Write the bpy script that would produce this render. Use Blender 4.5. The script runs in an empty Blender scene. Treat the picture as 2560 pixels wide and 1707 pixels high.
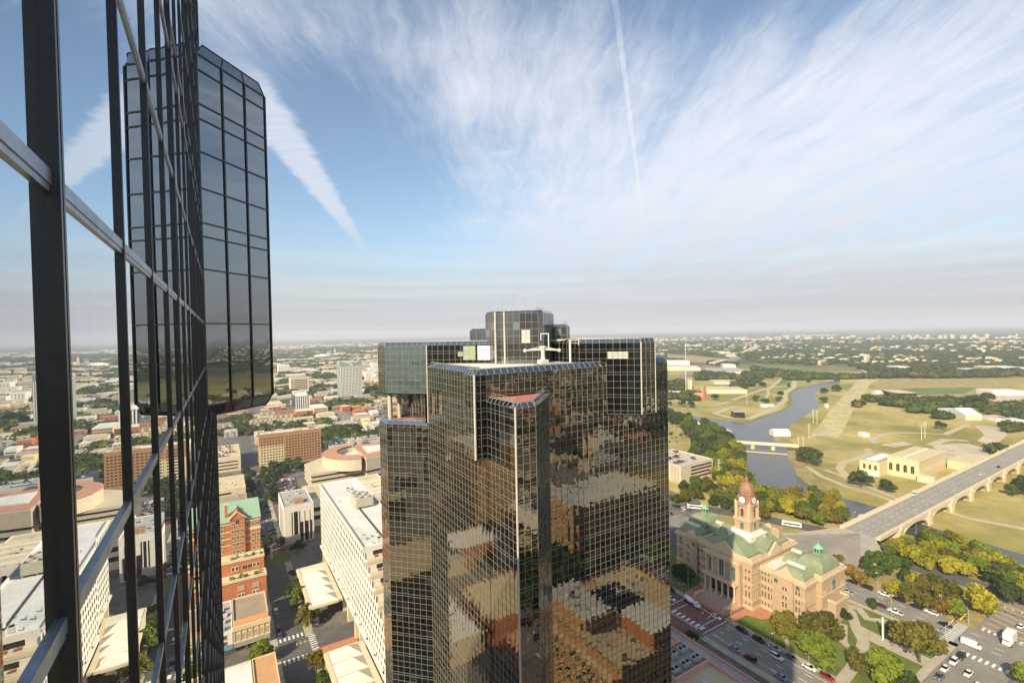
import bpy, bmesh, math, random
import numpy as np
from mathutils import Vector, Matrix
random.seed(7); RNG = np.random.default_rng(7)
C = bpy.context.scene.collection
SC = bpy.context.scene
R = math.radians
# World frame: +Y and +X follow the street grid, metres, ground at z = 0.
CAM_H = 140.0; HEAD = R(31.5); PITCH = R(1.05); ROLL = R(1.117); FPX = 1186.4
FW = Vector((math.sin(HEAD)*math.cos(PITCH), math.cos(HEAD)*math.cos(PITCH), -math.sin(PITCH)))
RT0 = Vector((math.cos(HEAD), -math.sin(HEAD), 0)); UP0 = RT0.cross(FW)
RT = math.cos(ROLL)*RT0 - math.sin(ROLL)*UP0; UP = math.cos(ROLL)*UP0 + math.sin(ROLL)*RT0
# ---------------------------------------------------------------- camera
cd = bpy.data.cameras.new('camera'); cam = bpy.data.objects.new('camera', cd); C.objects.link(cam)
cd.sensor_width = 36; cd.lens = 36*FPX/2560; cd.clip_start = 0.05; cd.clip_end = 90000
m = Matrix((RT, UP, -FW)).transposed().to_4x4(); m.translation = (0, 0, CAM_H); cam.matrix_world = m
SC.camera = cam
# ---------------------------------------------------------------- light
SUN_AZ = R(62.0); SUN_EL = R(33.0)          # heading the shadows run to, height of the sun
tosun = Vector((-math.sin(SUN_AZ)*math.cos(SUN_EL), -math.cos(SUN_AZ)*math.cos(SUN_EL), math.sin(SUN_EL)))
sd = bpy.data.lights.new('sun', 'SUN'); sd.energy = 4.3; sd.angle = R(0.53); sd.color = (1.0, 0.86, 0.62)
sun = bpy.data.objects.new('sun', sd); C.objects.link(sun); sun.rotation_euler = tosun.to_track_quat('Z', 'Y').to_euler()
SC.view_settings.view_transform = 'Standard'; SC.view_settings.look = 'None'
SC.view_settings.exposure = 0.86; SC.view_settings.gamma = 1.0
SC.render.engine = 'CYCLES'
cy = SC.cycles
cy.use_denoising = True
try: cy.denoiser = 'OPENIMAGEDENOISE'
except Exception: pass
cy.max_bounces = 6; cy.diffuse_bounces = 2; cy.glossy_bounces = 4; cy.transmission_bounces = 2; cy.volume_bounces = 0
cy.transparent_max_bounces = 4; cy.caustics_reflective = False; cy.caustics_refractive = False
cy.sample_clamp_indirect = 4.0; cy.use_adaptive_sampling = True; cy.adaptive_threshold = 0.02

class NT:
    """small node-tree writer"""
    def __init__(s, tree): s.t = tree; s.n = tree.nodes; s.l = tree.links; s.n.clear()
    def node(s, typ, **kw):
        n = s.n.new(typ)
        for k, v in kw.items():
            if k.startswith('i_'): n.inputs[k[2:].replace('_', ' ')].default_value = v
            else: setattr(n, k, v)
        return n
    def con(s, a, b): s.l.new(a, b)
    def val(s, x, sock):
        if isinstance(x, (int, float)): sock.default_value = x
        elif isinstance(x, (tuple, list)): sock.default_value = x
        else: s.l.new(x, sock)
    def m(s, op, a, b=None, c=None, clamp=False):
        n = s.n.new('ShaderNodeMath'); n.operation = op; n.use_clamp = clamp
        s.val(a, n.inputs[0])
        if b is not None: s.val(b, n.inputs[1])
        if c is not None: s.val(c, n.inputs[2])
        return n.outputs[0]
    def v(s, op, a, b=None, scale=None):
        n = s.n.new('ShaderNodeVectorMath'); n.operation = op
        s.val(a, n.inputs[0])
        if b is not None: s.val(b, n.inputs[1])
        if scale is not None: s.val(scale, n.inputs['Scale'])
        return n.outputs[1] if op in ('DOT_PRODUCT', 'LENGTH') else n.outputs[0]
    def mix(s, f, a, b):
        n = s.n.new('ShaderNodeMix'); n.data_type = 'RGBA'; n.clamp_factor = True
        s.val(f, n.inputs[0]); s.val(a, n.inputs[6]); s.val(b, n.inputs[7]); return n.outputs[2]
    def noise(s, vec, scale, detail=3, rough=.55, dist=0.0, color=False):
        n = s.n.new('ShaderNodeTexNoise'); s.val(vec, n.inputs['Vector'])
        n.inputs['Scale'].default_value = scale; n.inputs['Detail'].default_value = detail
        n.inputs['Roughness'].default_value = rough; n.inputs['Distortion'].default_value = dist
        return n.outputs['Color'] if color else n.outputs['Fac']
    def ramp(s, f, lo, hi, a=0.0, b=1.0):
        n = s.n.new('ShaderNodeMapRange'); n.interpolation_type = 'SMOOTHSTEP'
        s.val(f, n.inputs[0]); s.val(lo, n.inputs[1]); s.val(hi, n.inputs[2]); s.val(a, n.inputs[3]); s.val(b, n.inputs[4])
        return n.outputs[0]
    def xyz(s, vec):
        n = s.n.new('ShaderNodeSeparateXYZ'); s.l.new(vec, n.inputs[0]); return n.outputs
    def comb(s, x, y, z):
        n = s.n.new('ShaderNodeCombineXYZ'); s.val(x, n.inputs[0]); s.val(y, n.inputs[1]); s.val(z, n.inputs[2]); return n.outputs[0]

# ---------------------------------------------------------------- sky with high cloud and two contrails
w = bpy.data.worlds.new('World'); SC.world = w; w.use_nodes = True
t = NT(w.node_tree)
sky = t.node('ShaderNodeTexSky', sky_type='NISHITA', sun_disc=False, sun_elevation=SUN_EL, sun_rotation=R(242), altitude=200, air_density=1.0, dust_density=1.6, ozone_density=1.6)
dirv = t.node('ShaderNodeTexCoord').outputs['Generated']
x, y, z = t.xyz(dirv)
az_u = t.v('DOT_PRODUCT', dirv, tuple(Vector((math.sin(HEAD), math.cos(HEAD), 0))))   # along the view heading
az_r = t.v('DOT_PRODUCT', dirv, tuple(Vector((math.cos(HEAD), -math.sin(HEAD), 0))))  # across it
zz = t.m('ADD', t.m('MAXIMUM', z, 0.0), 0.045)
px = t.m('DIVIDE', az_r, zz); py = t.m('DIVIDE', az_u, zz)        # a cloud sheet high above the plain
P = t.comb(px, py, 0.0)
def rot(vec, deg, sx, sy):
    n = t.node('ShaderNodeMapping', vector_type='POINT'); t.con(vec, n.inputs[0])
    n.inputs['Rotation'].default_value = (0, 0, R(deg)); n.inputs['Scale'].default_value = (sx, sy, 1); return n.outputs[0]
warp = t.v('SCALE', t.v('SUBTRACT', t.noise(P, .8, 5, .6, color=True), (.5, .5, .5)), scale=.42)
Pw = t.v('ADD', P, warp)
streak = t.noise(rot(Pw, 30, 2.6, .34), 1.1, 9, .68)
wisp = t.noise(rot(Pw, -38, 3.4, .45), 1.5, 9, .70)
puff = t.noise(Pw, 2.6, 7, .6)
big = t.noise(P, .33, 2, .5)
el = t.m('ARCTANGENT', t.m('DIVIDE', z, t.m('SQRT', t.m('ADD', t.m('MULTIPLY', x, x), t.m('MULTIPLY', y, y)))))
theta = t.m('ARCTAN2', az_r, az_u)                                  # 0 ahead, + to the right
# broad veil to the right and overhead, thinner over the left where the blue shows
def blob(cx, cy, sx, sy, amp):
    a = t.m('DIVIDE', t.m('SUBTRACT', theta, cx), sx); b_ = t.m('DIVIDE', t.m('SUBTRACT', el, cy), sy)
    return t.m('MULTIPLY', t.m('EXPONENT', t.m('MULTIPLY', t.m('ADD', t.m('MULTIPLY', a, a), t.m('MULTIPLY', b_, b_)), -1.0)), amp)
veil = t.m('ADD', blob(.42, .24, .60, .19, .40), blob(-.02, .50, .30, .13, .24))
veil = t.m('ADD', veil, blob(-.62, .62, .30, .17, .26))
veil = t.m('ADD', veil, blob(.75, .40, .40, .12, .16))
veil = t.m('SUBTRACT', veil, blob(-.30, .24, .22, .18, .34))
veil = t.m('SUBTRACT', veil, blob(.42, .57, .22, .06, .12))
veil = t.m('SUBTRACT', veil, blob(-.42, .42, .16, .08, .14))
dens = t.m('ADD', t.m('MULTIPLY', streak, .62), t.m('MULTIPLY', wisp, .50))
dens = t.m('ADD', dens, t.m('MULTIPLY', puff, .30))
dens = t.m('ADD', dens, t.m('MULTIPLY', t.m('SUBTRACT', big, .5), .25))
dens = t.m('ADD', dens, veil)
fine = t.noise(rot(Pw, 22, 7.0, 1.1), 2.2, 8, .7)
dens = t.m('ADD', dens, t.m('MULTIPLY', t.m('SUBTRACT', fine, .5), .30))
mask = t.ramp(dens, .60, 1.24, 0.0, .93)
bright_puff = t.m('MULTIPLY', blob(-.005, .40, .07, .06, 1.0), t.ramp(puff, .42, .62))
mask = t.m('MAXIMUM', mask, t.m('MULTIPLY', bright_puff, .97))
def contrail(p0, p1, w0, w1, amp, rag):
    """a straight trail on the cloud sheet from image direction p0 to p1 (photo pixels), widths in sheet units"""
    q = []
    for (sx, sy) in (p0, p1):
        d = FW + RT*((sx-1280)/FPX) - UP*((sy-853.5)/FPX); d.normalize()
        zc = d.z + .045
        q.append((d.dot(RT0)/zc, d.dot(Vector((math.sin(HEAD), math.cos(HEAD), 0)))/zc))
    (ax, ay), (bx, by) = q; L = math.hypot(bx-ax, by-ay); ux, uy = (bx-ax)/L, (by-ay)/L
    dx = t.m('SUBTRACT', px, ax); dy = t.m('SUBTRACT', py, ay)
    s = t.m('ADD', t.m('MULTIPLY', dx, ux), t.m('MULTIPLY', dy, uy))
    n_ = t.m('SUBTRACT', t.m('MULTIPLY', dx, uy), t.m('MULTIPLY', dy, ux))
    fr = t.m('DIVIDE', s, L)
    wob = t.m('MULTIPLY', t.m('SUBTRACT', t.noise(P, rag, 5, .65), .5), w0*.7)
    n_ = t.m('ABSOLUTE', t.m('ADD', n_, wob))
    wid = t.ramp(fr, 0.0, 1.0, w0, w1)
    prof = t.m('SUBTRACT', 1.0, t.ramp(t.m('DIVIDE', n_, wid), .45, 1.0))
    along = t.m('MULTIPLY', t.ramp(fr, -.16, .02), t.m('SUBTRACT', 1.0, t.ramp(fr, .35, 1.02)))
    return t.m('MULTIPLY', t.m('MULTIPLY', prof, along), amp)
c1 = contrail((640, 250), (935, 655), .125, .032, .66, 8.0)
rib = t.m('ADD', .66, t.m('MULTIPLY', t.noise(rot(P, 0, 1.2, 13), 2.4, 3, .5), .55))
mask = t.m('MAXIMUM', mask, t.m('MULTIPLY', c1, rib))
c2 = contrail((1540, 20), (1622, 660), .012, .010, .22, 26.0)
mask = t.m('MAXIMUM', mask, t.m('MULTIPLY', t.m('ADD', mask, c2), t.ramp(c2, 0.0, .05)))
mask = t.m('MINIMUM', mask, .97)
# blue of the clear sky, and the hazy band low over the plain
gam = t.node('ShaderNodeHueSaturation'); gam.inputs['Saturation'].default_value = .92; gam.inputs['Value'].default_value = 1.08
t.con(t.v('MULTIPLY', sky.outputs[0], (.95, 1.035, 1.02)), gam.inputs['Color'])
cloudc = t.mix(t.ramp(el, .0, .35), (4.6, 4.55, 4.8, 1), (5.6, 5.8, 6.3, 1))
col = t.mix(mask, gam.outputs[0], cloudc)
band = t.m('SUBTRACT', 1.0, t.ramp(el, .01, .26))
lay = t.noise(t.comb(t.m('MULTIPLY', theta, .8), t.m('MULTIPLY', el, 34.0), 0.0), 1.3, 3, .5)
bandc = t.mix(t.ramp(lay, .22, .82), (3.15, 3.15, 3.45, 1), (4.55, 4.45, 4.6, 1))
col = t.mix(t.m('MULTIPLY', t.m('POWER', band, 1.3), .93), col, bandc)
bg = t.node('ShaderNodeBackground'); t.con(col, bg.inputs[0]); bg.inputs[1].default_value = 0.088
out = t.node('ShaderNodeOutputWorld'); t.con(bg.outputs[0], out.inputs[0])

# ---------------------------------------------------------------- materials
MATS = {}
def mat(name, col, rough=.85, var=.18, scale=.25, metal=0.0, spec=.3, stain=0.0, coord='pos'):
    """procedural surface: base colour with broad and fine variation"""
    if name in MATS: return MATS[name]
    m_ = bpy.data.materials.new(name); m_.use_nodes = True; t = NT(m_.node_tree)
    pos = t.node('ShaderNodeNewGeometry').outputs['Position'] if coord == 'pos' else t.node('ShaderNodeTexCoord').outputs['Object']
    n1 = t.noise(pos, scale, 4, .6); n2 = t.noise(pos, scale*9, 2, .5)
    f = t.m('ADD', t.m('MULTIPLY', n1, .65), t.m('MULTIPLY', n2, .35))
    lo = tuple(c*(1-var) for c in col)+(1,); hi = tuple(min(1, c*(1+var)) for c in col)+(1,)
    c_ = t.mix(t.ramp(f, .3, .7), lo, hi)
    if stain:
        s_ = t.noise(pos, scale*.45, 5, .7, 1.0)
        c_ = t.mix(t.m('MULTIPLY', t.ramp(s_, .52, .72), stain), c_, tuple(c*.45 for c in col)+(1,))
    b = t.node('ShaderNodeBsdfPrincipled'); t.con(c_, b.inputs['Base Color'])
    b.inputs['Roughness'].default_value = rough; b.inputs['Metallic'].default_value = metal
    b.inputs['Specular IOR Level'].default_value = spec
    o = t.node('ShaderNodeOutputMaterial'); t.con(b.outputs[0], o.inputs[0])
    MATS[name] = m_; return m_
def brick(name, col, mortar, sc=1.0, msz=.02):
    if name in MATS: return MATS[name]
    m_ = bpy.data.materials.new(name); m_.use_nodes = True; t = NT(m_.node_tree)
    g = t.node('ShaderNodeNewGeometry'); x_, y_, z_ = t.xyz(g.outputs['Position'])
    uvv = t.comb(t.m('ADD', x_, y_), z_, 0)
    bt = t.node('ShaderNodeTexBrick'); t.con(uvv, bt.inputs['Vector'])
    bt.inputs['Color1'].default_value = tuple(c*.82 for c in col)+(1,); bt.inputs['Color2'].default_value = tuple(c*1.12 for c in col)+(1,)
    bt.inputs['Mortar'].default_value = mortar+(1,); bt.inputs['Scale'].default_value = 1.6*sc; bt.inputs['Mortar Size'].default_value = msz
    n = t.noise(g.outputs['Position'], .15, 4, .6)
    c_ = t.mix(t.m('MULTIPLY', t.ramp(n, .4, .7), .28), bt.outputs[0], tuple(c*.55 for c in col)+(1,))
    b = t.node('ShaderNodeBsdfPrincipled'); t.con(c_, b.inputs['Base Color']); b.inputs['Roughness'].default_value = .9
    b.inputs['Specular IOR Level'].default_value = .2
    o = t.node('ShaderNodeOutputMaterial'); t.con(b.outputs[0], o.inputs[0]); MATS[name] = m_; return m_
def mirror_glass(name, f0, f90, tint, warp, wav=.0015, body=(.004, .005, .005), power=3.0, vary=.7, dust=0.0):
    """coated curtain-wall glass: every pane (one UV cell) is slightly bowed and tilted, so what it mirrors breaks up"""
    m_ = bpy.data.materials.new(name); m_.use_nodes = True; t = NT(m_.node_tree)
    uv = t.node('ShaderNodeTexCoord').outputs['UV']; g = t.node('ShaderNodeNewGeometry')
    cell = t.v('FLOOR', uv); fr = t.v('SUBTRACT', t.v('FRACTION', uv), (.5, .5, .5))
    wn = t.node('ShaderNodeTexWhiteNoise', noise_dimensions='3D')
    gp_ = t.v('SNAP', g.outputs['Normal'], (.3, .3, .3)); t.con(t.v('ADD', cell, gp_), wn.inputs['Vector'])
    r1, r2, r3 = t.xyz(wn.outputs['Color']); fx, fy, _ = t.xyz(fr)
    ux_, uy_, _ = t.xyz(uv)
    n_col = t.v('SUBTRACT', t.noise(t.v('ADD', t.v('MULTIPLY', uv, (1.25, .6, 0)), t.v('SCALE', wn.outputs['Color'], scale=2.5)), 1.0, 2, .5, color=True), (.5, .5, .5))
    nx, ny, _ = t.xyz(n_col)
    sx = t.m('ADD', t.m('MULTIPLY', fx, t.m('MULTIPLY', t.m('ADD', r1, .25), warp)), t.m('MULTIPLY', t.m('SUBTRACT', r2, .5), warp*.35))
    sy = t.m('ADD', t.m('MULTIPLY', fy, t.m('MULTIPLY', t.m('SUBTRACT', r3, .3), warp*.6)), t.m('MULTIPLY', t.m('SUBTRACT', r1, .5), warp*.22))
    sx = t.m('ADD', sx, t.m('MULTIPLY', nx, wav)); sy = t.m('ADD', sy, t.m('MULTIPLY', ny, wav))
    N = g.outputs['Normal']; T = t.v('NORMALIZE', t.v('CROSS_PRODUCT', N, (0, 0, 1))); B = t.v('CROSS_PRODUCT', T, N)
    Nn = t.v('NORMALIZE', t.v('ADD', t.v('ADD', N, t.v('SCALE', T, scale=sx)), t.v('SCALE', B, scale=sy)))
    gl = t.node('ShaderNodeBsdfGlossy'); gl.inputs['Roughness'].default_value = 0.0; gl.inputs['Color'].default_value = tint+(1,)
    t.con(Nn, gl.inputs['Normal'])
    df = t.node('ShaderNodeBsdfDiffuse')
    c_ = t.mix(t.m('MULTIPLY', t.ramp(r3, .80, 1.0), vary), body+(1,), tuple(min(1, b_*5+.006) for b_ in body)+(1,))
    t.con(c_, df.inputs[0])
    lw = t.node('ShaderNodeLayerWeight', i_Blend=.5); fac = t.m('POWER', lw.outputs['Facing'], power)
    fac = t.m('ADD', f0, t.m('MULTIPLY', fac, f90-f0), clamp=True)
    if dust:
        pd = t.v('MULTIPLY', g.outputs['Position'], (1, 2.2, .35)); dn = t.ramp(t.noise(pd, 2.2, 6, .7), .42, .78)
        fac = t.m('MULTIPLY', fac, t.m('SUBTRACT', 1.0, t.m('MULTIPLY', dn, dust))); t.con(t.mix(dn, c_, (.16, .16, .15, 1)), df.inputs[0])
    mx = t.node('ShaderNodeMixShader'); t.con(fac, mx.inputs[0]); t.con(df.outputs[0], mx.inputs[1]); t.con(gl.outputs[0], mx.inputs[2])
    o = t.node('ShaderNodeOutputMaterial'); t.con(mx.outputs[0], o.inputs[0]); MATS[name] = m_; return m_

# ---------------------------------------------------------------- mesh writer
ORG = {}                                    # world origin of every parent
class MB:
    def __init__(s): s.v = []; s.f = []; s.mi = []; s.uv = {}; s.cur = 0
    def quad(s, *p, uv=None):
        i = len(s.v); s.v += [tuple(q) for q in p]; s.f.append(tuple(range(i, i+len(p)))); s.mi.append(s.cur)
        if uv: s.uv[len(s.f)-1] = uv
        return s
    def add(s, vs, fs):
        i = len(s.v); s.v += [tuple(q) for q in vs]
        for f in fs: s.f.append(tuple(i+k for k in f)); s.mi.append(s.cur)
        return s
    def box(s, x0, x1, y0, y1, z0, z1):
        return s.add([(x0,y0,z0),(x1,y0,z0),(x1,y1,z0),(x0,y1,z0),(x0,y0,z1),(x1,y0,z1),(x1,y1,z1),(x0,y1,z1)],
                     [(0,3,2,1),(4,5,6,7),(0,1,5,4),(1,2,6,5),(2,3,7,6),(3,0,4,7)])
    def obox(s, p0, p1, w, z0, z1, out=0.0):
        """box along p0->p1 of width w, pushed 'out' to its right-hand side"""
        dx, dy = p1[0]-p0[0], p1[1]-p0[1]; L = math.hypot(dx, dy) or 1; nx, ny = dy/L, -dx/L
        a = (out-w/2); b = (out+w/2)
        c = [(p0[0]+nx*a, p0[1]+ny*a), (p1[0]+nx*a, p1[1]+ny*a), (p1[0]+nx*b, p1[1]+ny*b), (p0[0]+nx*b, p0[1]+ny*b)]
        return s.prism(c, z0, z1)
    def prism(s, poly, z0, z1, top=True, bot=True, poly2=None):
        n = len(poly); p2 = poly2 or poly
        ar = sum(poly[i][0]*poly[(i+1) % n][1]-poly[(i+1) % n][0]*poly[i][1] for i in range(n))
        if ar < 0: poly = poly[::-1]; p2 = p2[::-1]
        vs = [(p[0], p[1], z0) for p in poly]+[(p[0], p[1], z1) for p in p2]
        fs = [(i, (i+1) % n, n+(i+1) % n, n+i) for i in range(n)]
        if top: fs.append(tuple(range(n, 2*n)))
        if bot: fs.append(tuple(range(n-1, -1, -1)))
        return s.add(vs, fs)
    def lathe(s, cx, cy, prof, n=16, a0=0.0, sx=1.0, sy=1.0):
        vs = []; fs = []
        for (r, z) in prof:
            for k in range(n):
                a = a0+2*math.pi*k/n; vs.append((cx+r*sx*math.cos(a), cy+r*sy*math.sin(a), z))
        for j in range(len(prof)-1):
            for k in range(n): fs.append((j*n+k, j*n+(k+1) % n, (j+1)*n+(k+1) % n, (j+1)*n+k))
        fs.append(tuple(range((len(prof)-1)*n, len(prof)*n))); fs.append(tuple(range(n-1, -1, -1)))
        return s.add(vs, fs)
    def tube(s, p0, p1, r, n=6, r1=None):
        a = Vector(p0); b = Vector(p1); d = (b-a).normalized(); u = d.orthogonal().normalized(); w_ = d.cross(u); r1 = r if r1 is None else r1
        vs = [a+(u*math.cos(6.28318*k/n)+w_*math.sin(6.28318*k/n))*r for k in range(n)]+[b+(u*math.cos(6.28318*k/n)+w_*math.sin(6.28318*k/n))*r1 for k in range(n)]
        return s.add(vs, [(k, (k+1) % n, n+(k+1) % n, n+k) for k in range(n)]+[tuple(range(n, 2*n)), tuple(range(n-1, -1, -1))])
    def mesh(s, name, mats, org=(0, 0, 0), smooth=False):
        me = bpy.data.meshes.new(name)
        ox, oy, oz = org; me.from_pydata([(a-ox, b-oy, c-oz) for a, b, c in s.v], [], s.f)
        for m_ in (mats if isinstance(mats, (list, tuple)) else [mats]): me.materials.append(m_)
        if any(s.mi): me.polygons.foreach_set('material_index', s.mi)
        if s.uv:
            l = me.uv_layers.new(name='UVMap'); d = l.data
            for fi, u in s.uv.items():
                ls = me.polygons[fi].loop_start
                for k, q in enumerate(u): d[ls+k].uv = q
        if smooth: me.polygons.foreach_set('use_smooth', [True]*len(s.f))
        me.update(); return me
    def build(s, name, mats, parent=None, smooth=False):
        org = ORG.get(parent, (0, 0, 0)) if parent else (0, 0, 0)
        o = bpy.data.objects.new(name, s.mesh(name, mats, org, smooth)); C.objects.link(o)
        if parent: o.parent = parent; ORG[o] = org
        return o
def tag(o, label=None, cat=None, group=None, kind=None):
    if label: o['label'] = label
    if cat: o['category'] = cat
    if group: o['group'] = group
    if kind: o['kind'] = kind
    return o
def thing(name, label, cat, loc=(0, 0, 0), group=None):
    o = bpy.data.objects.new(name, None); o.empty_display_size = 1; C.objects.link(o); o.location = loc; ORG[o] = tuple(loc)
    return tag(o, label, cat, group)
def struct(name, mb, m_): return tag(mb.build(name, m_), kind='structure')
def copy_tree(root, loc, rz=0.0, label=None, group=None, scale=None):
    r = root.copy(); C.objects.link(r); r.location = loc; r.rotation_euler = (0, 0, rz)
    if scale: r.scale = scale if isinstance(scale, tuple) else (scale,)*3
    if label: r['label'] = label
    if group: r['group'] = group
    for ch in KIDS.get(root, []):
        c = ch.copy(); C.objects.link(c); c.parent = r
        for g_ in KIDS.get(ch, []):
            d = g_.copy(); C.objects.link(d); d.parent = c
    return r
KIDS = {}
def remember(root):
    KIDS[root] = list(root.children)
    for ch in root.children: KIDS[ch] = list(ch.children)
    return root
# survey of the ground: a point of the photograph (zoomed crop: x0, y0, scale) on the plane z
ZOOM = {'A':(520,800,3.485),'B':(520,1230,3.2875),'C':(1640,780,3.137),'D':(2060,780,3.136),'E':(1660,1180,2.976),'F':(2060,1240,3.358),'G':(640,820,6.029),'H':(1640,1380,4.796),'N':(1640,780,2.5565),'S':(0,0,1)}
def gp(k, zx, zy, z=0.0):
    a = ZOOM[k]; sx = a[0]+zx/a[2]; sy = a[1]+zy/a[2]
    d = FW + RT*((sx-1280)/FPX) - UP*((sy-853.5)/FPX); q = (z-CAM_H)/d.z
    return (d.x*q, d.y*q)
def inpoly(x, y, poly):
    c = False; j = len(poly)-1
    for i in range(len(poly)):
        xi, yi = poly[i]; xj, yj = poly[j]
        if (yi > y) != (yj > y) and x < (xj-xi)*(y-yi)/(yj-yi)+xi: c = not c
        j = i
    return c
def sheet(name, poly, z, m_):
    mb = MB(); n = len(poly); ar = sum(poly[i][0]*poly[(i+1) % n][1]-poly[(i+1) % n][0]*poly[i][1] for i in range(n))
    if ar < 0: poly = poly[::-1]
    mb.quad(*[(p[0], p[1], z) for p in poly]); return struct(name, mb, m_)
def strip_pts(pts, w_):
    L = []; Rr = []
    for i, p in enumerate(pts):
        a = pts[max(0, i-1)]; b = pts[min(len(pts)-1, i+1)]; dx, dy = b[0]-a[0], b[1]-a[1]; l = math.hypot(dx, dy) or 1
        L.append((p[0]-dy/l*w_/2, p[1]+dx/l*w_/2)); Rr.append((p[0]+dy/l*w_/2, p[1]-dx/l*w_/2))
    return L, Rr
def strip(mb, pts, w_, z):
    L, Rr = strip_pts(pts, w_)
    for i in range(len(pts)-1): mb.quad((*Rr[i], z), (*Rr[i+1], z), (*L[i+1], z), (*L[i], z))
    return mb
ORD = ['first','second','third','fourth','fifth','sixth','seventh','eighth','ninth','tenth','eleventh','twelfth','thirteenth','fourteenth','fifteenth','sixteenth','seventeenth','eighteenth','nineteenth','twentieth']
def ordn(i):
    if i < 20: return ORD[i]
    t_, u_ = divmod(i+1, 10); w_ = ['', '', 'twent', 'thirt', 'fort', 'fift', 'sixt', 'sevent', 'eight', 'ninet'][min(t_, 9)]
    return w_+'ieth' if u_ == 0 else w_+'y-'+ORD[u_-1]
# ================================================================ glass towers
G_DARK = mirror_glass('mirror_glass_dark', .205, .95, (.92, .86, .73), .026, .022, power=2.8)
G_DARKREFL = mirror_glass('mirror_glass_dark_reflection', .05, .9, (.9, .92, .95), .010, .012, power=4.0, vary=.3)  # same tower glass with dark reflections put in by lowered reflectance
G_TEAL = mirror_glass('mirror_glass_teal', .26, .95, (.80, .92, .90), .004, .008, body=(.052, .074, .078), vary=.03)
M_TRIM = mat('corner_trim_pale', (.44, .41, .34), .5, .1, .5)
G_ROOF = mirror_glass('mirror_glass_cap', .38, .98, (.75, .88, 1.0), .003, .002)
G_WALL = mirror_glass('mirror_glass_wall', .42, 1.0, (.93, .97, 1.0), .0035, .0030, power=1.6, dust=.035)
G_BAY = mirror_glass('mirror_glass_bay', .24, .92, (.93, .97, .97), .010, .020, body=(.010, .013, .014), power=2.2)
M_BEIGE = mat('mullion_beige', (.235, .215, .175), .55, .12, .3, spec=.5)
M_BRONZE = mat('mullion_bronze', (.035, .032, .028), .35, .3, 3.0, spec=.6, stain=.4)
M_SILVER = mat('transom_aluminium', (.36, .38, .42), .38, .25, 4.0, metal=.55, stain=.5)
M_ROOFW = mat('roof_white_membrane', (.60, .58, .54), .9, .12, .08, stain=.35)
M_ROOFT = mat('roof_tan_gravel', (.36, .30, .22), .95, .2, .1, stain=.3)
M_REDT = mat('terrace_red_paving', (.42, .14, .12), .85, .15, .4)
M_COL = mat('column_stone', (.42, .40, .30), .8, .1, .3)
M_PIPE = mat('rail_grey_metal', (.35, .34, .31), .5, .1, 1)
M_MACH = mat('machine_white_paint', (.52, .50, .45), .5, .1, 1, stain=.2)
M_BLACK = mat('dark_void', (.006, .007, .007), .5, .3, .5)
M_WHITEP = mat('white_panel', (.80, .78, .80), .7, .03, .5)
M_GREENP = mat('louvre_green_panel', (.24, .30, .19), .7, .12, 1.2)
M_GREYP = mat('louvre_grey_panel', (.42, .41, .37), .6, .12, 1.5)

def levels(z0, z1, base=130.1, per=5.13, sh=.62):
    """heights of the glazing bars: one short light and three tall ones, repeating"""
    out = []; k = math.floor((z0-base)/per)-1; t3 = (per-sh)/3
    while True:
        b0 = base+k*per
        for q in (b0, b0+sh, b0+sh+t3, b0+sh+2*t3):
            if z0+.25 < q < z1-.25: out.append(q)
        if b0 > z1: break
        k += 1
    return [z0]+sorted(out)+[z1]
def facade(gl, mu, p0, p1, z0, z1, pw, lv=None, bw=.052, bd=.05, hw=.044, skip=(), ends=True, mb_h=None):
    """glass face p0->p1 (outside to the right of the walk) with its bars; gl, mu: the meshes that take glass and bars"""
    dx, dy = p1[0]-p0[0], p1[1]-p0[1]; L = math.hypot(dx, dy); n = max(1, round(L/pw)); ux, uy = dx/L, dy/L
    lv = lv or levels(z0, z1)
    nx, ny = uy, -ux
    for j in range(len(lv)-1):
        a, b = lv[j], lv[j+1]
        gl.quad((p0[0], p0[1], a), (p1[0], p1[1], a), (p1[0], p1[1], b), (p0[0], p0[1], b), uv=[(0, j), (n, j), (n, j+1), (0, j+1)])
    for k in range(n+1):
        if k in skip or (not ends and k in (0, n)): continue
        c = (p0[0]+ux*L*k/n, p0[1]+uy*L*k/n)
        mu.obox((c[0]-ux*bw/2, c[1]-uy*bw/2), (c[0]+ux*bw/2, c[1]+uy*bw/2), bd, z0, z1, bd/2)
    mh = mb_h or mu
    for zc in lv:
        mh.obox(p0, p1, bd*.8, zc-hw/2, zc+hw/2, bd*.4)
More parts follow.
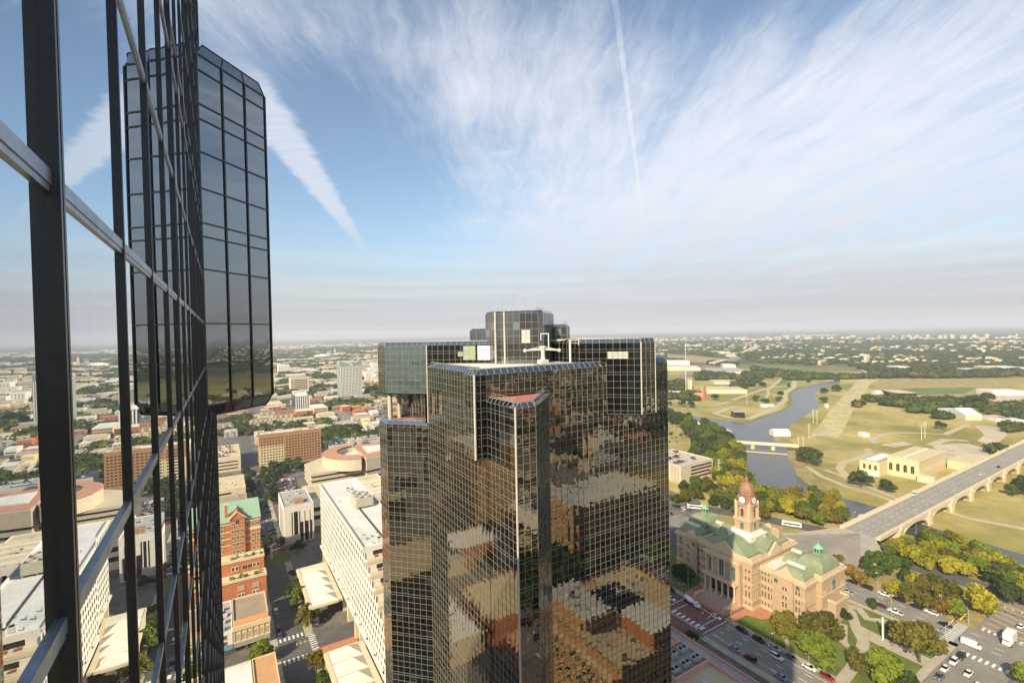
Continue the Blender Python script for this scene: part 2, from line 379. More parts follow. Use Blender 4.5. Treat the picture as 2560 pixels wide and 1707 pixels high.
def glass_body(parent, poly, z0, z1, pw, glass, bar, open_sides=(), roof=None, cap=0.0, capg=None, lv=None, bw=.052, bd=.05, hw=.044, names=('glass_facade', 'mullion_grid'), soffit=False, bchamf=0.0, capin=None):
    """one volume of mirror glass over a footprint walked counter-clockwise"""
    n = len(poly)
    if sum(poly[i][0]*poly[(i+1) % n][1]-poly[(i+1) % n][0]*poly[i][1] for i in range(n)) < 0: poly = poly[::-1]
    zt = z1-cap; zb = z0+bchamf
    def inset(d):
        q = []
        for i in range(n):
            a, b, c = Vector(poly[i-1]), Vector(poly[i]), Vector(poly[(i+1) % n])
            e1 = (b-a).normalized(); e2 = (c-b).normalized(); n1 = Vector((-e1.y, e1.x)); n2 = Vector((-e2.y, e2.x))
            bis = (n1+n2); k = d/max(.3, (1+n1.dot(n2))); q.append((b.x+bis.x*k, b.y+bis.y*k))
        return q
    for i in range(n):
        if i in open_sides: continue
        g_ = MB(); m_ = MB(); p0, p1 = poly[i], poly[(i+1) % n]
        facade(g_, m_, p0, p1, zb, zt, pw, lv, bw, bd, hw)
        f_ = g_.build(names[0], glass, parent); m_.build(names[1], bar, f_)
    ins = inset(capin or cap*.75) if cap else poly
    if cap:
        c = MB(); mm = MB()
        for i in range(n):
            if i in open_sides: continue
            j = (i+1) % n; p0, p1, q0, q1 = poly[i], poly[j], ins[i], ins[j]
            L = math.dist(p0, p1); k = max(1, round(L/pw))
            c.quad((*p0, zt), (*p1, zt), (*q1, z1), (*q0, z1), uv=[(0, 0), (k, 0), (k, 1), (0, 1)])
            for s in range(k+1):
                a = Vector((*p0, zt)).lerp(Vector((*p1, zt)), s/k); b = Vector((*q0, z1)).lerp(Vector((*q1, z1)), s/k)
                mm.tube(a, b, bw*.5, 4)
            mm.tube((*q0, z1), (*q1, z1), bw*.6, 4)
        c_ = c.build('sloped_glass_cap', capg or G_ROOF, parent); mm.build('cap_bars', bar, c_)
    r_ = MB(); r_.prism(ins, z1-.5, z1-.02 if not cap else z1-.45, bot=False); r_.build('roof_deck', roof or M_ROOFW, parent)
    if bchamf:
        ib = inset(bchamf*.6); c = MB(); mm = MB()
        for i in range(n):
            if i in open_sides: continue
            j = (i+1) % n; p0, p1, q0, q1 = poly[i], poly[j], ib[i], ib[j]; L = math.dist(p0, p1); k = max(1, round(L/pw))
            c.quad((*q0, z0), (*q1, z0), (*p1, zb), (*p0, zb), uv=[(0, 0), (k, 0), (k, 1), (0, 1)])
            for s in range(k+1):
                mm.tube(Vector((*p0, zb)).lerp(Vector((*p1, zb)), s/k), Vector((*q0, z0)).lerp(Vector((*q1, z0)), s/k), bw*.5, 4)
            mm.tube((*q0, z0), (*q1, z0), bw*.6, 4)
        c_ = c.build('bottom_glass_skirt', glass, parent); mm.build('skirt_bars', bar, c_)
        s_ = MB(); s_.quad(*[(p[0], p[1], z0) for p in ib[::-1]]); s_.build('soffit', M_BLACK, parent)
    elif soffit:
        s_ = MB(); s_.quad(*[(p[0], p[1], z0) for p in poly[::-1]]); s_.build('soffit', M_BLACK, parent)

# ---- the tower we look along (its corner is right at the camera)
WX = -.549
t1 = thing('glass_tower', 'dark mirror-glass skyscraper wall close at hand with projecting glazed bay, far side of the street', 'skyscraper', (-20, 20, 0))
t1['label'] = 'nearest dark mirror-glass tower, its wall seen edge on with a hanging glazed bay'
PW = 1.52
def zl1(): return [0.0]+[CAM_H-3.0-1.75*k*1.0 for k in range(76, -1, -1) if CAM_H-3.0-1.75*k > 1]
lv1 = [z for z in zl1()]
ZR = [CAM_H+q for q in (-1.08, .62, 2.4, 4.27, 4.9, 6.7, 8.5, 10.3, 11.0, 12.8)]
g_ = MB(); v_ = MB(); h_ = MB()
# wall from the camera's corner to the bay, with deep dark verticals and paler transoms
y0 = 1.0; Y1 = 25.4; zr_all = [CAM_H-24]+[CAM_H-24+1.8*k for k in range(1, 12)]+[CAM_H-2.86]+ZR+[CAM_H+15]
posts = [2.47+1.52*k for k in range(-1, 28)]
for j in range(len(zr_all)-1):
    a, b = zr_all[j], zr_all[j+1]
    g_.quad((WX, 44.5 if b < CAM_H-4 else Y1, a), (WX, -.3, a), (WX, -.3, b), (WX, 44.5 if b < CAM_H-4 else Y1, b),
            uv=[((44.5 if b < CAM_H-4 else Y1)/1.52, j), (-.3/1.52, j), (-.3/1.52, j+1), ((44.5 if b < CAM_H-4 else Y1)/1.52, j+1)])
low = [6+1.9*k for k in range(int((CAM_H-24-6)/1.9))]+[CAM_H-24]
for j in range(len(low)-1):
    a, b = low[j], low[j+1]; g_.quad((WX, 44.5, a), (WX, -.3, a), (WX, -.3, b), (WX, 44.5, b), uv=[(29, j), (0, j), (0, j+1), (29, j+1)])
wall = g_.build('glass_facade', G_WALL, t1)
for k, py_ in enumerate(posts):
    top = CAM_H+15 if py_ < Y1 else CAM_H-4
    big = (k % 4 == 1)
    w2 = (.032 if k == 1 else .028) if big else .018; dp = (.044 if k == 1 else .036) if big else .026
    if py_ > .5: # channel section: two flanges with a recessed gasket between
        v_.box(WX, WX+dp, py_-w2, py_-w2*.25, 6, top); v_.box(WX, WX+dp*.62, py_-w2*.25, py_+w2*.25, 6, top); v_.box(WX, WX+dp, py_+w2*.25, py_+w2, 6, top)
v_.box(WX, WX+.06, Y1-.08, Y1+.06, CAM_H-4, CAM_H+15); v_.box(WX, WX+.1, 44.4, 44.55, 6, CAM_H-4)
v_.build('mullion', M_BRONZE, wall)
for zc in zr_all[1:-1]:
    h_.box(WX, WX+.019, .3, Y1 if zc > CAM_H-4 else 44.5, zc-.028, zc+.028)
    h_.box(WX, WX+.013, .3, Y1 if zc > CAM_H-4 else 44.5, zc-.055, zc-.028)
for zc in low: h_.box(WX, WX+.03, .3, 44.5, zc-.03, zc+.03)
h_.build('transom', M_SILVER, wall)
ends = MB(); ends.cur = 0
def plainface(p0, p1, z0, z1, mesh_g, mesh_m, pw=1.52): facade(mesh_g, mesh_m, p0, p1, z0, z1, pw, bw=.09, bd=.08, hw=.08)
gg = MB(); mm = MB()
T1 = [(WX, -.3), (-46, -.3), (-46, 44.5), (WX, 44.5)]
facade(gg, mm, (-46, -.3), (WX, -.3), 6, CAM_H+14.6, 1.52, bw=.09); facade(gg, mm, (-46, 44.5), (-46, -.3), 6, CAM_H-4, 1.52, bw=.09)
facade(gg, mm, (WX, 44.5), (-46, 44.5), 6, CAM_H-4, 1.52, bw=.09); facade(gg, mm, (WX, Y1), (-46, Y1), CAM_H-4, CAM_H+15, 1.52, bw=.09)
facade(gg, mm, (-46, Y1), (-46, -.3), CAM_H-4, CAM_H+15, 1.52, bw=.09)
f_ = gg.build('glass_facade', G_BAY, t1); mm.build('mullion_grid', M_BRONZE, f_)
rr = MB(); rr.box(-46, WX-.05, Y1, 44.45, CAM_H-4.6, CAM_H-4); rr.box(-46, WX-.05, -.25, Y1-.05, CAM_H+14.2, CAM_H+14.8); rr.build('roof_deck', M_ROOFT, t1)
bs = MB(); bs.box(-48, 1.0, -2, 46.5, 0, 6); bs.build('podium', mat('podium_stone', (.22, .17, .14), .7, .2, .4), t1)
# the projecting bay: a 45-degree box hanging on the wall's far corner
B1 = (WX, 22.1); s_ = 2.53; B2 = (B1[0]+s_, B1[1]+s_)
bay = [B1, B2, (B2[0], B2[1]+3.6), (WX, B2[1]+3.6+s_)]
ZB = [CAM_H+q for q in (-2.63, -1.01, .60, 2.72, 4.00, 4.53, 5.87, 7.28, 8.56, 9.14, 10.45, 11.05)]
glass_body(t1, bay, CAM_H-3.08, CAM_H+11.66, 1.19, G_BAY, M_BRONZE, open_sides=(3,), roof=M_ROOFT, cap=.61, capg=G_BAY, capin=.22, lv=ZB, bw=.065, bd=.05, hw=.055, bchamf=.45, names=('bay_glass', 'bay_mullions'))

# ---- the tower in the middle of the picture
X0, Y0 = 40.8, 80.6; ZM = 133.1; ZU = 138.2; AX = 43.4
t2 = thing('mirror_glass_tower', 'black mirror-glass skyscraper with stepped corner bays and a boxy penthouse, mid picture', 'skyscraper', (68, 103, 0))
t2['label'] = 'free-standing black mirror-glass tower with pale grid, hanging corner boxes and rooftop penthouse'
Q2 = (AX, 111.5); Q1 = (35.4, 119.7); E1 = (.7071, -.7071)
def onL(t_, off=0): return (Q2[0]+E1[0]*t_-.7071*off, Q2[1]+E1[1]*t_-.7071*off)
TP = 1.5
# main body
body = [(AX, Y0), (94.6, Y0), (94.6, 126), (AX, 126)]
g_ = MB(); m_ = MB(); facade(g_, m_, (58.0, Y0), (94.6, Y0), 0, ZM-1.1, TP)
facade(g_, m_, (AX, Y0), (58.0, Y0), 127.75, ZM-1.1, TP)
f_ = g_.build('glass_facade', G_DARK, t2); m_.build('mullion_grid', M_BEIGE, f_)
g_ = MB(); m_ = MB(); facade(g_, m_, (AX, 111.5), (AX, Y0), 0, ZM-1.1, TP)
f_ = g_.build('glass_facade', G_DARK, t2); m_.build('mullion_grid', M_BEIGE, f_)
g_ = MB(); m_ = MB(); facade(g_, m_, (94.6, Y0), (94.6, 126), 0, ZM-1.1, TP); facade(g_, m_, (94.6, 126), (AX, 126), 0, ZM-1.1, TP)
f_ = g_.build('glass_facade', G_DARK, t2); m_.build('mullion_grid', M_BEIGE, f_)
# sloped cap and roof of the main body
cp = MB(); cb = MB()
def capline(p0, p1, ins, z0, z1):
    dx, dy = p1[0]-p0[0], p1[1]-p0[1]; L = math.hypot(dx, dy); nx, ny = -dy/L, dx/L; k = max(1, round(L/TP))
    cp.quad((*p0, z0), (*p1, z0), (p1[0]+nx*ins, p1[1]+ny*ins, z1), (p0[0]+nx*ins, p0[1]+ny*ins, z1), uv=[(0, 0), (k, 0), (k, 1), (0, 1)])
    for s in range(k+1):
        a = (p0[0]+dx*s/k, p0[1]+dy*s/k); cb.tube((*a, z0), (a[0]+nx*ins, a[1]+ny*ins, z1), .07, 4)
    cb.tube((p0[0]+nx*ins, p0[1]+ny*ins, z1), (p1[0]+nx*ins, p1[1]+ny*ins, z1), .12, 4)
capline((X0+.0, Y0), (74.4, Y0), .85, ZM-1.1, ZM); capline((AX, 111.5), (AX, Y0+4.4), .85, ZM-1.1, ZM); capline((X0, Y0+4.3), (X0, Y0), .85, ZM-1.1, ZM); capline((89.7, Y0), (94.6, Y0), .85, ZM-1.1, ZM)
c_ = cp.build('sloped_glass_cap', G_ROOF, t2); cb.build('cap_bars', M_BEIGE, c_)
rf = MB(); rf.prism([(X0+.85, Y0+.85), (94, Y0+.85), (94, 125), (AX+.85, 125), (AX+.85, Y0+4.3), (X0+.85, Y0+4.3)], ZM-.9, ZM-.35); rf.build('roof_deck', M_ROOFW, t2)
# corner block that hangs over the street corner
g_ = MB(); m_ = MB(); zc0 = 115.9
facade(g_, m_, (X0, Y0+4.3), (X0, Y0), zc0, ZM-1.1, 1.43); facade(g_, m_, (AX, Y0+4.3), (X0, Y0+4.3), zc0, ZM-1.1, 1.3)
gb_ = MB(); mb2 = MB(); facade(gb_, mb2, (X0, Y0), (AX, Y0), zc0, ZM-1.1, 1.3); f_ = gb_.build('corner_box_glass', G_DARKREFL, t2); mb2.build('corner_box_bars', M_BEIGE, f_)
k_ = MB(); k_.tube((X0, Y0, zc0), (X0, Y0, ZM-1.0), .24, 8); k_.build('corner_post', M_TRIM, t2)
f_ = g_.build('corner_box_glass', G_DARK, t2); m_.build('corner_box_bars', M_BEIGE, f_)
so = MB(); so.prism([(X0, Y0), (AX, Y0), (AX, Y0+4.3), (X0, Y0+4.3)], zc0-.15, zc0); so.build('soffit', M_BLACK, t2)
# front bay rising to its own red terrace
c3 = (AX, 70.2); fb = [c3, (47.7, 70.2), (58.1, Y0), (AX, Y0)]; zt = 127.75
gb_ = MB(); mb2 = MB(); facade(gb_, mb2, (fb[3][0], fb[3][1]), (AX, 72.4), zc0, zt-1.0, TP); f_ = gb_.build('front_bay_glass', G_DARKREFL, t2); mb2.build('front_bay_bars', M_BEIGE, f_)
gb_ = MB(); mb2 = MB(); facade(gb_, mb2, (AX, 72.4), c3, zc0, zt-1.0, TP); facade(gb_, mb2, fb[3], c3, 0, zc0, TP); f_ = gb_.build('front_bay_glass', G_DARK, t2); mb2.build('front_bay_bars', M_BEIGE, f_)
for i, (a, b) in enumerate([(c3, fb[1]), (fb[1], fb[2])]):
    g_ = MB(); m_ = MB(); facade(g_, m_, a, b, 0, zt-1.0, TP)
    if i == 0: k_ = MB(); k_.tube((*c3, 0), (*c3, zt-.9), .2, 8); k_.build('corner_post', M_TRIM, t2)
    f_ = g_.build('front_bay_glass', G_DARK, t2); m_.build('front_bay_bars', M_BEIGE if i != 1 else MATS['mullion_beige'], f_)
cp = MB(); cb = MB(); capline((AX, Y0), c3, .7, zt-1.0, zt-.1); capline(c3, fb[1], .7, zt-1.0, zt-.1); capline(fb[1], fb[2], .7, zt-1.0, zt-.1)
c_ = cp.build('front_bay_cap', G_ROOF, t2); cb.build('front_bay_cap_bars', M_BEIGE, c_)
tr = MB(); tr.prism([(AX+.6, 70.9), (47.4, 70.9), (57.0, Y0-.02), (AX+.6, Y0-.02)], zt-.8, zt-.35); tr.build('terrace_deck', M_REDT, t2)
def railing(pts, z, h=1.0, name='guard_rail', par=t2):
    r_ = MB()
    for a, b in zip(pts[:-1], pts[1:]):
        L = math.dist(a, b); k = max(1, round(L/1.6))
        for hh in (h, h*.55): r_.tube((*a, z+hh), (*b, z+hh), .035, 4)
        for s in range(k+1): p = (a[0]+(b[0]-a[0])*s/k, a[1]+(b[1]-a[1])*s/k); r_.tube((*p, z), (*p, z+h), .03, 4)
    return r_.build(name, M_PIPE, par)
railing([(AX+.8, Y0-.5), (AX+.8, 71.1), (47.3, 71.1), (56.6, Y0-.5)], zt-.35)
# lower wing on the far left with its red terrace, three round columns and the pale box they carry
wing = [Q1, Q2, (AX, 126), (35.4, 126)]
glass_body(t2, wing, 0, 118.3, 1.64, G_DARK, M_BEIGE, open_sides=(1,), roof=M_REDT, cap=.9, names=('wing_glass', 'wing_bars'))
railing([(35.9, 125.5), (35.9, 120.1), (AX-.2, 112.6)], 118.0)
cl = [(36.6, 120.4), (37.6, 123.4), (41.6, 115.2)]
for (cx_, cy_) in cl[:2]+[(40.2, 124.0)]:
    k_ = MB(); k_.lathe(cx_, cy_, [(.55, 117.8), (.55, 125.5)], 14); k_.build('column', M_COL, t2, smooth=False)
inn = MB(); im = MB(); facade(inn, im, (41.6, 126), (AX, 113.5), 117.9, 125.4, 1.5, bw=.1); f_ = inn.build('recessed_glass', G_DARK, t2); im.build('recessed_bars', M_BEIGE, f_)
tb = [Q1, Q2, (AX, 119), (38.5, 126), (35.4, 126)]
g_ = MB(); m_ = MB(); facade(g_, m_, Q1, Q2, 125.4, ZU-.9, 1.64); f_ = g_.build('pale_box_glass', G_TEAL, t2); m_.build('pale_box_bars', M_BEIGE, f_)
g_ = MB(); m_ = MB(); facade(g_, m_, (35.4, 126), Q1, 125.4, ZU-.9, 1.6); facade(g_, m_, Q2, (AX, 119), 125.4, ZM, 1.6); facade(g_, m_, (AX, 119), (38.5, 126), 125.4, ZM, 1.6)
f_ = g_.build('pale_box_side_glass', G_DARK, t2); m_.build('pale_box_side_bars', M_BEIGE, f_)
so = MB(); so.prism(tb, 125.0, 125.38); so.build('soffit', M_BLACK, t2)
# upper storey: one long 45-degree front across the roof, ending in the box that hangs on the right
def upface(p0, p1, z0, par_names=('upper_glass', 'upper_bars'), gl=G_DARKREFL):
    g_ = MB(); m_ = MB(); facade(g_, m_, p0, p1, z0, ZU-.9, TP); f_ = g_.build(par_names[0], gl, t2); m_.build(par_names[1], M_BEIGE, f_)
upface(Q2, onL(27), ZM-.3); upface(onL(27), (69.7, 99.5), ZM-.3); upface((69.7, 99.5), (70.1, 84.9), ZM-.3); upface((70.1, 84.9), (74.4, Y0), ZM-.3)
P2 = (79.8, 75.2); P3 = (84.3, 75.2); P4 = (89.7, Y0)
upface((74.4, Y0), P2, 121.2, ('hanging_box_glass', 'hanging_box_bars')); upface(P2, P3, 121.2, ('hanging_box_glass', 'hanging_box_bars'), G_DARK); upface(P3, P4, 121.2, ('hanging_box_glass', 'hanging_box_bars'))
upface(P4, (89.7, 120), ZM-.3)
for q_, z0_, r_ in ((P2, 121.2, .16), (Q2, 118.0, .16), (P3, 121.2, .12)):
    k_ = MB(); k_.tube((*q_, z0_), (*q_, ZU-.8), r_, 8); k_.build('corner_mullion', M_TRIM, t2)
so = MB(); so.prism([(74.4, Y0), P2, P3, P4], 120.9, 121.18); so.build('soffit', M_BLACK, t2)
up = [(35.4, 126), Q1, onL(27), (69.7, 99.5), (70.1, 84.9), (74.4, Y0), P2, P3, P4, (89.7, 120), (80, 128)]
cp = MB(); cb = MB()
for a, b in zip(up[:-1], up[1:]): capline(a, b, .6, ZU-.9, ZU)
c_ = cp.build('sloped_glass_cap', G_ROOF, t2); cb.build('cap_bars', M_BEIGE, c_)
rf = MB()
rf.prism([(36.2, 126), (36.2, 120.2), (onL(27)[0]-.1+.5, onL(27)[1]+.8), (69.5, 100.3), (70.9, 85.5), (74.9, Y0+.7), (80.2, 76.0), (84.1, 76.0), (89.0, Y0+.4), (89.0, 120), (79.6, 127.4)], ZU-.5, ZU-.1); rf.build('roof_deck', M_ROOFW, t2)
# panels set in the upper front: green louvres and a white panel, grey louvres on the right
def panel(t0, t1_, z0, z1, m__, nm, off=.02):
    b_ = MB(); a = onL(t0, off); b2 = onL(t1_, off); b_.obox(a, b2, .03, z0, z1, 0); o_ = b_.build(nm, m__, t2); b_ = MB(); n = max(2, round((t1_-t0)/1.2))
    for k in range(n+1): q_ = onL(t0+(t1_-t0)*k/n, off+.04); q2_ = onL(t0+(t1_-t0)*k/n+.12, off+.04); b_.obox(q_, q2_, .05, z0, z1, 0)
    for zz_ in (z0+(z1-z0)*.35, z0+(z1-z0)*.7): b_.obox(onL(t0, off+.04), onL(t1_, off+.04), .05, zz_, zz_+.1, 0)
    b_.build('panel_bars', M_BEIGE, o_); return o_
panel(9.6, 12.6, 133.6, 137.0, M_GREENP, 'louvre_panel'); panel(8.2, 9.6, 133.6+.9, 135.6, M_GREENP, 'louvre_panel'); panel(13.2, 16.8, 133.6, 137.0, M_WHITEP, 'white_panel')
panel(44.0, 48.5, 133.7, 135.3, M_GREYP, 'louvre_panel')
# penthouse
ph = [onL(18.3, 2), onL(28.6, 2), (onL(28.6, 2)[0]+1.6, onL(28.6, 2)[1]+.2), (73.0, 98.6), (61.0, 110.4), (onL(18.3, 2)[0], onL(18.3, 2)[1]+4.6)]
def sub_house(poly, z1, nm, pw=1.55):
    lv = [ZM-.4]; zz_ = ZM-.4
    while zz_+1.7 < z1-.8: zz_ += 1.62; lv.append(zz_)
    lv[-1] = z1-.6
    glass_body(t2, poly, ZM-.4, z1, pw, G_PH, M_BEIGE, roof=M_ROOFT, cap=.6, lv=lv, bw=.05, hw=.05, names=(nm+'_glass', nm+'_bars'))
G_PH = mirror_glass('mirror_glass_penthouse', .16, .9, (.85, .9, .95), .006, .01, body=(.035, .036, .036))
sub_house(ph, 145.1, 'penthouse')
sub_house([(54.6, 109.8), (60.5, 103.9), (65, 108.4), (59.1, 114.3)], 141.2, 'penthouse_annexe')
sub_house([(67.5, 99.9), (73.6, 93.8), (77.5, 97.7), (71.4, 103.8)], 141.9, 'penthouse_annexe')
k_ = MB()
for tt in (18.4, 20.6): a = onL(tt, 2.15); k_.tube((*a, ZM-.3), (*a, 144.9), .24, 6)
k_.build('penthouse_pilaster', M_TRIM, t2)
panel(24.6, 26.6, 137.6, 140.6, M_GREYP, 'louvre_panel', 2.02)
railing([onL(18.9, 1.2), onL(28.2, 1.2), (70, 98.8)], 145.0, .9); railing([(55.4, 109.8), (60.5, 104.8)], 141.1, .9); railing([(68, 99.9), (73.4, 94.6), (76.6, 97.8)], 141.8, .9)
# roof clutter: window-washing crane, poles, small antennas
def on_roof(px_, py_, z_): return gp('S', px_, py_, z_)
cr = thing('roof_crane', 'white window-washing crane with long arms on the white tower roof', 'crane', (60.4, 85.6, ZM-.35))
o3 = ORG[cr]; b_ = MB(); b_.box(o3[0]-1.0, o3[0]+1.0, o3[1]-.8, o3[1]+.8, o3[2]+.3, o3[2]+1.2); b_.build('carriage', M_MACH, cr)
b_ = MB(); b_.lathe(o3[0], o3[1], [(.6, o3[2]+1.2), (.42, o3[2]+1.8), (.42, o3[2]+3.6), (.7, o3[2]+3.7), (.7, o3[2]+4.2)], 10); b_.build('mast', M_MACH, cr)
d1 = Vector((.74, -.67, 0)); c0 = Vector((o3[0], o3[1], o3[2]+3.5))
for sgn, ln in ((-1, 4.0), (1, 3.6)):
    b_ = MB(); e = c0+d1*ln*sgn+Vector((0, 0, -.25)); b_.tube(c0, e, .24, 6, .16); b_.tube(c0+Vector((0, 0, .7)), e, .07, 4); b_.lathe(e.x, e.y, [(.3, e.z-.35), (.42, e.z), (.3, e.z+.35)], 8); b_.build('arm', M_MACH, cr)
b_ = MB(); q = c0+d1*1.3; b_.tube(q, q+Vector((0, 0, 3.4)), .16, 5); b_.tube(q+Vector((0, 0, 3.4)), q+Vector((0, 0, 3.4))-d1*1.7, .14, 5); b_.tube(q+Vector((0, 0, 3.4))-d1*1.7, q+Vector((0, 0, 1.9))-d1*1.7, .12, 5); b_.build('davit', M_MACH, cr)
for dx_ in (-1.2, 1.2):
    b_ = MB(); b_.box(o3[0]-1.6, o3[0]+1.6, o3[1]+dx_-.14, o3[1]+dx_+.14, o3[2], o3[2]+.3); b_.build('track', M_PIPE, cr)
pp = (67.2, 84.6)
po = thing('davit_post', 'tall white post standing at the foot of the upper storey on the roof', 'post', (*pp, ZM-.35)); b_ = MB(); b_.tube((*pp, ZM-.35), (*pp, ZM+5.1), .26, 6); b_.build('pole', M_MACH, po)
b_ = MB(); b_.tube((*pp, ZM+4.9), (pp[0]+1.5, pp[1]-1.2, ZM+4.9), .09, 4); b_.tube((*pp, ZM+4.3), (pp[0]+1.5, pp[1]-1.2, ZM+4.3), .06, 4); b_.tube((pp[0]+1.5, pp[1]-1.2, ZM+3.8), (pp[0]+1.5, pp[1]-1.2, ZM+5.2), .09, 4); b_.build('bracket', M_MACH, po)
for i, (sx, sy, hh, lb) in enumerate([(1235, 752, 3.0, 'left end'), (1268, 744, 3.6, 'left-centre'), (1300, 750, 3.1, 'right-centre'), (1335, 745, 3.4, 'right end')]):
    p_ = gp('S', sx, 771.0-(0), 146.0) if False else onL(19.5+2.8*i, -.5)
    a_ = thing('antenna', 'thin whip antenna at the %s of the penthouse roof' % lb, 'antenna', (*p_, 144.6), 'whip antennas on the penthouse')
    b_ = MB(); b_.tube((*p_, 144.6), (*p_, 145.1+hh), .03, 4); b_.build('mast', M_PIPE, a_); b_ = MB(); b_.lathe(*p_, [(.05, 145.0+hh), (.14, 145.15+hh), (.05, 145.35+hh)], 6); b_.build('tip', M_PIPE, a_)
# ================================================================ ground, water, streets
def ground_material():
    m_ = bpy.data.materials.new('plain_ground'); m_.use_nodes = True; t = NT(m_.node_tree)
    pos = t.node('ShaderNodeNewGeometry').outputs['Position']
    grass = t.mix(t.ramp(t.noise(pos, .006, 6, .62), .36, .66), (.20, .185, .05, 1), (.48, .375, .15, 1))
    grass = t.mix(t.m('MULTIPLY', t.ramp(t.noise(pos, .07, 5, .7), .45, .75), .45), grass, (.10, .11, .035, 1))
    mow = t.node('ShaderNodeTexWave', bands_direction='DIAGONAL', i_Scale=.035, i_Distortion=6.0, i_Detail=3.0)
    t.con(pos, mow.inputs['Vector']); grass = t.mix(t.m('MULTIPLY', mow.outputs['Fac'], .22), grass, (.27, .24, .085, 1))
    bare = t.ramp(t.noise(t.v('ADD', pos, (900, 0, 0)), .012, 5, .6, 1.0), .60, .70)
    grass = t.mix(t.m('MULTIPLY', bare, .5), grass, (.42, .36, .26, 1))
    # far plain: woods, roofs and open lots too small to tell apart
    wood = t.mix(t.ramp(t.noise(pos, .02, 6, .7), .35, .65), (.040, .055, .028, 1), (.085, .095, .045, 1))
    vor = t.node('ShaderNodeTexVoronoi', i_Scale=.013); t.con(pos, vor.inputs['Vector'])
    vr, vg, vb = t.xyz(vor.outputs['Color'])
    spots = t.m('MULTIPLY', t.ramp(vr, .80, .86), t.m('SUBTRACT', 1.0, t.ramp(vor.outputs['Distance'], .22, .34)))
    spotc = t.mix(vg, (.55, .50, .42, 1), (.30, .26, .20, 1))
    far = t.mix(spots, wood, spotc)
    open_ = t.ramp(t.noise(pos, .0009, 4, .6), .56, .68)
    far = t.mix(t.m('MULTIPLY', open_, .65), far, (.25, .21, .11, 1))
    town = t.ramp(t.noise(t.v('ADD', pos, (5000, 2000, 0)), .0016, 4, .65), .55, .64)
    far = t.mix(t.m('MULTIPLY', town, .55), far, t.mix(vb, (.42, .38, .32, 1), (.22, .20, .17, 1)))
    d = t.v('LENGTH', t.v('SUBTRACT', pos, (0, 0, 0)))
    x_, y_, z_ = t.xyz(pos)
    ff = t.m('MAXIMUM', t.ramp(d, 1500, 2300), t.ramp(t.m('ADD', t.m('MULTIPLY', y_, 1.0), t.m('MULTIPLY', x_, -.55)), 500, 900))
    ff = t.m('MAXIMUM', ff, t.ramp(y_, -60, -250))
    c_ = t.mix(ff, grass, far)
    b = t.node('ShaderNodeBsdfPrincipled', i_Roughness=.95); b.inputs['Specular IOR Level'].default_value = .1; t.con(c_, b.inputs['Base Color'])
    o = t.node('ShaderNodeOutputMaterial'); t.con(b.outputs[0], o.inputs[0]); return m_
GR = MB(); n_ = 40
GR.quad((-28000, -28000, 0), (28000, -28000, 0), (28000, 28000, 0), (-28000, 28000, 0)); struct('ground', GR, ground_material())
M_ASPH = mat('asphalt', (.105, .100, .095), .9, .18, .12, stain=.25)
M_ASPHL = mat('asphalt_worn', (.215, .195, .165), .9, .16, .10, stain=.25)
M_CONC = mat('concrete_paving', (.38, .33, .25), .9, .13, .3, stain=.25)
M_CITY = mat('city_lots', (.14, .125, .105), .92, .45, .035, stain=.5)
M_LAWN = mat('lawn', (.115, .145, .026), .95, .3, .12, stain=.2)
M_DRY = mat('dry_grass', (.30, .235, .09), .95, .3, .06, stain=.25)
M_BRICKP = mat('brick_paving', (.20, .085, .065), .9, .2, .3, stain=.3)
M_BRICKL = mat('brick_apron', (.42, .19, .11), .9, .15, .4, stain=.2)
M_PAINT = mat('road_paint', (.66, .64, .60), .8, .15, .9)
M_YELP = mat('road_paint_yellow', (.55, .36, .10), .8, .15, .9)
M_TRACK = mat('gravel_track', (.42, .36, .24), .95, .15, .08)
M_WATER = None
def water():
    m_ = bpy.data.materials.new('river_water'); m_.use_nodes = True; t = NT(m_.node_tree)
    pos = t.node('ShaderNodeNewGeometry').outputs['Position']
    b = t.node('ShaderNodeBsdfPrincipled', i_Roughness=.22, i_IOR=1.33); b.inputs['Base Color'].default_value = (.072, .076, .074, 1)
    bp = t.node('ShaderNodeBump', i_Strength=.25, i_Distance=.2); t.con(t.noise(pos, .35, 4, .6), bp.inputs['Height']); t.con(bp.outputs[0], b.inputs['Normal'])
    o = t.node('ShaderNodeOutputMaterial'); t.con(b.outputs[0], o.inputs[0]); return m_
def P(k, pts, z=0): return [gp(k, a, b, z) for a, b in pts]
sheet('downtown_pavement', [(-700, -420), (330, -420), (330, -60), (272, 60), (268, 185), (330, 250), (330, 330), (270, 420), (250, 620), (420, 1100), (-250, 1100), (-700, 500)], .05, M_CITY)
# river: both banks surveyed from the photograph
west = [(385, -400), (386, 60), (388, 120), (392, 190), (398, 245), (425, 290), (463, 315), (506, 345), (545, 385), (575, 420), (600, 470), (590, 560), (600, 700), (640, 900)]
fork = [(700, 900), (648, 640), (646, 520)]
east = P('C', [(560, 850), (640, 865), (720, 876), (800, 840), (900, 805), (1010, 765), (1068, 725), (1072, 690), (1060, 650), (1075, 625), (1130, 600), (1200, 580), (1300, 558), (1395, 543)])
far_ = P('C', [(1403, 508), (1443, 507), (1443, 553), (1350, 580), (1280, 605), (1250, 640), (1250, 690), (1275, 720), (1272, 750), (1190, 800), (1110, 850), (1050, 888), (1042, 912), (1060, 935), (1050, 968), (1000, 975), (940, 990), (960, 1015), (1005, 1040), (1030, 1085), (1040, 1140), (1075, 1200), (1100, 1280), (1150, 1320), (1220, 1365), (1330, 1415), (1440, 1452)])
near = [(428, 150), (414, 125), (410, 80), (412, -100), (412, -400)]
river = west+fork+east+far_+near
rv = MB(); rv.quad(*[(p[0], p[1], .10) for p in river]); struct('river_water', rv, water())
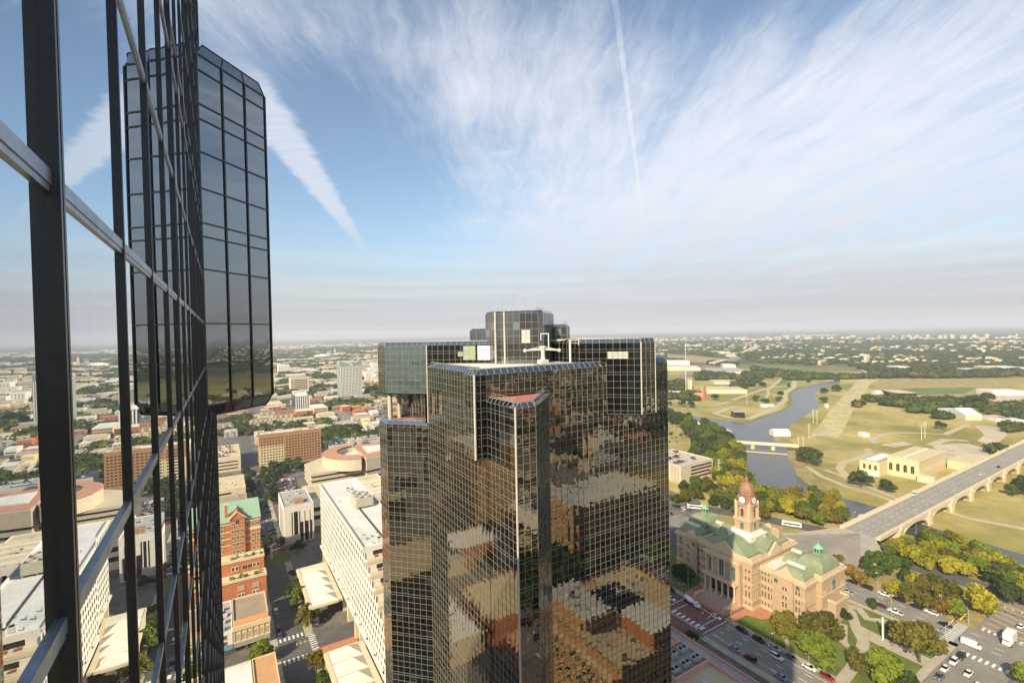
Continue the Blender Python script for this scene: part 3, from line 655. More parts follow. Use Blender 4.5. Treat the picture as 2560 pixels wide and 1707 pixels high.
MATS['river_water'] = bpy.data.materials['river_water']
bk = MB(); strip(bk, P('C', [(720, 470), (850, 483), (980, 492), (1100, 497), (1250, 500), (1400, 513)]), 55, .10); struct('river_water', bk, MATS['river_water'])
# lighter sandy margins and reed banks along the water
M_BANK = mat('reed_bank', (.27, .21, .075), .95, .35, .08, stain=.3)
bn = MB(); strip(bn, [(p[0]+5, p[1]-4) for p in far_[14:]], 16, .07); struct('river_bank', bn, M_BANK)
bn = MB(); strip(bn, [(p[0]-4, p[1]-3) for p in east], 14, .065); struct('river_bank', bn, mat('green_bank', (.16, .17, .04), .95, .3, .08))
# tracks and paths on the flood plain
tk = MB()
lv_ = MB(); strip(lv_, P('D', [(0, 975), (60, 900), (130, 780), (230, 650), (330, 530), (370, 495)]), 30, .13); struct('levee_crown', lv_, mat('levee_grass', (.43, .36, .17), .95, .3, .05, stain=.3))
for k, pts, w_ in [('C', [(1200, 985), (1340, 940), (1443, 925)], 5), ('D', [(0, 975), (60, 900), (130, 780), (230, 650), (330, 530), (370, 495)], 4), ('D', [(370, 495), (280, 440), (100, 470), (-200, 465)], 8),
                   ('C', [(1180, 1210), (1300, 1290), (1443, 1345)], 5), ('D', [(0, 1295), (180, 1370), (400, 1430), (560, 1490)], 5), ('D', [(0, 1235), (120, 1275), (300, 1350), (600, 1475)], 5),
                   ('D', [(180, 1290), (120, 1230), (150, 1180), (260, 1150), (360, 1110), (340, 1070)], 7), ('D', [(410, 1030), (370, 1000), (450, 960), (560, 945), (800, 950), (950, 960), (1130, 880)], 7),
                   ('C', [(85, 820), (160, 880), (260, 960), (370, 1005)], 9), ('C', [(85, 700), (250, 712), (420, 735), (520, 720), (570, 705)], 8), ('C', [(90, 740), (300, 765), (500, 765), (620, 745)], 5),
                   ('C', [(600, 690), (740, 640), (860, 600), (980, 580), (1070, 570)], 9), ('C', [(1055, 510), (1085, 545), (1080, 590), (1000, 640), (1010, 690), (960, 735), (850, 790), (720, 840), (590, 830), (460, 795), (560, 755), (640, 745)], 11),
                   ('C', [(850, 690), (885, 640), (870, 600)], 6), ('C', [(880, 605), (940, 560), (1000, 510)], 8), ('D', [(830, 1045), (960, 1000), (1130, 1010)], 10), ('F', [(1060, 140), (1250, 195), (1679, 275)], 6)]:
    ZC2 = globals().get('ZC2', 0)+1; strip(tk, P(k, pts), w_, .16+.004*ZC2)
struct('gravel_path', tk, M_TRACK)
bl = MB()
for k, pts in [('D', [(840, 1040), (1130, 1030), (1270, 1070), (1300, 1150), (1150, 1190), (950, 1150)]), ('D', [(1180, 890), (1380, 900), (1440, 965), (1330, 1050), (1200, 1010), (1260, 960)]), ('D', [(440, 1040), (620, 1015), (700, 1035), (560, 1060)]),
               ('D', [(1230, 660), (1568, 660), (1568, 720), (1280, 735)]), ('C', [(520, 905), (570, 915), (610, 945), (560, 935)])]:
    bl.quad(*[(p[0], p[1], .12) for p in P(k, pts)][::-1])
struct('bare_ground', bl, mat('bare_caliche', (.46, .39, .29), .95, .2, .05, stain=.4))
gg_ = MB()
for k, pts in [('C', [(940, 580), (1000, 510), (1060, 512), (1068, 560), (1000, 585)]), ('D', [(540, 600), (1200, 590), (1100, 640), (700, 650)]), ('C', [(620, 410), (1000, 430), (1443, 470), (1443, 495), (1000, 470), (640, 430)])]:
    gg_.quad(*[(p[0], p[1], .11) for p in P(k, pts)][::-1])
struct('green_field', gg_, mat('green_field', (.12, .16, .035), .95, .25, .02))
gg_ = MB()
for k, pts in [('C', [(70, 335), (330, 345), (600, 375), (560, 400), (300, 395), (70, 370)]), ('D', [(370, 560), (450, 520), (1000, 520), (1568, 525), (1568, 560), (1300, 620), (1000, 680), (500, 660)])]:
    gg_.quad(*[(p[0], p[1], .09) for p in P(k, pts)][::-1])
struct('dry_field', gg_, M_DRY)

# streets (all lie on the grid)
rd = MB(); rw = MB()
ZC = [0]
def road(mb, x0, x1, y0, y1, z=.16):
    ZC[0] += 1; z += .003*(ZC[0] % 16) if z == .16 else 0
    mb.quad((x0, y0, z), (x1, y0, z), (x1, y1, z), (x0, y1, z))
road(rd, 18.5, 30, 40, 900); road(rd, -300, 18.5, 226.5, 238.5); road(rd, 30, 140, 226.5, 238.5); road(rd, 105, 290, 141, 142)
road(rw, 185, 203, -300, 138); road(rd, 185, 203, 164, 420); road(rd, -300, 185, 58, 66); road(rw, 271.5, 291.5, -300, 240); road(rw, 203, 340, 56, 74)
road(rd, 203, 300, 205, 222); road(rd, -250, 18.5, 325, 338); road(rd, 30, 160, 345, 352); road(rd, -250, 18, 520, 532); road(rd, 30, 200, 512, 522)
road(rw, -60, 185, -90, -74); road(rw, 150, 166, -300, -90); road(rd, -60, 18, 143, 152)
struct('street', rd, M_ASPH); struct('street', rw, M_ASPHL)
mj = MB(); road(mj, 30, 205, 141, 161, .155); road(mj, 185, 203, 138, 164, .17); struct('brick_street', mj, M_BRICKP)
# upper road, bridge approach and ramp
ap = MB(); strip(ap, [(362, -60), (348, 20), (343, 65), (341, 100), (338, 128), (330, 150), (334, 165)], 13, .24); struct('curved_road', ap, M_ASPH)
ap = MB(); strip(ap, [(292, 262), (318, 236), (334, 205), (343, 180), (352, 158)], 13, .25); strip(ap, [(262, 300), (292.5, 261.5)], 13, .247); struct('curved_road', ap, M_ASPH)
sheet('paved_island', [(296, 215), (330, 172), (335, 168), (326, 150), (300, 152), (291.5, 190), (291.5, 236)], .13, M_CONC)
sheet('parking_strip', [(291.5, 40), (334, 66), (330, 140), (296, 150), (291.5, 140)], .09, M_DRY)
sw = MB()
def slab(x0, x1, y0, y1, h=.14): sw.box(x0, x1, y0, y1, 0, h)
slab(203, 206, 74, 138); slab(181.5, 185, 74, 138); slab(181.5, 185, 164, 205); slab(203, 206, 164, 205); slab(268.5, 271.5, 74, 200); slab(15.6, 18.5, 152, 226.5, .16); slab(15.6, 18.5, 238.5, 325); slab(30, 33.5, 238.5, 325); slab(30, 33.5, 161, 226.5)
slab(15.6, 18.5, 338, 520); slab(30, 33, 352, 512); slab(203, 271.5, 74, 77); slab(104, 181.5, 138.5, 141); slab(33, 104, 138.5, 141)
struct('sidewalk', sw, M_CONC)
pm = MB()
def dash(x0, x1, y0, y1, w_=.16, gap=6, ln=3, z=.225):
    L = math.hypot(x1-x0, y1-y0); k = 0.0; ux, uy = (x1-x0)/L, (y1-y0)/L
    while k < L:
        e = min(L, k+ln); a = (x0+ux*k, y0+uy*k); b = (x0+ux*e, y0+uy*e)
        pm.quad((a[0]-uy*-w_, a[1]-ux*w_, z), (b[0]+uy*w_, b[1]-ux*w_, z), (b[0]-uy*w_, b[1]+ux*w_, z), (a[0]-uy*w_, a[1]+ux*w_, z)); k += ln+gap
for xx in (189, 193, 197.5): dash(xx, xx, -100, 136)
for xx in (276.5, 281, 286): dash(xx, xx, -100, 200)
dash(188.6, 188.6, 60, 137, .13, .01, 50); dash(199.6, 199.6, 60, 137, .13, .01, 50)
def bars(x0, x1, y0, y1, n, along='x', z=.23):
    for i in range(n):
        f = (i+.15)/n; g = (i+.6)/n
        if along == 'x': pm.quad((x0+(x1-x0)*f, y0, z), (x0+(x1-x0)*g, y0, z), (x0+(x1-x0)*g, y1, z), (x0+(x1-x0)*f, y1, z))
        else: pm.quad((x0, y0+(y1-y0)*f, z), (x1, y0+(y1-y0)*f, z), (x1, y0+(y1-y0)*g, z), (x0, y0+(y1-y0)*g, z))
bars(271.5, 291.5, 76, 80, 12); bars(264, 267.5, 57, 73, 8, 'y'); bars(292.5, 296, 57, 73, 8, 'y'); bars(185, 203, 50.5, 54, 10)
bars(187, 190, 141, 160, 7, 'y', .23); bars(31, 34, 226.5, 238.5, 7, 'y'); bars(19, 30, 222.5, 225.5, 6); bars(19, 30, 240, 243, 6); bars(14, 17, 227, 238, 7, 'y'); bars(300, 303, 242, 256, 8, 'y'); bars(206, 220, 223, 227, 8)
for (a, b, c_, d) in [(185.2, 202.8, 139, 139.4), (185.2, 202.8, 143, 143.4), (185.2, 202.8, 158.6, 159), (185.2, 202.8, 162.6, 163), (186, 186.4, 143.4, 158.6), (201.6, 202, 143.4, 158.6)]: road(pm, a, b, c_, d, .234)
struct('road_markings', pm, M_PAINT)
ym = MB()
for i in range(7): ym.quad((292.5+i*5.5, 58, .23), (293.2+i*5.5, 58, .23), (297.2+i*5.5, 73, .23), (296.5+i*5.5, 73, .23))
struct('road_markings', ym, M_YELP)
# courthouse square
sheet('lawn', [(206, 77), (268.5, 77), (268.5, 137), (226, 137), (206, 137)], .10, M_LAWN)
sheet('lawn', [(206, 166), (268.5, 166), (268.5, 204), (206, 204)], .10, M_LAWN)
sheet('brick_plaza', [(203, 137), (222, 137), (232, 131), (232, 137), (262, 137), (262, 168), (222, 168), (203, 166)], .15, M_BRICKL)
sheet('brick_plaza', [(215, 137), (218, 131), (229, 126), (229, 137)], .13, M_BRICKL)
pth = MB()
for pts, w_ in [([(268, 124), (260, 111), (247, 103), (239, 97), (224, 93), (206, 91)], 4.5), ([(262, 117), (266, 110), (260, 104), (264, 99), (268, 92)], 4), ([(247, 103), (246, 92), (246, 77)], 8), ([(206, 112), (212, 116), (214, 118)], 1.6), ([(226, 93), (232, 102), (246, 108)], 3), ([(268, 92), (262, 77)], 6)]:
    ZC2 = ZC2+1; strip(pth, pts, w_, .10+.004*ZC2)
struct('stone_path', pth, M_CONC)
mu_ = MB()
for cx_, cy_, r_ in [(215, 104, 5.5), (222, 122, 5), (267, 113, 4.5), (233, 111, 5), (262, 86, 4.5)]:
    mu_.quad(*[(cx_+r_*math.cos(k*.5236), cy_+r_*math.sin(k*.5236), .135) for k in range(12)])
struct('mulch_bed', mu_, mat('mulch', (.33, .19, .075), .95, .2, .6))
sheet('lawn', [(26+9*math.cos(k*.4), 334+9*math.sin(k*.4)) for k in range(15)], .22, M_LAWN)
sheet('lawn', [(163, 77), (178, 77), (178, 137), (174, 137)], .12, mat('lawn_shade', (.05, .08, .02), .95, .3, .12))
sheet('brick_sidewalk', [(33, 196), (50, 196), (50, 226.5), (33, 226.5)], .17, M_BRICKL)
# ================================================================ courthouse
M_GRAN = brick('pink_granite', (.47, .335, .215), (.33, .23, .145), .62, .025)
M_GRAN2 = mat('pale_granite_trim', (.53, .39, .245), .8, .08, .6)
M_WST = mat('white_tower_base', (.74, .64, .56), .8, .06, .6)
M_COPG = mat('green_copper', (.205, .235, .14), .7, .16, .3, stain=.25)
M_COPG2 = mat('green_copper_bright', (.20, .40, .24), .6, .12, .6)
M_COPR = mat('brown_copper', (.27, .145, .09), .55, .2, .5, stain=.3)
M_WIN = mat('window_glass_dark', (.018, .022, .024), .12, .4, .8, spec=.8)
M_TEALW = mat('window_glass_teal', (.05, .12, .115), .15, .3, .8, spec=.8)
M_CLOCK = mat('clock_face_white', (.68, .72, .66), .5, .05, 2)
M_HAND = mat('clock_hand', (.02, .02, .02), .5, .1, 2)
M_SKYL = mat('ridge_skylight', (.50, .56, .46), .6, .1, .8)
ch = thing('courthouse', 'pink granite courthouse with green copper domes and a brown domed clock tower', 'courthouse', (241, 152, 0))
YC = 152.5
def mir(y): return 2*YC-y
def bx(name, m_, *b, parent=None):
    q = MB()
    for k in b: q.box(*k)
    return q.build(name, m_, parent or ch)
def walled(x0, x1, y0, y1, h, nm='wall_block', belts=(4.6, 12.8), corn=.8):
    w_ = bx(nm, M_GRAN, (x0, x1, y0, y1, 0, h))
    c = MB(); c.box(x0-corn, x1+corn, y0-corn, y1+corn, h-.9, h+.02); c.box(x0-corn*.6, x1+corn*.6, y0-corn*.6, y1+corn*.6, h-1.5, h-.9)
    for b in belts: c.box(x0-.3, x1+.3, y0-.3, y1+.3, b-.25, b+.25)
    c.box(x0-.35, x1+.35, y0-.35, y1+.35, 0, 1.4)
    c.build('cornice', M_GRAN2, w_)
    p = MB(); p.box(x0, x1, y0, y0+.5, h, h+1.2); p.box(x0, x1, y1-.5, y1, h, h+1.2); p.box(x0, x0+.5, y0+.5, y1-.5, h, h+1.2); p.box(x1-.5, x1, y0+.5, y1-.5, h, h+1.2); p.build('parapet', M_GRAN2, w_)
    return w_
center = walled(221, 261, 137.5, 167.5, 24.2, 'center_block'); wingR = walled(228, 257, 116, 137.4, 20.2, 'wing'); wingL = walled(228, 257, 167.6, 189, 20.2, 'wing')
endR = walled(238, 260, 113.5, 124, 21.5, 'end_pavilion'); endL = walled(238, 260, mir(124), mir(113.5), 21.5, 'end_pavilion')
for (a, b) in ((130, 137.3), (mir(137.3), mir(130))):
    bx('flat_roof', M_ROOFW, (231, 256, a, b, 20.25, 20.6))
for s in (0, 1):
    yy = (lambda y: y) if s == 0 else mir
    # end porch with balcony, front pedimented pavilion of the wing
    bx('end_porch', M_GRAN, (243, 255, *sorted((yy(109.8), yy(113.4))), 0, 9.6)); bx('balcony', M_GRAN2, (242.6, 255.4, *sorted((yy(109.4), yy(109.9))), 9.6, 10.7), (242.6, 243.2, *sorted((yy(109.9), yy(113.4))), 9.6, 10.7), (254.8, 255.4, *sorted((yy(109.9), yy(113.4))), 9.6, 10.7))
    q = MB(); ya, yb = sorted((yy(121), yy(131))); q.box(226.9, 228, ya, yb, 0, 20); q.build('wing_pavilion', M_GRAN, ch)
    q = MB(); q.prism([(226.5, ya-.4), (230, ya-.4), (230, yb+.4), (226.5, yb+.4)], 20.1, 20.8)
    q.add([(226.6, ya, 20.8), (226.6, yb, 20.8), (226.6, (ya+yb)/2, 24.2), (232, ya, 20.8), (232, yb, 20.8), (232, (ya+yb)/2, 24.2)], [(0, 2, 1), (3, 4, 5), (0, 3, 5, 2), (1, 2, 5, 4), (0, 1, 4, 3)]); q.build('pediment', M_GRAN2, ch)
def cushion(name, x0, x1, y0, y1, z0, h, lantern=False, ridge=None):
    """square dome: flat-sided, swelling out from its wall and closing to a small crown"""
    q = MB(); cx_, cy_ = (x0+x1)/2, (y0+y1)/2; hx, hy = (x1-x0)/2, (y1-y0)/2; prev = None; n = 9
    for i in range(n+1):
        a = math.pi/2*i/n*.93; s = math.cos(a)**.72; z_ = z0+h*math.sin(a)
        rx = max(hx*s, .6); ry = max(hy*s, .6)
        if ridge == 'y': ry = max(hy*s, hy*.55)
        if ridge == 'x': rx = max(hx*s, hx*.55)
        cur = [(cx_-rx, cy_-ry, z_), (cx_+rx, cy_-ry, z_), (cx_+rx, cy_+ry, z_), (cx_-rx, cy_+ry, z_)]
        if prev:
            for k in range(4): q.quad(prev[k], prev[(k+1) % 4], cur[(k+1) % 4], cur[k])
        prev = cur
    q.quad(*prev); d = q.build(name, M_COPG, ch)
    if ridge:
        b_ = MB(); L = (hy if ridge == 'y' else hx)*.62
        if ridge == 'y': b_.box(cx_-.9, cx_+.9, cy_-L, cy_+L, z0+h*.96, z0+h+1.2)
        else: b_.box(cx_-L, cx_+L, cy_-.9, cy_+.9, z0+h*.96, z0+h+1.2)
        b_.build('ridge_skylight', M_SKYL, d)
    if lantern:
        b_ = MB(); b_.box(cx_-1.4, cx_+1.4, cy_-1.4, cy_+1.4, z0+h-.3, z0+h+2.6); b_.lathe(cx_, cy_, [(2.4, z0+h+2.6), (1.9, z0+h+3.2), (.7, z0+h+4.1), (.12, z0+h+4.8), (.1, z0+h+5.6)], 8); b_.build('lantern', M_COPG2, d)
        w_ = MB()
        for k in range(4):
            dx, dy = [(1, 0), (0, 1), (-1, 0), (0, -1)][k]
            for o_ in (-.6, .6): w_.box(cx_+dx*1.42-.32*abs(dy)-.02+o_*abs(dy), cx_+dx*1.42+.32*abs(dy)+.02+o_*abs(dy), cy_+dy*1.42-.32*abs(dx)-.02+o_*abs(dx), cy_+dy*1.42+.32*abs(dx)+.02+o_*abs(dx), z0+h+.4, z0+h+2.2)
        w_.build('lantern_opening', M_WIN, d)
for s in (0, 1):
    yy = (lambda y: y) if s == 0 else mir
    cushion('front_dome', 228.6, 240, *sorted((yy(116.5), yy(130))), 20.2, 4.6, ridge='y')
    cushion('big_dome', 240.5, 257, *sorted((yy(114.2), yy(126.5))), 21.6, 6.8, lantern=True)
    cushion('rear_dome', 242, 256, *sorted((yy(126.6), yy(134.5))), 20.4, 4.4, ridge='y')
# green gabled roofs of the centre block, crossing under the tower
q = MB(); zr0, zr1 = 25.2, 30.2
q.add([(222, 140.5, zr0), (260, 140.5, zr0), (260, 164.5, zr0), (222, 164.5, zr0), (226, YC, zr1), (256, YC, zr1)], [(0, 1, 5, 4), (2, 3, 4, 5), (0, 4, 3), (1, 2, 5)]); q.build('main_roof', M_COPG, ch)
q = MB(); q.add([(232.5, 138, zr0), (250, 138, zr0), (250, 167, zr0), (232.5, 167, zr0), (241.2, 138.6, zr1-.4), (241.2, 166.4, zr1-.4)], [(1, 5-1, 4, 5, 2)[:0] or (1, 2, 5, 4), (3, 0, 4, 5), (0, 1, 4), (2, 3, 5)]); q.build('cross_roof', M_COPG, ch)
for (xa, ya, horiz) in ((220.6, YC, False), (261.2, YC, False), (241.2, 137.2, True), (241.2, 167.8, True)):
    q = MB(); h_ = 8 if not horiz else 6.5
    if horiz: q.add([(xa-h_, ya-.5, 24.2), (xa+h_, ya-.5, 24.2), (xa, ya-.5, 29.6), (xa-h_, ya+.5, 24.2), (xa+h_, ya+.5, 24.2), (xa, ya+.5, 29.6)], [(0, 1, 2), (3, 5, 4), (0, 2, 5, 3), (1, 4, 5, 2), (0, 3, 4, 1)])
    else: q.add([(xa-.5, ya-h_, 24.2), (xa-.5, ya+h_, 24.2), (xa-.5, ya, 29.8), (xa+.5, ya-h_, 24.2), (xa+.5, ya+h_, 24.2), (xa+.5, ya, 29.8)], [(0, 2, 1), (3, 4, 5), (0, 3, 5, 2), (1, 2, 5, 4), (0, 1, 4, 3)])
    q.build('gable', M_GRAN2, ch)
bx('chimney', M_GRAN, (254, 257.5, 142.5, 147, 24, 31.5))
# portico: two-storey front with columns, balcony and steps
bx('portico_wall', M_GRAN, (218.6, 221, 142.5, 162.5, 0, 22.4)); bx('portico_balcony', M_GRAN2, (215.2, 218.7, 143, 162, 10.6, 11.4), (215.2, 215.7, 143, 162, 11.4, 12.4))
for k in range(6):
    y_ = 144+17*k/5; q = MB(); q.box(215.5, 217, y_-.75, y_+.75, 2.6, 3.4); q.lathe(216.2, y_, [(.55, 3.4), (.5, 9.6), (.68, 10.0), (.72, 10.6)], 10); q.build('column', M_GRAN2, ch)
for k in range(6):
    y_ = 143.6+17.8*k/5; q = MB(); q.lathe(218.2, y_, [(.5, 11.4), (.45, 20.2), (.65, 21)], 8); q.build('upper_column', M_GRAN2, ch)
bx('portico_dark', M_WIN, (218.5, 218.62, 145, 160, 3, 10)); bx('entablature', M_GRAN2, (217.4, 221, 142.2, 162.8, 21, 22.6))
st = MB()
for k in range(12): st.box(207.5+k*.66, 218.6, 145.2-k*.03, 159.8+k*.03, 0, .22*(k+1))
st.build('front_steps', mat('step_stone', (.40, .28, .22), .85, .1, .5), ch)
for y_ in (144.2, 160.8): bx('stair_wall', M_GRAN2, (207.5, 218.6, y_-.7, y_+.7, 0, 2.2))
# windows: every one its own part
WINM = {}
def win_mesh(w_, h_, m_, arch=False, fr=.14, frm=M_GRAN2):
    k = (w_, h_, m_.name, arch, frm.name)
    if k not in WINM:
        q = MB(); q.box(-w_/2, w_/2, -.04, .06, 0, h_)
        if arch: q.add([(w_/2*math.cos(math.pi*i/8), sgn, h_+w_/2*math.sin(math.pi*i/8)) for sgn in (-.04, .06) for i in range(9)], [tuple(range(9)), tuple(range(17, 8, -1))]+[(i, 9+i, 10+i, i+1) for i in range(8)])
        q.cur = 1
        if fr: q.box(-w_/2-fr, w_/2+fr, -.22, .05, -fr*1.4, 0); q.box(-w_/2-fr, -w_/2, -.14, .05, 0, h_); q.box(w_/2, w_/2+fr, -.14, .05, 0, h_); q.box(-w_/2-fr, w_/2+fr, -.14, .05, h_, h_+fr) if not arch else None; q.box(-.05, .05, -.1, 0, 0, h_)
        WINM[k] = q.mesh('window', [m_, frm])
    return WINM[k]
def window(parent, x, y, z, face, w_, h_, m_=None, arch=False, fr=.14, frm=None, nm='window'):
    o = bpy.data.objects.new(nm, win_mesh(w_, h_, m_ or M_WIN, arch, fr, frm or M_GRAN2)); C.objects.link(o); o.parent = parent
    ox, oy, oz = ORG[parent]; o.location = (x-ox, y-oy, z-oz); o.rotation_euler = (0, 0, {'-y': 0, '+x': math.pi/2, '+y': math.pi, '-x': -math.pi/2}[face]); return o
for s in (0, 1):
    yy = (lambda y: y) if s == 0 else mir
    for yk in (133.2, 134.9, 136.4):
        for zk, hh in ((1.9, 1.5), (5.6, 3.2), (9.9, 2.0), (14.0, 2.0), (17.0, 1.5)): window(ch, 227.95, yy(yk), zk, '-x', .85, hh)
    for yk in (118.6, 120.0, 124.2, 125.6, 131.6):
        for zk, hh in ((1.9, 1.5), (6, 2.6), (9.8, 1.9), (14.0, 1.9)): window(ch, 226.85 if 121 < yk < 131 else 227.95, yy(yk), zk, '-x', .85, hh)
    for yk in (119.3, 129.0): window(ch, 227.9 if yk < 121 else 226.85, yy(yk), 16.2, '-x', 1.9, 1.2, M_TEALW, True)
    for xk in (229.8, 231.8, 234.2, 236.4):
        for zk in (6, 10, 14): window(ch, xk, yy(115.95), zk, '-y' if s == 0 else '+y', .85, 2.1)
    window(ch, 249, yy(113.45), 12.2, '-y' if s == 0 else '+y', 3.4, 4.2, M_TEALW, True); 
    for xk in (239.6, 241.6, 256.6, 258.6):
        for zk in (4, 12.5): window(ch, xk, yy(113.45), zk, '-y' if s == 0 else '+y', .85, 2.4)
    for yk in (139.0, 140.8):
        for zk, hh in ((1.9, 1.5), (5.6, 3.2), (10.2, 1.3), (14.2, 2.0), (18.2, 1.6)): window(ch, 220.95, yy(yk), zk, '-x', .85, hh)
    for xk in (222.4, 224.2, 226.0):
        for zk, hh in ((5.6, 3.2), (10.2, 1.6), (14.2, 2.0), (18.2, 1.6)): window(ch, xk, yy(137.45), zk, '-y' if s == 0 else '+y', .8, hh)
for yk, w_ in ((146.2, 2.6), (152.5, 4.6), (158.8, 2.6)): window(ch, 218.5, yk, 12.2, '-x', w_, 5.6, M_TEALW, True, .25)
# tower
TX, TY = 240.5, 152.3
q = MB(); q.box(TX-7, TX+7, TY-6.3, TY+6.3, 25, 29.6); q.box(TX-7.5, TX+7.5, TY-6.8, TY+6.8, 29.6, 30.3); q.box(TX-5.6, TX+5.6, TY-5.4, TY+5.4, 30.3, 31.6); q.build('tower_base', M_WST, ch)
sh = bx('tower_shaft', M_GRAN, (TX-4.4, TX+4.4, TY-4.4, TY+4.4, 31.4, 37))
bx('tower_belt', M_GRAN2, (TX-4.9, TX+4.9, TY-4.9, TY+4.9, 37, 38), parent=sh)
q = MB(); q.lathe(TX, TY, [(4.5, 38), (4.3, 44.4), (5.2, 45), (5.3, 45.7)], 8, math.pi/8); s2 = q.build('tower_upper_stage', M_GRAN, ch)
for dx in (-1, 1):
    for dy in (-1, 1): q = MB(); q.box(TX+dx*3.6-.7, TX+dx*3.6+.7, TY+dy*3.6-.7, TY+dy*3.6+.7, 38, 45.9); q.lathe(TX+dx*3.9, TY+dy*3.9, [(.7, 45.9), (.2, 47.4)], 6); q.build('corner_pier', M_GRAN2, ch)
for face, dx, dy in (('-x', -1, 0), ('-y', 0, -1), ('+x', 1, 0), ('+y', 0, 1)):
    window(ch, TX+dx*4.45, TY+dy*4.45, 32.2, face, 2.0, 2.6, M_TEALW, True); window(ch, TX+dx*4.2, TY+dy*4.2, 39.2, face, 1.7, 3.2, M_WIN, True)
q = MB(); q.lathe(TX, TY, [(3.9, 45.7), (3.9, 46.6), (3.7, 50.4), (4.1, 50.7), (4.0, 51.2)], 8, math.pi/8); drum = q.build('clock_drum', M_COPR, ch)
for dx, dy in ((-1, 0), (0, -1), (1, 0), (0, 1)):
    px_, py_ = TX+dx*3.9, TY+dy*3.9; q = MB(); a = Vector((px_, py_, 47.9)); d = Vector((dx, dy, 0)); q.tube(a-d*.6, a+d*.25, 2.05, 20); k_ = q.build('clock_surround', M_COPR, drum)
    q = MB(); q.tube(a+d*.2, a+d*.36, 1.72, 20); f_ = q.build('clock_face', M_CLOCK, drum)
    q = MB(); u_ = Vector((dy, -dx, 0)); c = a+d*.42
    for e_, r_ in ((u_*.9+Vector((0, 0, .55)), .09), (u_*-1.2+Vector((0, 0, .5)), .06)): q.tube(c, c+e_, r_, 4)
    for h_ in range(12): an = h_*math.pi/6; c2 = c+(u_*math.cos(an)+Vector((0, 0, math.sin(an))))*1.4; c3_ = c+(u_*math.cos(an)+Vector((0, 0, math.sin(an))))*1.6; q.tube(c2, c3_, .05, 4)
    q.build('clock_hands', M_HAND, drum)
q = MB(); q.lathe(TX, TY, [(3.9, 51.2), (3.95, 52.2), (3.6, 53.8), (2.8, 55.4), (1.7, 56.5), (1.2, 56.8)], 8, math.pi/8); q.build('copper_dome', M_COPR, ch)
q = MB(); q.lathe(TX, TY, [(1.0, 56.8), (1.1, 57.0), (.8, 57.2), (.7, 58.6), (1.0, 58.8), (.5, 59.4), (.15, 60), (.05, 61.5)], 8); q.build('finial', M_COPR, ch)
# ================================================================ downtown buildings
M_WHT = mat('white_concrete', (.66, .62, .54), .8, .06, .4, stain=.12)
M_CREAM = mat('cream_wall', (.58, .48, .32), .85, .08, .3, stain=.12)
M_TAN = mat('tan_wall', (.50, .42, .30), .85, .1, .3, stain=.15)
M_GREYC = mat('grey_concrete', (.36, .34, .30), .85, .1, .3, stain=.2)
M_BRO = brick('orange_brick', (.43, .155, .055), (.34, .2, .12)); M_BRR = brick('red_brick', (.50, .165, .055), (.36, .2, .14)); M_BRB = brick('brown_brick', (.40, .20, .085), (.3, .2, .14)); M_OCH = brick('ochre_brick', (.50, .27, .095), (.4, .28, .16))
M_YEL = mat('yellow_stucco', (.66, .50, .16), .8, .08, .5); M_PALEY = mat('pale_yellow_wall', (.57, .46, .27), .85, .07, .4)
M_ORR = mat('orange_roof', (.50, .27, .13), .9, .1, .3, stain=.3); M_TANR = mat('tan_roof', (.52, .42, .26), .95, .12, .12, stain=.35); M_BRR2 = mat('brown_roof', (.30, .235, .165), .95, .14, .15, stain=.35)
M_GREYR = mat('grey_roof', (.34, .33, .31), .95, .15, .1, stain=.4); M_RIM = mat('rust_roof_rim', (.42, .22, .14), .9, .1, .3)
M_GRN = mat('green_metal_roof', (.24, .37, .26), .6, .1, .6); M_TENT = mat('tent_fabric', (.60, .56, .47), .7, .06, .8)
M_STRIP = mat('strip_window', (.02, .018, .016), .2, .3, .5, spec=.6); M_BLUEW = mat('blue_glass', (.035, .04, .10), .15, .3, .3, spec=.7); M_PINKE = mat('pink_coping', (.58, .31, .24), .8, .06, .6)
M_SHIN = mat('shingle_roof', (.20, .17, .13), .9, .18, .4); M_TREL = mat('planter_green', (.13, .17, .03), .9, .4, 1.2)
OCC = [(-50, 3, -4, 50), (33, 106, 60, 140), (48, 74, 150, 320), (204, 270, 70, 205)]
def tmp_q(): return MB()
def block(name, label, cat, x0, x1, y0, y1, h, wall, roof, group=None, par=.7, z0=0, wm=None):
    t_ = thing(name, label, cat, ((x0+x1)/2, (y0+y1)/2, z0), group)
    q = MB(); q.box(x0, x1, y0, y1, z0, h); q.cur = 1; e = .35
    q.box(x0, x1, y0, y0+e, h, h+par); q.box(x0, x1, y1-e, y1, h, h+par); q.box(x0, x0+e, y0+e, y1-e, h, h+par); q.box(x1-e, x1, y0+e, y1-e, h, h+par)
    q.build('wall', [wall, wm or wall], t_)
    q = MB(); q.box(x0+e, x1-e, y0+e, y1-e, h, h+.12); q.build('roof', roof, t_)
    OCC.append((x0-3, x1+3, y0-3, y1+3)); return t_
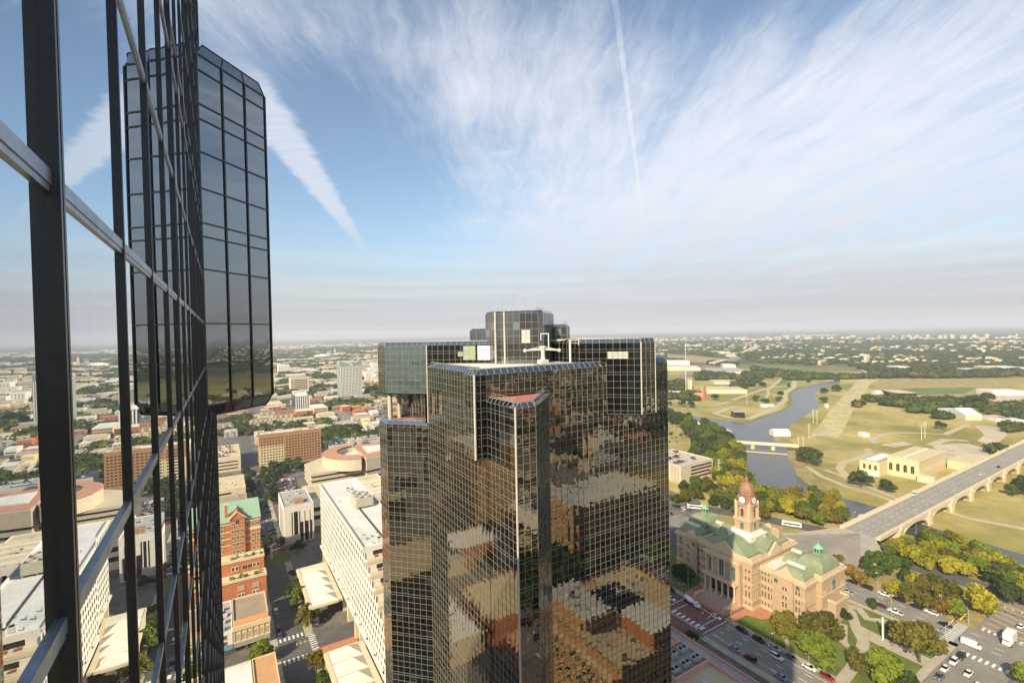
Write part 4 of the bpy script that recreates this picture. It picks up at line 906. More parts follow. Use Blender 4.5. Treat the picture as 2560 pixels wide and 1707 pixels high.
def wins(t_, face, x0, x1, at, zs, n, w_, h_, m_=None, fr=.12, frm=None, arch=False, cap=100, nm='window'):
    """a grid of windows on one face: each its own part, past the cap the rest as one"""
    pts = []
    for z in zs:
        for k in range(n): pts.append((x0+(x1-x0)*(k+.5)/n, z))
    c = t_.get('_nw', 0); rest = None
    for a, z in pts:
        px_, py_ = (a, at) if face[1] == 'y' else (at, a)
        if c < cap: window(t_, px_, py_, z, face, w_, h_, m_, arch, fr, frm or M_WHT, nm)
        else:
            rest = rest or MB(); s = -1 if face[0] == '-' else 1
            if face[1] == 'y': rest.box(px_-w_/2, px_+w_/2, *sorted((py_, py_+s*.06)), z, z+h_)
            else: rest.box(*sorted((px_, px_+s*.06)), py_-w_/2, py_+w_/2, z, z+h_)
        c += 1
    t_['_nw'] = c
    if rest: tag(rest.build(nm, m_ or M_WIN, t_), kind='stuff')
def bandwin(t_, face, x0, x1, at, zs, h_, m_=None):
    for z in zs:
        q = MB(); s = -1 if face[0] == '-' else 1
        if face[1] == 'y': q.box(x0, x1, *sorted((at, at+s*.06)), z, z+h_)
        else: q.box(*sorted((at, at+s*.06)), x0, x1, z, z+h_)
        q.build('window_band', m_ or M_STRIP, t_)
def rooftop_unit(x_, y_, z_, s=2.0, lab='boxy grey air-conditioning unit on a flat roof', grp=None, m_=None, fans=1):
    t_ = thing('air_conditioner', lab, 'air conditioner', (x_, y_, z_), grp)
    q = MB(); q.box(x_-s, x_+s, y_-s*.7, y_+s*.7, z_+.3, z_+1.9); q.box(x_-s*.9, x_+s*.9, y_-s*.6, y_+s*.6, z_, z_+.3); q.build('casing', m_ or M_MACH, t_)
    for k in range(fans):
        q = MB(); q.lathe(x_-s*.5+s*k if fans > 1 else x_, y_, [(.7, z_+1.9), (.7, z_+2.15), (.55, z_+2.15), (.5, z_+1.95)], 10); q.build('fan', M_BLACK, t_)
    return t_
def vents(x0, x1, y0, y1, z, n, where):
    """small clutter that every flat roof has"""
    for k in range(n):
        x_ = random.uniform(x0+1.5, x1-1.5); y_ = random.uniform(y0+1.5, y1-1.5)
        if k % 3 == 0: rooftop_unit(x_, y_, z, random.uniform(.7, 1.4), 'small air-conditioning unit on the %s' % where, 'air-conditioning units on the %s' % where)
        else:
            q = MB(); r_ = random.uniform(.2, .4); q.lathe(x_, y_, [(r_, z), (r_, z+.7), (r_*1.6, z+.75), (r_*1.3, z+1.0)], 8); tag(q.build('roof_vent', M_PIPE), 'small round metal vent on the %s' % where, 'vent', 'vents on the %s' % where)

# --- long white hotel with its stepped end
ho = thing('stepped_hotel', 'long white hotel with a deep window lattice and terraces stepping down one end', 'hotel', (60, 240, 0))
ZF = [11+3.7*i for i in range(11)]; HX0, HX1, HY1 = 50.0, 71.5, 312.0
def yend(i): return 206-5.35*(9-i)
for i in range(10):
    y0_ = yend(i); q = MB(); q.box(HX0, HX1, y0_, HY1, ZF[i], ZF[i+1]); q.cur = 1
    q.box(HX0-.9, HX1, y0_-.25, y0_, ZF[i+1]-.2, ZF[i+1]+1.1) if i < 9 else None
    f_ = q.build('storey', [M_WHT, M_CREAM], ho)
    # lattice on the long side
    l = MB(); l.box(HX0-.17, HX0, y0_, HY1, ZF[i+1]-1.0, ZF[i+1]+(.0 if i < 9 else 1.1)); n = int((HY1-y0_)/3.4)
    for k in range(n+1): yk = y0_+(HY1-y0_)*k/n; l.box(HX0-.17, HX0, yk-.5, yk+.5, ZF[i], ZF[i+1]-1.0)
    l.build('lattice', M_WHT, f_)
    # end windows with red planters
    q = MB(); q.box(HX0+3.6, HX1-1.2, y0_-.08, y0_, ZF[i]+.9, ZF[i]+2.7); q.build('terrace_window', M_STRIP, f_)
    q = MB()
    for k in range(5): q.box(HX0+4+k*3.3, HX0+5.4+k*3.3, y0_-1.1, y0_-.3, ZF[i]+.1, ZF[i]+.8)
    q.build('terrace_furniture', mat('terrace_pots', (.34, .09, .05), .8, .3, 1), f_)
    if i: q = MB(); q.box(HX0+.4, HX1-.3, yend(i-1), y0_, ZF[i]+.02, ZF[i]+.12); q.build('terrace_deck', M_TAN, f_)
cand = sorted([(math.hypot(HX0, yend(i)+3.4*(k+.5)), i, k) for i in range(10) for k in range(int((HY1-yend(i))/3.4))]); rest = MB()
for c, (d_, i, k) in enumerate(cand):
    n = int((HY1-yend(i))/3.4); yk = yend(i)+(HY1-yend(i))*(k+.5)/n
    if c < 100: window(ho, HX0-.0, yk, ZF[i]+.25, '-x', 2.1, 2.3, M_WIN, fr=0)
    else: rest.box(HX0-.06, HX0, yk-1.05, yk+1.05, ZF[i]+.25, ZF[i]+2.55)
tag(rest.build('window', M_WIN, ho), kind='stuff')
q = MB(); q.box(HX0-1, HX0-.4, 206, HY1, 48, 49.2); q.box(HX1-.5, HX1, 206, HY1, 48, 49.2); q.box(HX0-.4, HX1-.5, 206, 206.5, 48, 49.2); q.box(HX0-.4, HX1-.5, HY1-.5, HY1, 48, 49.2); q.build('parapet', M_WHT, ho)
q = MB(); q.box(HX0-.4, HX1-.5, 206.5, HY1-.5, 48, 48.15); q.build('roof', M_ROOFW, ho)
q = MB(); q.box(60, 60.7, 212, 268, 48.16, 48.5); q.build('roof_duct', mat('dark_membrane', (.05, .05, .05), .8, .2, 1), ho)
for j, (a, b) in enumerate(((166, 225.8), (239.2, HY1))):
    q = MB(); q.box(HX0+4, HX1, a, b, 0, 11); q.build('ground_storey', M_CREAM, ho)
for yk in (168, 180, 192, 204, 216, 225, 240, 251, 262, 273, 284, 295, 306):
    q = MB(); q.box(HX0-.6, HX0+2.2, yk-.9, yk+.9, 0, 11); q.build('pier', M_CREAM, ho)
q = MB(); q.box(HX0-1.2, HX0+4, yend(0), HY1, 10.2, 11); q.build('arcade_beam', M_WHT, ho)
ct = thing('cooling_tower', 'grey louvred cooling tower with fans on the white hotel roof', 'cooling tower', (63, 262, 48.2))
q = MB(); q.box(58.5, 67.5, 256, 268, 49.2, 53.4); q.build('louvred_casing', mat('galvanised_louvre', (.40, .37, .29), .6, .25, 1.5), ct); q = MB(); [q.box(x_, x_+.3, y_, y_+.3, 48.2, 49.2) for x_ in (58.6, 62.8, 67) for y_ in (256.2, 262, 267.6)]; q.build('stand', M_PIPE, ct)
for a in (60.6, 65.2):
    for b in (259, 265): q = MB(); q.lathe(a, b, [(1.9, 53.4), (1.9, 54.2), (1.6, 54.2), (1.55, 53.6)], 14); q.build('fan_housing', M_GREYC, ct)
vents(51, 70, 207, 225, 48.2, 9, 'near end of the white hotel roof'); vents(51, 70, 270, 308, 48.2, 7, 'far end of the white hotel roof')
OCC.append((30, 74, 150, 320))
# tented forecourts beside it
for nm_, (ya, yb), n_t in (('far', (246, 291), 5), ('near', (163, 207), 5)):
    cv = thing('tent_canopy', 'row of pyramid tent roofs beside the white hotel, %s the crossing' % ('beyond' if nm_ == 'far' else 'this side of'), 'canopy', (40, (ya+yb)/2, 0), 'tented forecourts of the white hotel')
    q = MB(); q.box(32.6, 34.2, ya, yb, 8, 9.2); q.box(46.6, 48.6, ya, yb, 8, 9.2)
    for k in range(n_t+1): yk = ya+(yb-ya)*k/n_t; q.box(34.2, 46.6, yk-.5, yk+.5, 8, 9.1)
    q.build('frame', M_CREAM, cv)
    for k in range(n_t):
        y0_, y1_ = ya+(yb-ya)*k/n_t+.5, ya+(yb-ya)*(k+1)/n_t-.5; c = ((34.2+46.6)/2+1, (y0_+y1_)/2, 12.0 if not (k == n_t-1 and nm_ == 'far') else 9.4)
        q = MB(); p = [(34.2, y0_, 8.9), (46.6, y0_, 8.9), (46.6, y1_, 8.9), (34.2, y1_, 8.9)]
        for a in range(4): q.quad(p[a], p[(a+1) % 4], c)
        q.build('tent_roof', M_TENT, cv)
    for k in range(4):
        yk = ya+(yb-ya)*k/3; q = MB(); q.box(33, 33.8, yk-.4+(.4 if k == 0 else 0), yk+.4, 0, 8); q.build('pillar', M_CREAM, cv)
# white portal hall and its neighbours
hall = block('exhibition_hall', 'white concrete hall with tall dark slots behind the grass oval', 'hall', 33, 51.5, 351, 388, 25, M_WHT, M_GREYR)
for (a, b, z0_, z1_) in ((37.5, 42.6, 6, 21.5),): q = MB(); q.box(a, b, 350.8, 351, z0_, z1_); q.build('window_slot', M_STRIP, hall)
for k in range(4): q = MB(); q.box(38.2+k*3.3, 38.9+k*3.3, 350.6, 350.8, 0.0, 21.5); q.build('fin', M_WHT, hall)
for k in range(3): q = MB(); q.box(32.75, 33, 356+9*k, 362+9*k, 3, 22); q.build('panel', M_GREYC, hall)
q = MB(); q.box(42.8, 50, 350.7, 350.82, 1, 14); q.build('dark_glazing', M_STRIP, hall)
q = MB(); q.box(40, 46, 356, 362, 25.1, 27.5); q.build('roof_unit', M_BRB, hall)
h2 = block('white_annexe', 'low white annexe with a plain gravel roof left of the white hall', 'annexe', 27.5+5.7, 33+.0, 352, 386, 9, M_WHT, M_GREYR) if False else None
h3 = block('beamed_hall', 'tan-roofed hall with white beams just beyond the white hotel', 'hall', 74, 112, 330, 372, 28, M_WHT, M_TANR)
for k in range(4): q = MB(); q.box(74.4, 111.6, 336+9*k, 337+9*k, 28.2, 29.6); q.build('roof_beam', M_WHT, h3)
for k in range(9): q = MB(); q.box(76+4*k, 77.6+4*k, 329.8, 330, 3, 25); q.build('window_slot', M_STRIP, h3)
h4 = block('mid_block', 'wide pale roofed block between the white hall and the round building', 'building', 52, 112, 374, 410, 20, M_WHT, M_TANR); bandwin(h4, '-y', 54, 110, 374, (5, 11), 3)
# red brick terraces with green gables
rc = thing('red_brick_condominium', 'red brick apartment block with green gabled roof and planted terraces', 'apartment block', (3, 300, 0))
def rb(nm, *b, m_=M_BRR):
    q = MB(); [q.box(*k) for k in b]; return q.build(nm, m_, rc)
rb('wall', (-14, 17, 279, 287, 0, 16.2)); rb('wall', (-14, 16.6, 287, 297, 0, 23.2)); rb('wall', (-14, 15.8, 297, 325, 0, 41.0))
rb('trim', (-14.2, 17.3, 278.7, 279.2, 15.8, 17.2), (-14.2, 17.3, 279.2, 287, 15.8, 16.3), (-14.2, 16.9, 286.7, 287.2, 22.7, 24.2), (-14.2, 16.9, 287.2, 297, 22.7, 23.3), m_=M_CREAM)
rb('trim', *[(-14.2, 16.1, 296.75, 297, z_, z_+.55) for z_ in (28.3, 31.8, 35.4, 39.6)], m_=M_CREAM); rb('trim', *[(15.8, 16.05, 297, 325, z_, z_+.55) for z_ in (28.3, 31.8, 35.4, 39.6)], m_=M_CREAM)
rb('bay_wall', (1.5, 8.5, 295.6, 297, 23, 42.5)); rb('bay_wall', (11.0, 15.8, 295.9, 297, 23, 35.0)); rb('trim', (10.8, 16.0, 295.6, 297, 35.0, 36.2), m_=M_CREAM)
q = MB(); q.add([(1.0, 295.3, 42.5), (9.0, 295.3, 42.5), (5, 295.3, 46.3), (1.0, 303, 42.5), (9.0, 303, 42.5), (5, 306, 46.3)], [(0, 1, 2), (0, 2, 5, 3), (1, 4, 5, 2)]); q.build('gable', [M_BRR], rc)
q = MB(); q.obox((.8, 295.1), (.8, 295.3), .1, 0, .1); q = MB(); q.tube((.7, 295.1, 42.6), (5, 295.1, 46.6), .3, 4); q.tube((9.3, 295.1, 42.6), (5, 295.1, 46.6), .3, 4); q.build('gable_trim', M_CREAM, rc)
q = MB(); q.add([(-14.5, 296.6, 41), (16.3, 296.6, 41), (16.3, 325.4, 41), (-14.5, 325.4, 41), (-10, 311, 48), (15.9, 311, 48)], [(0, 1, 5, 4), (2, 3, 4, 5), (3, 0, 4), (1, 2, 5)]); q.build('green_roof', M_GRN, rc)
q = MB(); q.add([(1.2, 296.4, 41.6), (8.8, 296.4, 41.6), (5, 296.4, 46.0), (5, 308, 46.6), (-1, 309, 46), (11, 309, 46)], [(0, 2, 3, 4), (1, 5, 3, 2)]); q.build('dormer_roof', M_GRN, rc)
rb('chimney', (-.8, .6, 300, 301.4, 41, 49.5)); rb('chimney_cap', (-1, .8, 299.8, 301.6, 49.5, 50), m_=M_CREAM)
for (xs, zs, yk) in (([-9, -5.5, -2.2], (25, 28.9, 32.4, 36, 38), 296.95), ([2.9, 5.0, 7.1], (24, 28, 31.6, 35), 295.55), ([12.2, 14.6], (24.2, 28, 31.4), 295.85), ([10, 12.4, 14.6], (37,), 296.95)):
    for x_ in xs:
        for z_ in zs: window(rc, x_, yk, z_, '-y', 1.25, 1.7, M_TEALW, fr=.18, frm=M_CREAM)
window(rc, 5, 295.55, 39.4, '-y', 2.0, 1.4, M_WIN, True, .22, M_CREAM); window(rc, 2.7, 295.55, 39.2, '-y', .9, 1.4, M_WIN, False, .15, M_CREAM); window(rc, 7.3, 295.55, 39.2, '-y', .9, 1.4, M_WIN, False, .15, M_CREAM)
for y_ in (300, 304, 309, 314, 319):
    for z_ in (6, 11, 16, 21, 25, 29, 32.6, 36.4): window(rc, 15.84, y_, z_, '+x', 1.2, 1.7, M_WIN, fr=.15, frm=M_CREAM)
for x_ in (2.2, 4.0, 12.0, 13.8): window(rc, x_, 286.9, 18.4, '-y', 1.2, 1.8, M_WIN, fr=.25, frm=M_CREAM)
for x_ in (7.6, 10.0): window(rc, x_, 286.9, 18.2, '-y', 2.0, 2.0, M_WIN, fr=.1, frm=M_CREAM)
for x_ in (4.6, 6.2, 11.2, 12.8):
    window(rc, x_, 278.9, 11.4, '-y', 1.1, 1.6, M_GREYC, fr=.2, frm=M_CREAM); window(rc, x_, 278.9, 7.6, '-y', 1.1, 1.7, M_WIN, fr=.25, frm=M_WHT)
q = MB()
for k in range(46):
    x_ = random.uniform(.5, 16); z_, yy_ = random.choice(((16.3, random.uniform(280, 286)), (16.3, random.uniform(280, 283)), (23.3, random.uniform(288, 291)))); r_ = random.uniform(.35, .8)
    q.lathe(x_, yy_, [(r_*.5, z_), (r_, z_+r_*.8), (r_*.9, z_+r_*1.6), (r_*.25, z_+r_*2.3)], 6, random.random())
tag(q.build('terrace_planting', M_TREL, rc), kind='stuff')
OCC.append((-16, 18, 240, 330))
# yellow-fronted row and its neighbours, this side of the red block
yb_ = block('brown_roofed_building', 'brown-roofed building with an arcaded yellow front on the crossing', 'shop building', 1.2, 15.6, 245, 272, 10.2, M_CREAM, M_BRR2, par=.9)
q = MB(); q.box(1.2, 15.6, 244.7, 245, 0, 9.3); q.build('yellow_front', M_YEL, yb_)
q = MB(); q.box(.9, 16.1, 244.2, 245.2, 9.3, 11.1); [q.box(1.2+k*2.35, 1.7+k*2.35, 244.4, 244.7, 4.4, 9.3) for k in range(7)]; q.box(1, 15.9, 244.3, 244.7, 3.9, 4.4); q.build('cornice', M_CREAM, yb_)
q = MB(); q.add([(1.6, 245.4, 11.1), (15.3, 245.4, 11.1), (15.3, 248.4, 12.2), (1.6, 248.4, 12.2)], [(0, 1, 2, 3)]); q.build('tile_eave', mat('orange_tiles', (.50, .22, .10), .85, .2, 1.2), yb_)
for k in range(6): window(yb_, 2.6+k*2.35, 244.66, 5.3, '-y', 1.0, 2.3, M_GREYC, fr=.12, frm=M_CREAM)
for k in range(3): q = MB(); q.box(2+k*4.7, 5.6+k*4.7, 244.6, 244.68, .4, 3.4); q.build('shop_window', M_STRIP, yb_)
q = MB(); q.add([(1.2, 242.4, 3.0), (15.6, 242.4, 3.0), (15.6, 244.3, 3.9), (1.2, 244.3, 3.9)], [(0, 1, 2, 3), (3, 2, 1, 0)]); q.build('awning', M_GREYC, yb_)
wb = block('narrow_white_building', 'narrow white shop building wedged left of the yellow front', 'shop building', -7, .9, 245, 274, 9.2, M_WHT, M_GREYR)
for k in range(3): window(wb, .95-.9-2.0, 244.95, 1.2+2.8*k, '-y', 1.0, 1.6, M_WIN, fr=.1)
for k in range(4): rooftop_unit(-3+random.uniform(-1, 1), 248+6*k, 9.4, 1.2, 'grey unit on the narrow white shop roof, %s from the street front' % ORD[k])
q = MB(); q.add([(-7, 242.4, 3.0), (.9, 242.4, 3.0), (.9, 244.9, 3.8), (-7, 244.9, 3.8)], [(0, 1, 2, 3), (3, 2, 1, 0)]); q.build('blue_awning', mat('blue_awning', (.16, .32, .42), .7, .1, 1), wb)
bl1 = block('white_roofed_shop', 'small shop with a white roof at the bottom of the picture', 'shop building', -7, 6.9, 182, 217, 10, M_CREAM, M_ROOFW); bl2 = block('orange_roofed_shop', 'shop with a plain orange roof on the corner of the crossing', 'shop building', 7.2, 15.6, 182, 217, 10.2, M_CREAM, M_ORR)
vents(-5, 6, 186, 214, 10.1, 6, 'white shop roof'); vents(8, 15, 186, 214, 10.3, 2, 'orange shop roof')
# blocks further up the left side of the street
b5 = block('tan_roofed_block', 'tan-roofed block with rooftop plant directly behind the green gables', 'building', -40, 14.5, 352, 392, 14, M_TAN, M_TANR); vents(-10, 13, 356, 388, 14.1, 10, 'tan roof behind the green gables')
b6 = block('brown_roofed_block', 'brown-roofed block beyond the tan one on the left of the street', 'building', -40, 14.5, 404, 452, 11, M_TAN, M_BRR2)
rooftop_unit(-4, 418, 11.2, 4.5, 'large grey plant box on the brown roof', fans=2)
b7 = block('cream_garage', 'cream parking garage with dark slots on the left of the street', 'garage', -40, 14.5, 462, 506, 13, M_CREAM, M_TANR); bandwin(b7, '-y', -38, 4, 462, (2.5, 6, 9.5), 1.4)
b8 = block('roof_parking_garage', 'cream garage with cars parked on its roof farther up the street', 'garage', -40, 14.5, 580, 650, 14, M_CREAM, M_TANR); bandwin(b8, '-y', -38, 12, 580, (2.5, 6, 9.5), 1.3)
vents(75, 111, 332, 370, 28.1, 9, 'beamed hall roof'); vents(54, 110, 376, 408, 20.1, 14, 'wide pale roof beyond the beamed hall'); vents(34, 50, 352, 386, 25.1, 6, 'white hall roof'); vents(-12, 13, 406, 450, 11.1, 8, 'brown roof left of the street'); vents(-12, 13, 464, 504, 13.1, 7, 'cream garage roof left of the street'); vents(68, 110, 462, 510, 16.1, 8, 'low wing roof of the round building')
# big brown slab hotel
bh = block('brown_slab_hotel', 'long brown brick slab with many small windows and a cream lower left panel', 'hotel', 32, 95, 580, 598, 34, M_BRB, M_ROOFW, par=1.0)
q = MB(); q.box(32, 56.5, 579.8, 580, 0, 21.5); q.build('cream_panel', M_PALEY, bh)
wins(bh, '-y', 33, 56, 579.75, [2+3*k for k in range(7)], 8, 1.7, 1.15, fr=0); wins(bh, '-y', 33, 56, 579.95, [23.2, 26.2, 29.2], 8, 1.7, 1.15, fr=0); wins(bh, '-y', 58, 94, 579.95, [2+3.02*k for k in range(10)], 12, 1.8, 1.15, fr=0)
rooftop_unit(70, 589, 34.2, 3.5, 'cream plant room on the brown slab hotel roof', m_=M_CREAM); rooftop_unit(86, 590, 34.2, 3.0, 'brick-coloured plant room at the right end of the brown slab hotel roof', m_=M_BRB)
vents(34, 50, 582, 596, 34.2, 6, 'left end of the brown slab hotel roof')
# round office building
ro = thing('round_office_building', 'tan office building of dark window bands with a rust-rimmed round top', 'office building', (105, 475, 0))
def banded(poly, z0, z1, n, nm, band=.42):
    h = (z1-z0)/n; cx_ = sum(p[0] for p in poly)/len(poly); cy_ = sum(p[1] for p in poly)/len(poly)
    q = MB(); ins = [(cx_+(p[0]-cx_)*.985, cy_+(p[1]-cy_)*.985) for p in poly]
    for i in range(n): q.cur = 0; q.prism(poly, z0+i*h+h*band, z0+(i+1)*h); q.cur = 1; q.prism(ins, z0+i*h, z0+i*h+h*band)
    return q.build(nm, [M_TAN, M_STRIP], ro)
banded([(66, 459), (116, 459), (140, 483), (140, 510), (90, 520), (66, 500)], 0, 16, 4, 'lower_storeys')
arc = lambda r, a0, a1, n, cx_=112, cy_=478: [(cx_+r*math.cos(R(a0+(a1-a0)*k/n)), cy_+r*math.sin(R(a0+(a1-a0)*k/n))) for k in range(n+1)]
q = MB(); ring = arc(33, 90, 262, 18); inner = arc(20, 262, 90, 18); q.prism(ring+[(112, 458)]+inner[1:-1]+[(112, 498)], 16, 26.5); q.build('drum', M_TAN, ro)
q = MB(); R2 = arc(33.4, 90, 262, 18); I2 = arc(19.6, 90, 262, 18)
for k in range(18): q.quad((*R2[k], 26.9), (*R2[k+1], 26.9), (*I2[k+1], 27.9), (*I2[k], 27.9)); q.quad((*R2[k+1], 26.5), (*R2[k], 26.5), (*R2[k], 26.9), (*R2[k+1], 26.9)) if False else None
q.build('drum_roof_ring', M_RIM, ro)
q = MB(); q.prism(arc(20, 90, 262, 12)+[(112, 458)], 16, 22); q.build('inner_roof', M_ROOFW, ro)
q = MB(); q.prism([(112, 445), (150, 452), (150, 498), (118, 510), (112, 498)], 0, 26); q.build('wedge_block', M_TAN, ro); q = MB(); q.prism([(113, 447), (149, 453.5), (149, 497), (118, 508), (113, 497)], 26.02, 26.5); q.build('wedge_roof', M_RIM, ro)
q = MB(); [q.box(112.6, 148, 446.5+.18*(0), 446.6, z_, z_+1.5) for z_ in ()]; 
q = MB(); [q.prism([(111.8, 444.8), (150.2, 451.8), (150.2, 454), (111.8, 447)], z_, z_+1.6) for z_ in (3, 8, 13)]; q.build('window_band', M_STRIP, ro)
q = MB(); q.prism([(118, 462), (140, 466), (140, 488), (120, 492)], 26.5, 27.4); q.build('white_roof', M_ROOFW, ro)
OCC.append((60, 155, 440, 525))
gk = block('grey_garage', 'dark grey garage with twin stair towers and cars on its roof behind the round building', 'garage', 104, 175, 576, 612, 12, M_TAN, M_GREYR); bandwin(gk, '-y', 106, 174, 576, (2, 5, 8.4), 1.3)
for a in (124, 134): q = MB(); q.box(a, a+5, 570, 576, 0, 19); q.build('stair_tower', M_TAN, gk)

# --- buildings farther out, from their base lines in the photograph
def dist_h(x_, y_, k, ypx_top, xpx):
    dpt = .5225*x_+.8526*y_; a = ZOOM[k]; sx = a[0]+xpx/a[2]; sy = a[1]+ypx_top/a[2]; yh = 831.6-.0195*(sx-1280); return CAM_H-(sy-yh)*dpt/FPX
def bpx(name, label, cat, k, xl, xr, yb, yt, dep, wall, roof, group=None, **kw):
    (a, b), (c, d) = gp(k, xl, yb), gp(k, xr, yb); h = max(3.5, dist_h(a, b, k, yt, xl)); y_ = (b+d)/2
    return block(name, label, cat, a, c, y_, y_+dep, h, wall, roof, group, **kw), (a, c, y_, h)
gt, (ga, gb, gy, ghh) = bpx('glass_office_tower', 'pale glass tower with two curved wings rising above a notch', 'office tower', 'A', 1140, 1366, 668, 395, 34, mat('pale_glass_wall', (.24, .30, .29), .35, .1, .1, spec=.6), M_WHT)
for s in (0, 1):
    q = MB(); x0_, x1_ = (ga, ga+(gb-ga)*.50) if s == 0 else (ga+(gb-ga)*.58, gb); n = 10
    for i in range(n):
        f = i/(n-1); hh = ghh+3+(9*(1-f)**1.6 if s == 0 else 12*f**1.3); xa = x0_+(x1_-x0_)*i/n; q.box(xa, xa+(x1_-x0_)/n*.72, gy-.3, gy+3, ghh, hh)
    q.build('curved_wing', MATS['pale_glass_wall'], gt)
q = MB()
for i in range(15): x_ = ga+(gb-ga)*(i+.5)/15; q.box(x_-.5, x_+.5, gy-.9, gy, 2, ghh-1)
q.build('pilasters', M_WHT, gt); q = MB(); nfl = 20
for i in range(nfl): z_ = 3+(ghh-6)*i/nfl; q.box(ga, gb, gy-.5, gy, z_, z_+1.3)
q.build('floor_bands', mat('pale_spandrel', (.50, .53, .50), .6, .05, .1), gt)
wins(gt, '-y', ga+1, gb-1, gy-.02, [4.6+(ghh-6)*i/nfl for i in range(nfl-1)], 15, 2.0, 2.2, M_STRIP, fr=0)
g2, (a_, c_, y_, h_) = bpx('white_garage', 'free-standing white seven-deck parking garage', 'garage', 'G', 518, 818, 955, 755, 45, M_CREAM, M_GREYR); bandwin(g2, '-y', a_+8, c_-4, y_, [2+(h_-3)/7*i for i in range(7)], (h_-3)/14, M_STRIP); bandwin(g2, '-y', a_+1, a_+6, y_, [2+(h_-3)/7*i for i in range(7)], (h_-3)/14)
g3, (a_, c_, y_, h_) = bpx('striped_office_building', 'white and blue vertically striped office block', 'office building', 'G', 597, 815, 1225, 1030, 60, M_BLUEW, M_WHT)
q = MB(); [q.box(a_+(c_-a_)*i/6-.9, a_+(c_-a_)*i/6+.9, y_-.8, y_, 0, h_) for i in range(7)]; q.build('white_fins', M_WHT, g3); q = MB(); q.box(a_+6, c_-2, y_+10, y_+30, h_+.2, h_+5); q.build('penthouse', M_WHT, g3)
g4, (a_, c_, y_, h_) = bpx('yellow_office_building', 'yellow two-storey building of tall windows beside the striped block', 'office building', 'G', 860, 1100, 1275, 1205, 55, M_PALEY, M_ROOFW); wins(g4, '-y', a_+1, c_-1, y_, [1.5, h_/2+1], 9, 1.8, h_/2-2.4, M_STRIP, fr=0)
g5, (a_, c_, y_, h_) = bpx('orange_brick_building', 'orange brick building with stepped dark balconies below the striped block', 'building', 'G', 590, 880, 1355, 1255, 34, M_BRO, M_ROOFW); wins(g5, '-y', a_+18, c_-2, y_, [2, 5.2, 8.4], 3, 4.5, 1.9, M_STRIP, fr=0)
g6, (a_, c_, y_, h_) = bpx('tan_low_building', 'low tan building with a broad flat roof right of the orange brick one', 'building', 'G', 915, 1210, 1345, 1300, 26, M_CREAM, M_TANR); wins(g6, '-y', a_+12, c_-3, y_, [1.6], 4, 4.5, 1.3, M_STRIP, fr=0)
for i, (xl, xr, yb, yt, dep, w_, r_, lb) in enumerate([
    (1290, 1425, 1268, 1185, 20, M_BRR, M_ROOFW, 'square red brick low building with white roof edge'), (1430, 1605, 1245, 1185, 14, M_BRR, M_TANR, 'red brick low building in the middle of three in a row'), (1615, 1760, 1250, 1195, 16, M_BRR, M_GREYR, 'red brick low building at the right of three in a row'),
    (1490, 1735, 1355, 1310, 26, M_BRR, M_ROOFW, 'long red brick shop row with a bright white roof'), (1740, 1860, 1320, 1265, 22, M_WHT, M_ROOFW, 'white shop row with dark windows next to the glass tower'), (1610, 1735, 1440, 1385, 16, M_YEL, M_ROOFW, 'small yellow building among parked cars'),
    (722, 900, 1475, 1450, 16, M_CREAM, M_ROOFW, 'cream rooftop storey behind the trees'), (330, 520, 690, 560, 40, M_WHT, M_ROOFW, 'white office cube with a big grey window'), (570, 800, 690, 650, 30, M_WHT, M_ROOFW, 'long white apartment row with a flat roof'),
    (830, 940, 685, 645, 30, M_WHT, M_ROOFW, 'white apartment cube left of the pale glass tower'), (1000, 1220, 712, 660, 34, M_WHT, M_GREYR, 'white and grey apartment block touching the pale glass tower'), (1645, 1800, 765, 670, 40, M_WHT, M_ROOFW, 'tall white apartment block right of the pale glass tower'), (1800, 1875, 770, 690, 40, M_WHT, M_GREYR, 'narrow white apartment block at the edge of the dark tower'),
    (1760, 1868, 640, 545, 40, M_WHT, M_WHT, 'upright white tower block near the dark tower'), (965, 1060, 560, 520, 30, M_WHT, M_ROOFW, 'small white block above the long apartment row'), (1110, 1170, 565, 520, 30, M_WHT, M_ROOFW, 'small white cube above the grey apartment block'),
    (390, 830, 545, 515, 50, M_PALEY, M_ROOFW, 'long pale yellow building with a flat roof in the museum quarter'), (320, 640, 500, 470, 60, M_CREAM, M_ROOFW, 'wide cream exhibition building'), (650, 830, 1160, 1130, 60, M_BRO, M_ROOFW, 'low brick shop row') if False else (640, 740, 1250, 1215, 30, M_BRO, M_ROOFW, 'low brick shop in the left of the view')]):
    if xl == 640: continue
    b_, (a_, c_, y_, h_) = bpx('town_building', lb, 'building', 'G', xl, xr, yb, yt, dep, w_, r_)
    if h_ > 9 and yb > 600: wins(b_, '-y', a_+1, c_-1, y_, [2+3.6*k for k in range(int((h_-2)/3.6))], max(3, int((c_-a_)/6)), 2.4, 1.7, M_STRIP, fr=0, cap=40)
    elif yb > 1200: wins(b_, '-y', a_+1, c_-1, y_, [1.4], max(3, int((c_-a_)/7)), 3.0, 1.5, M_STRIP, fr=0)
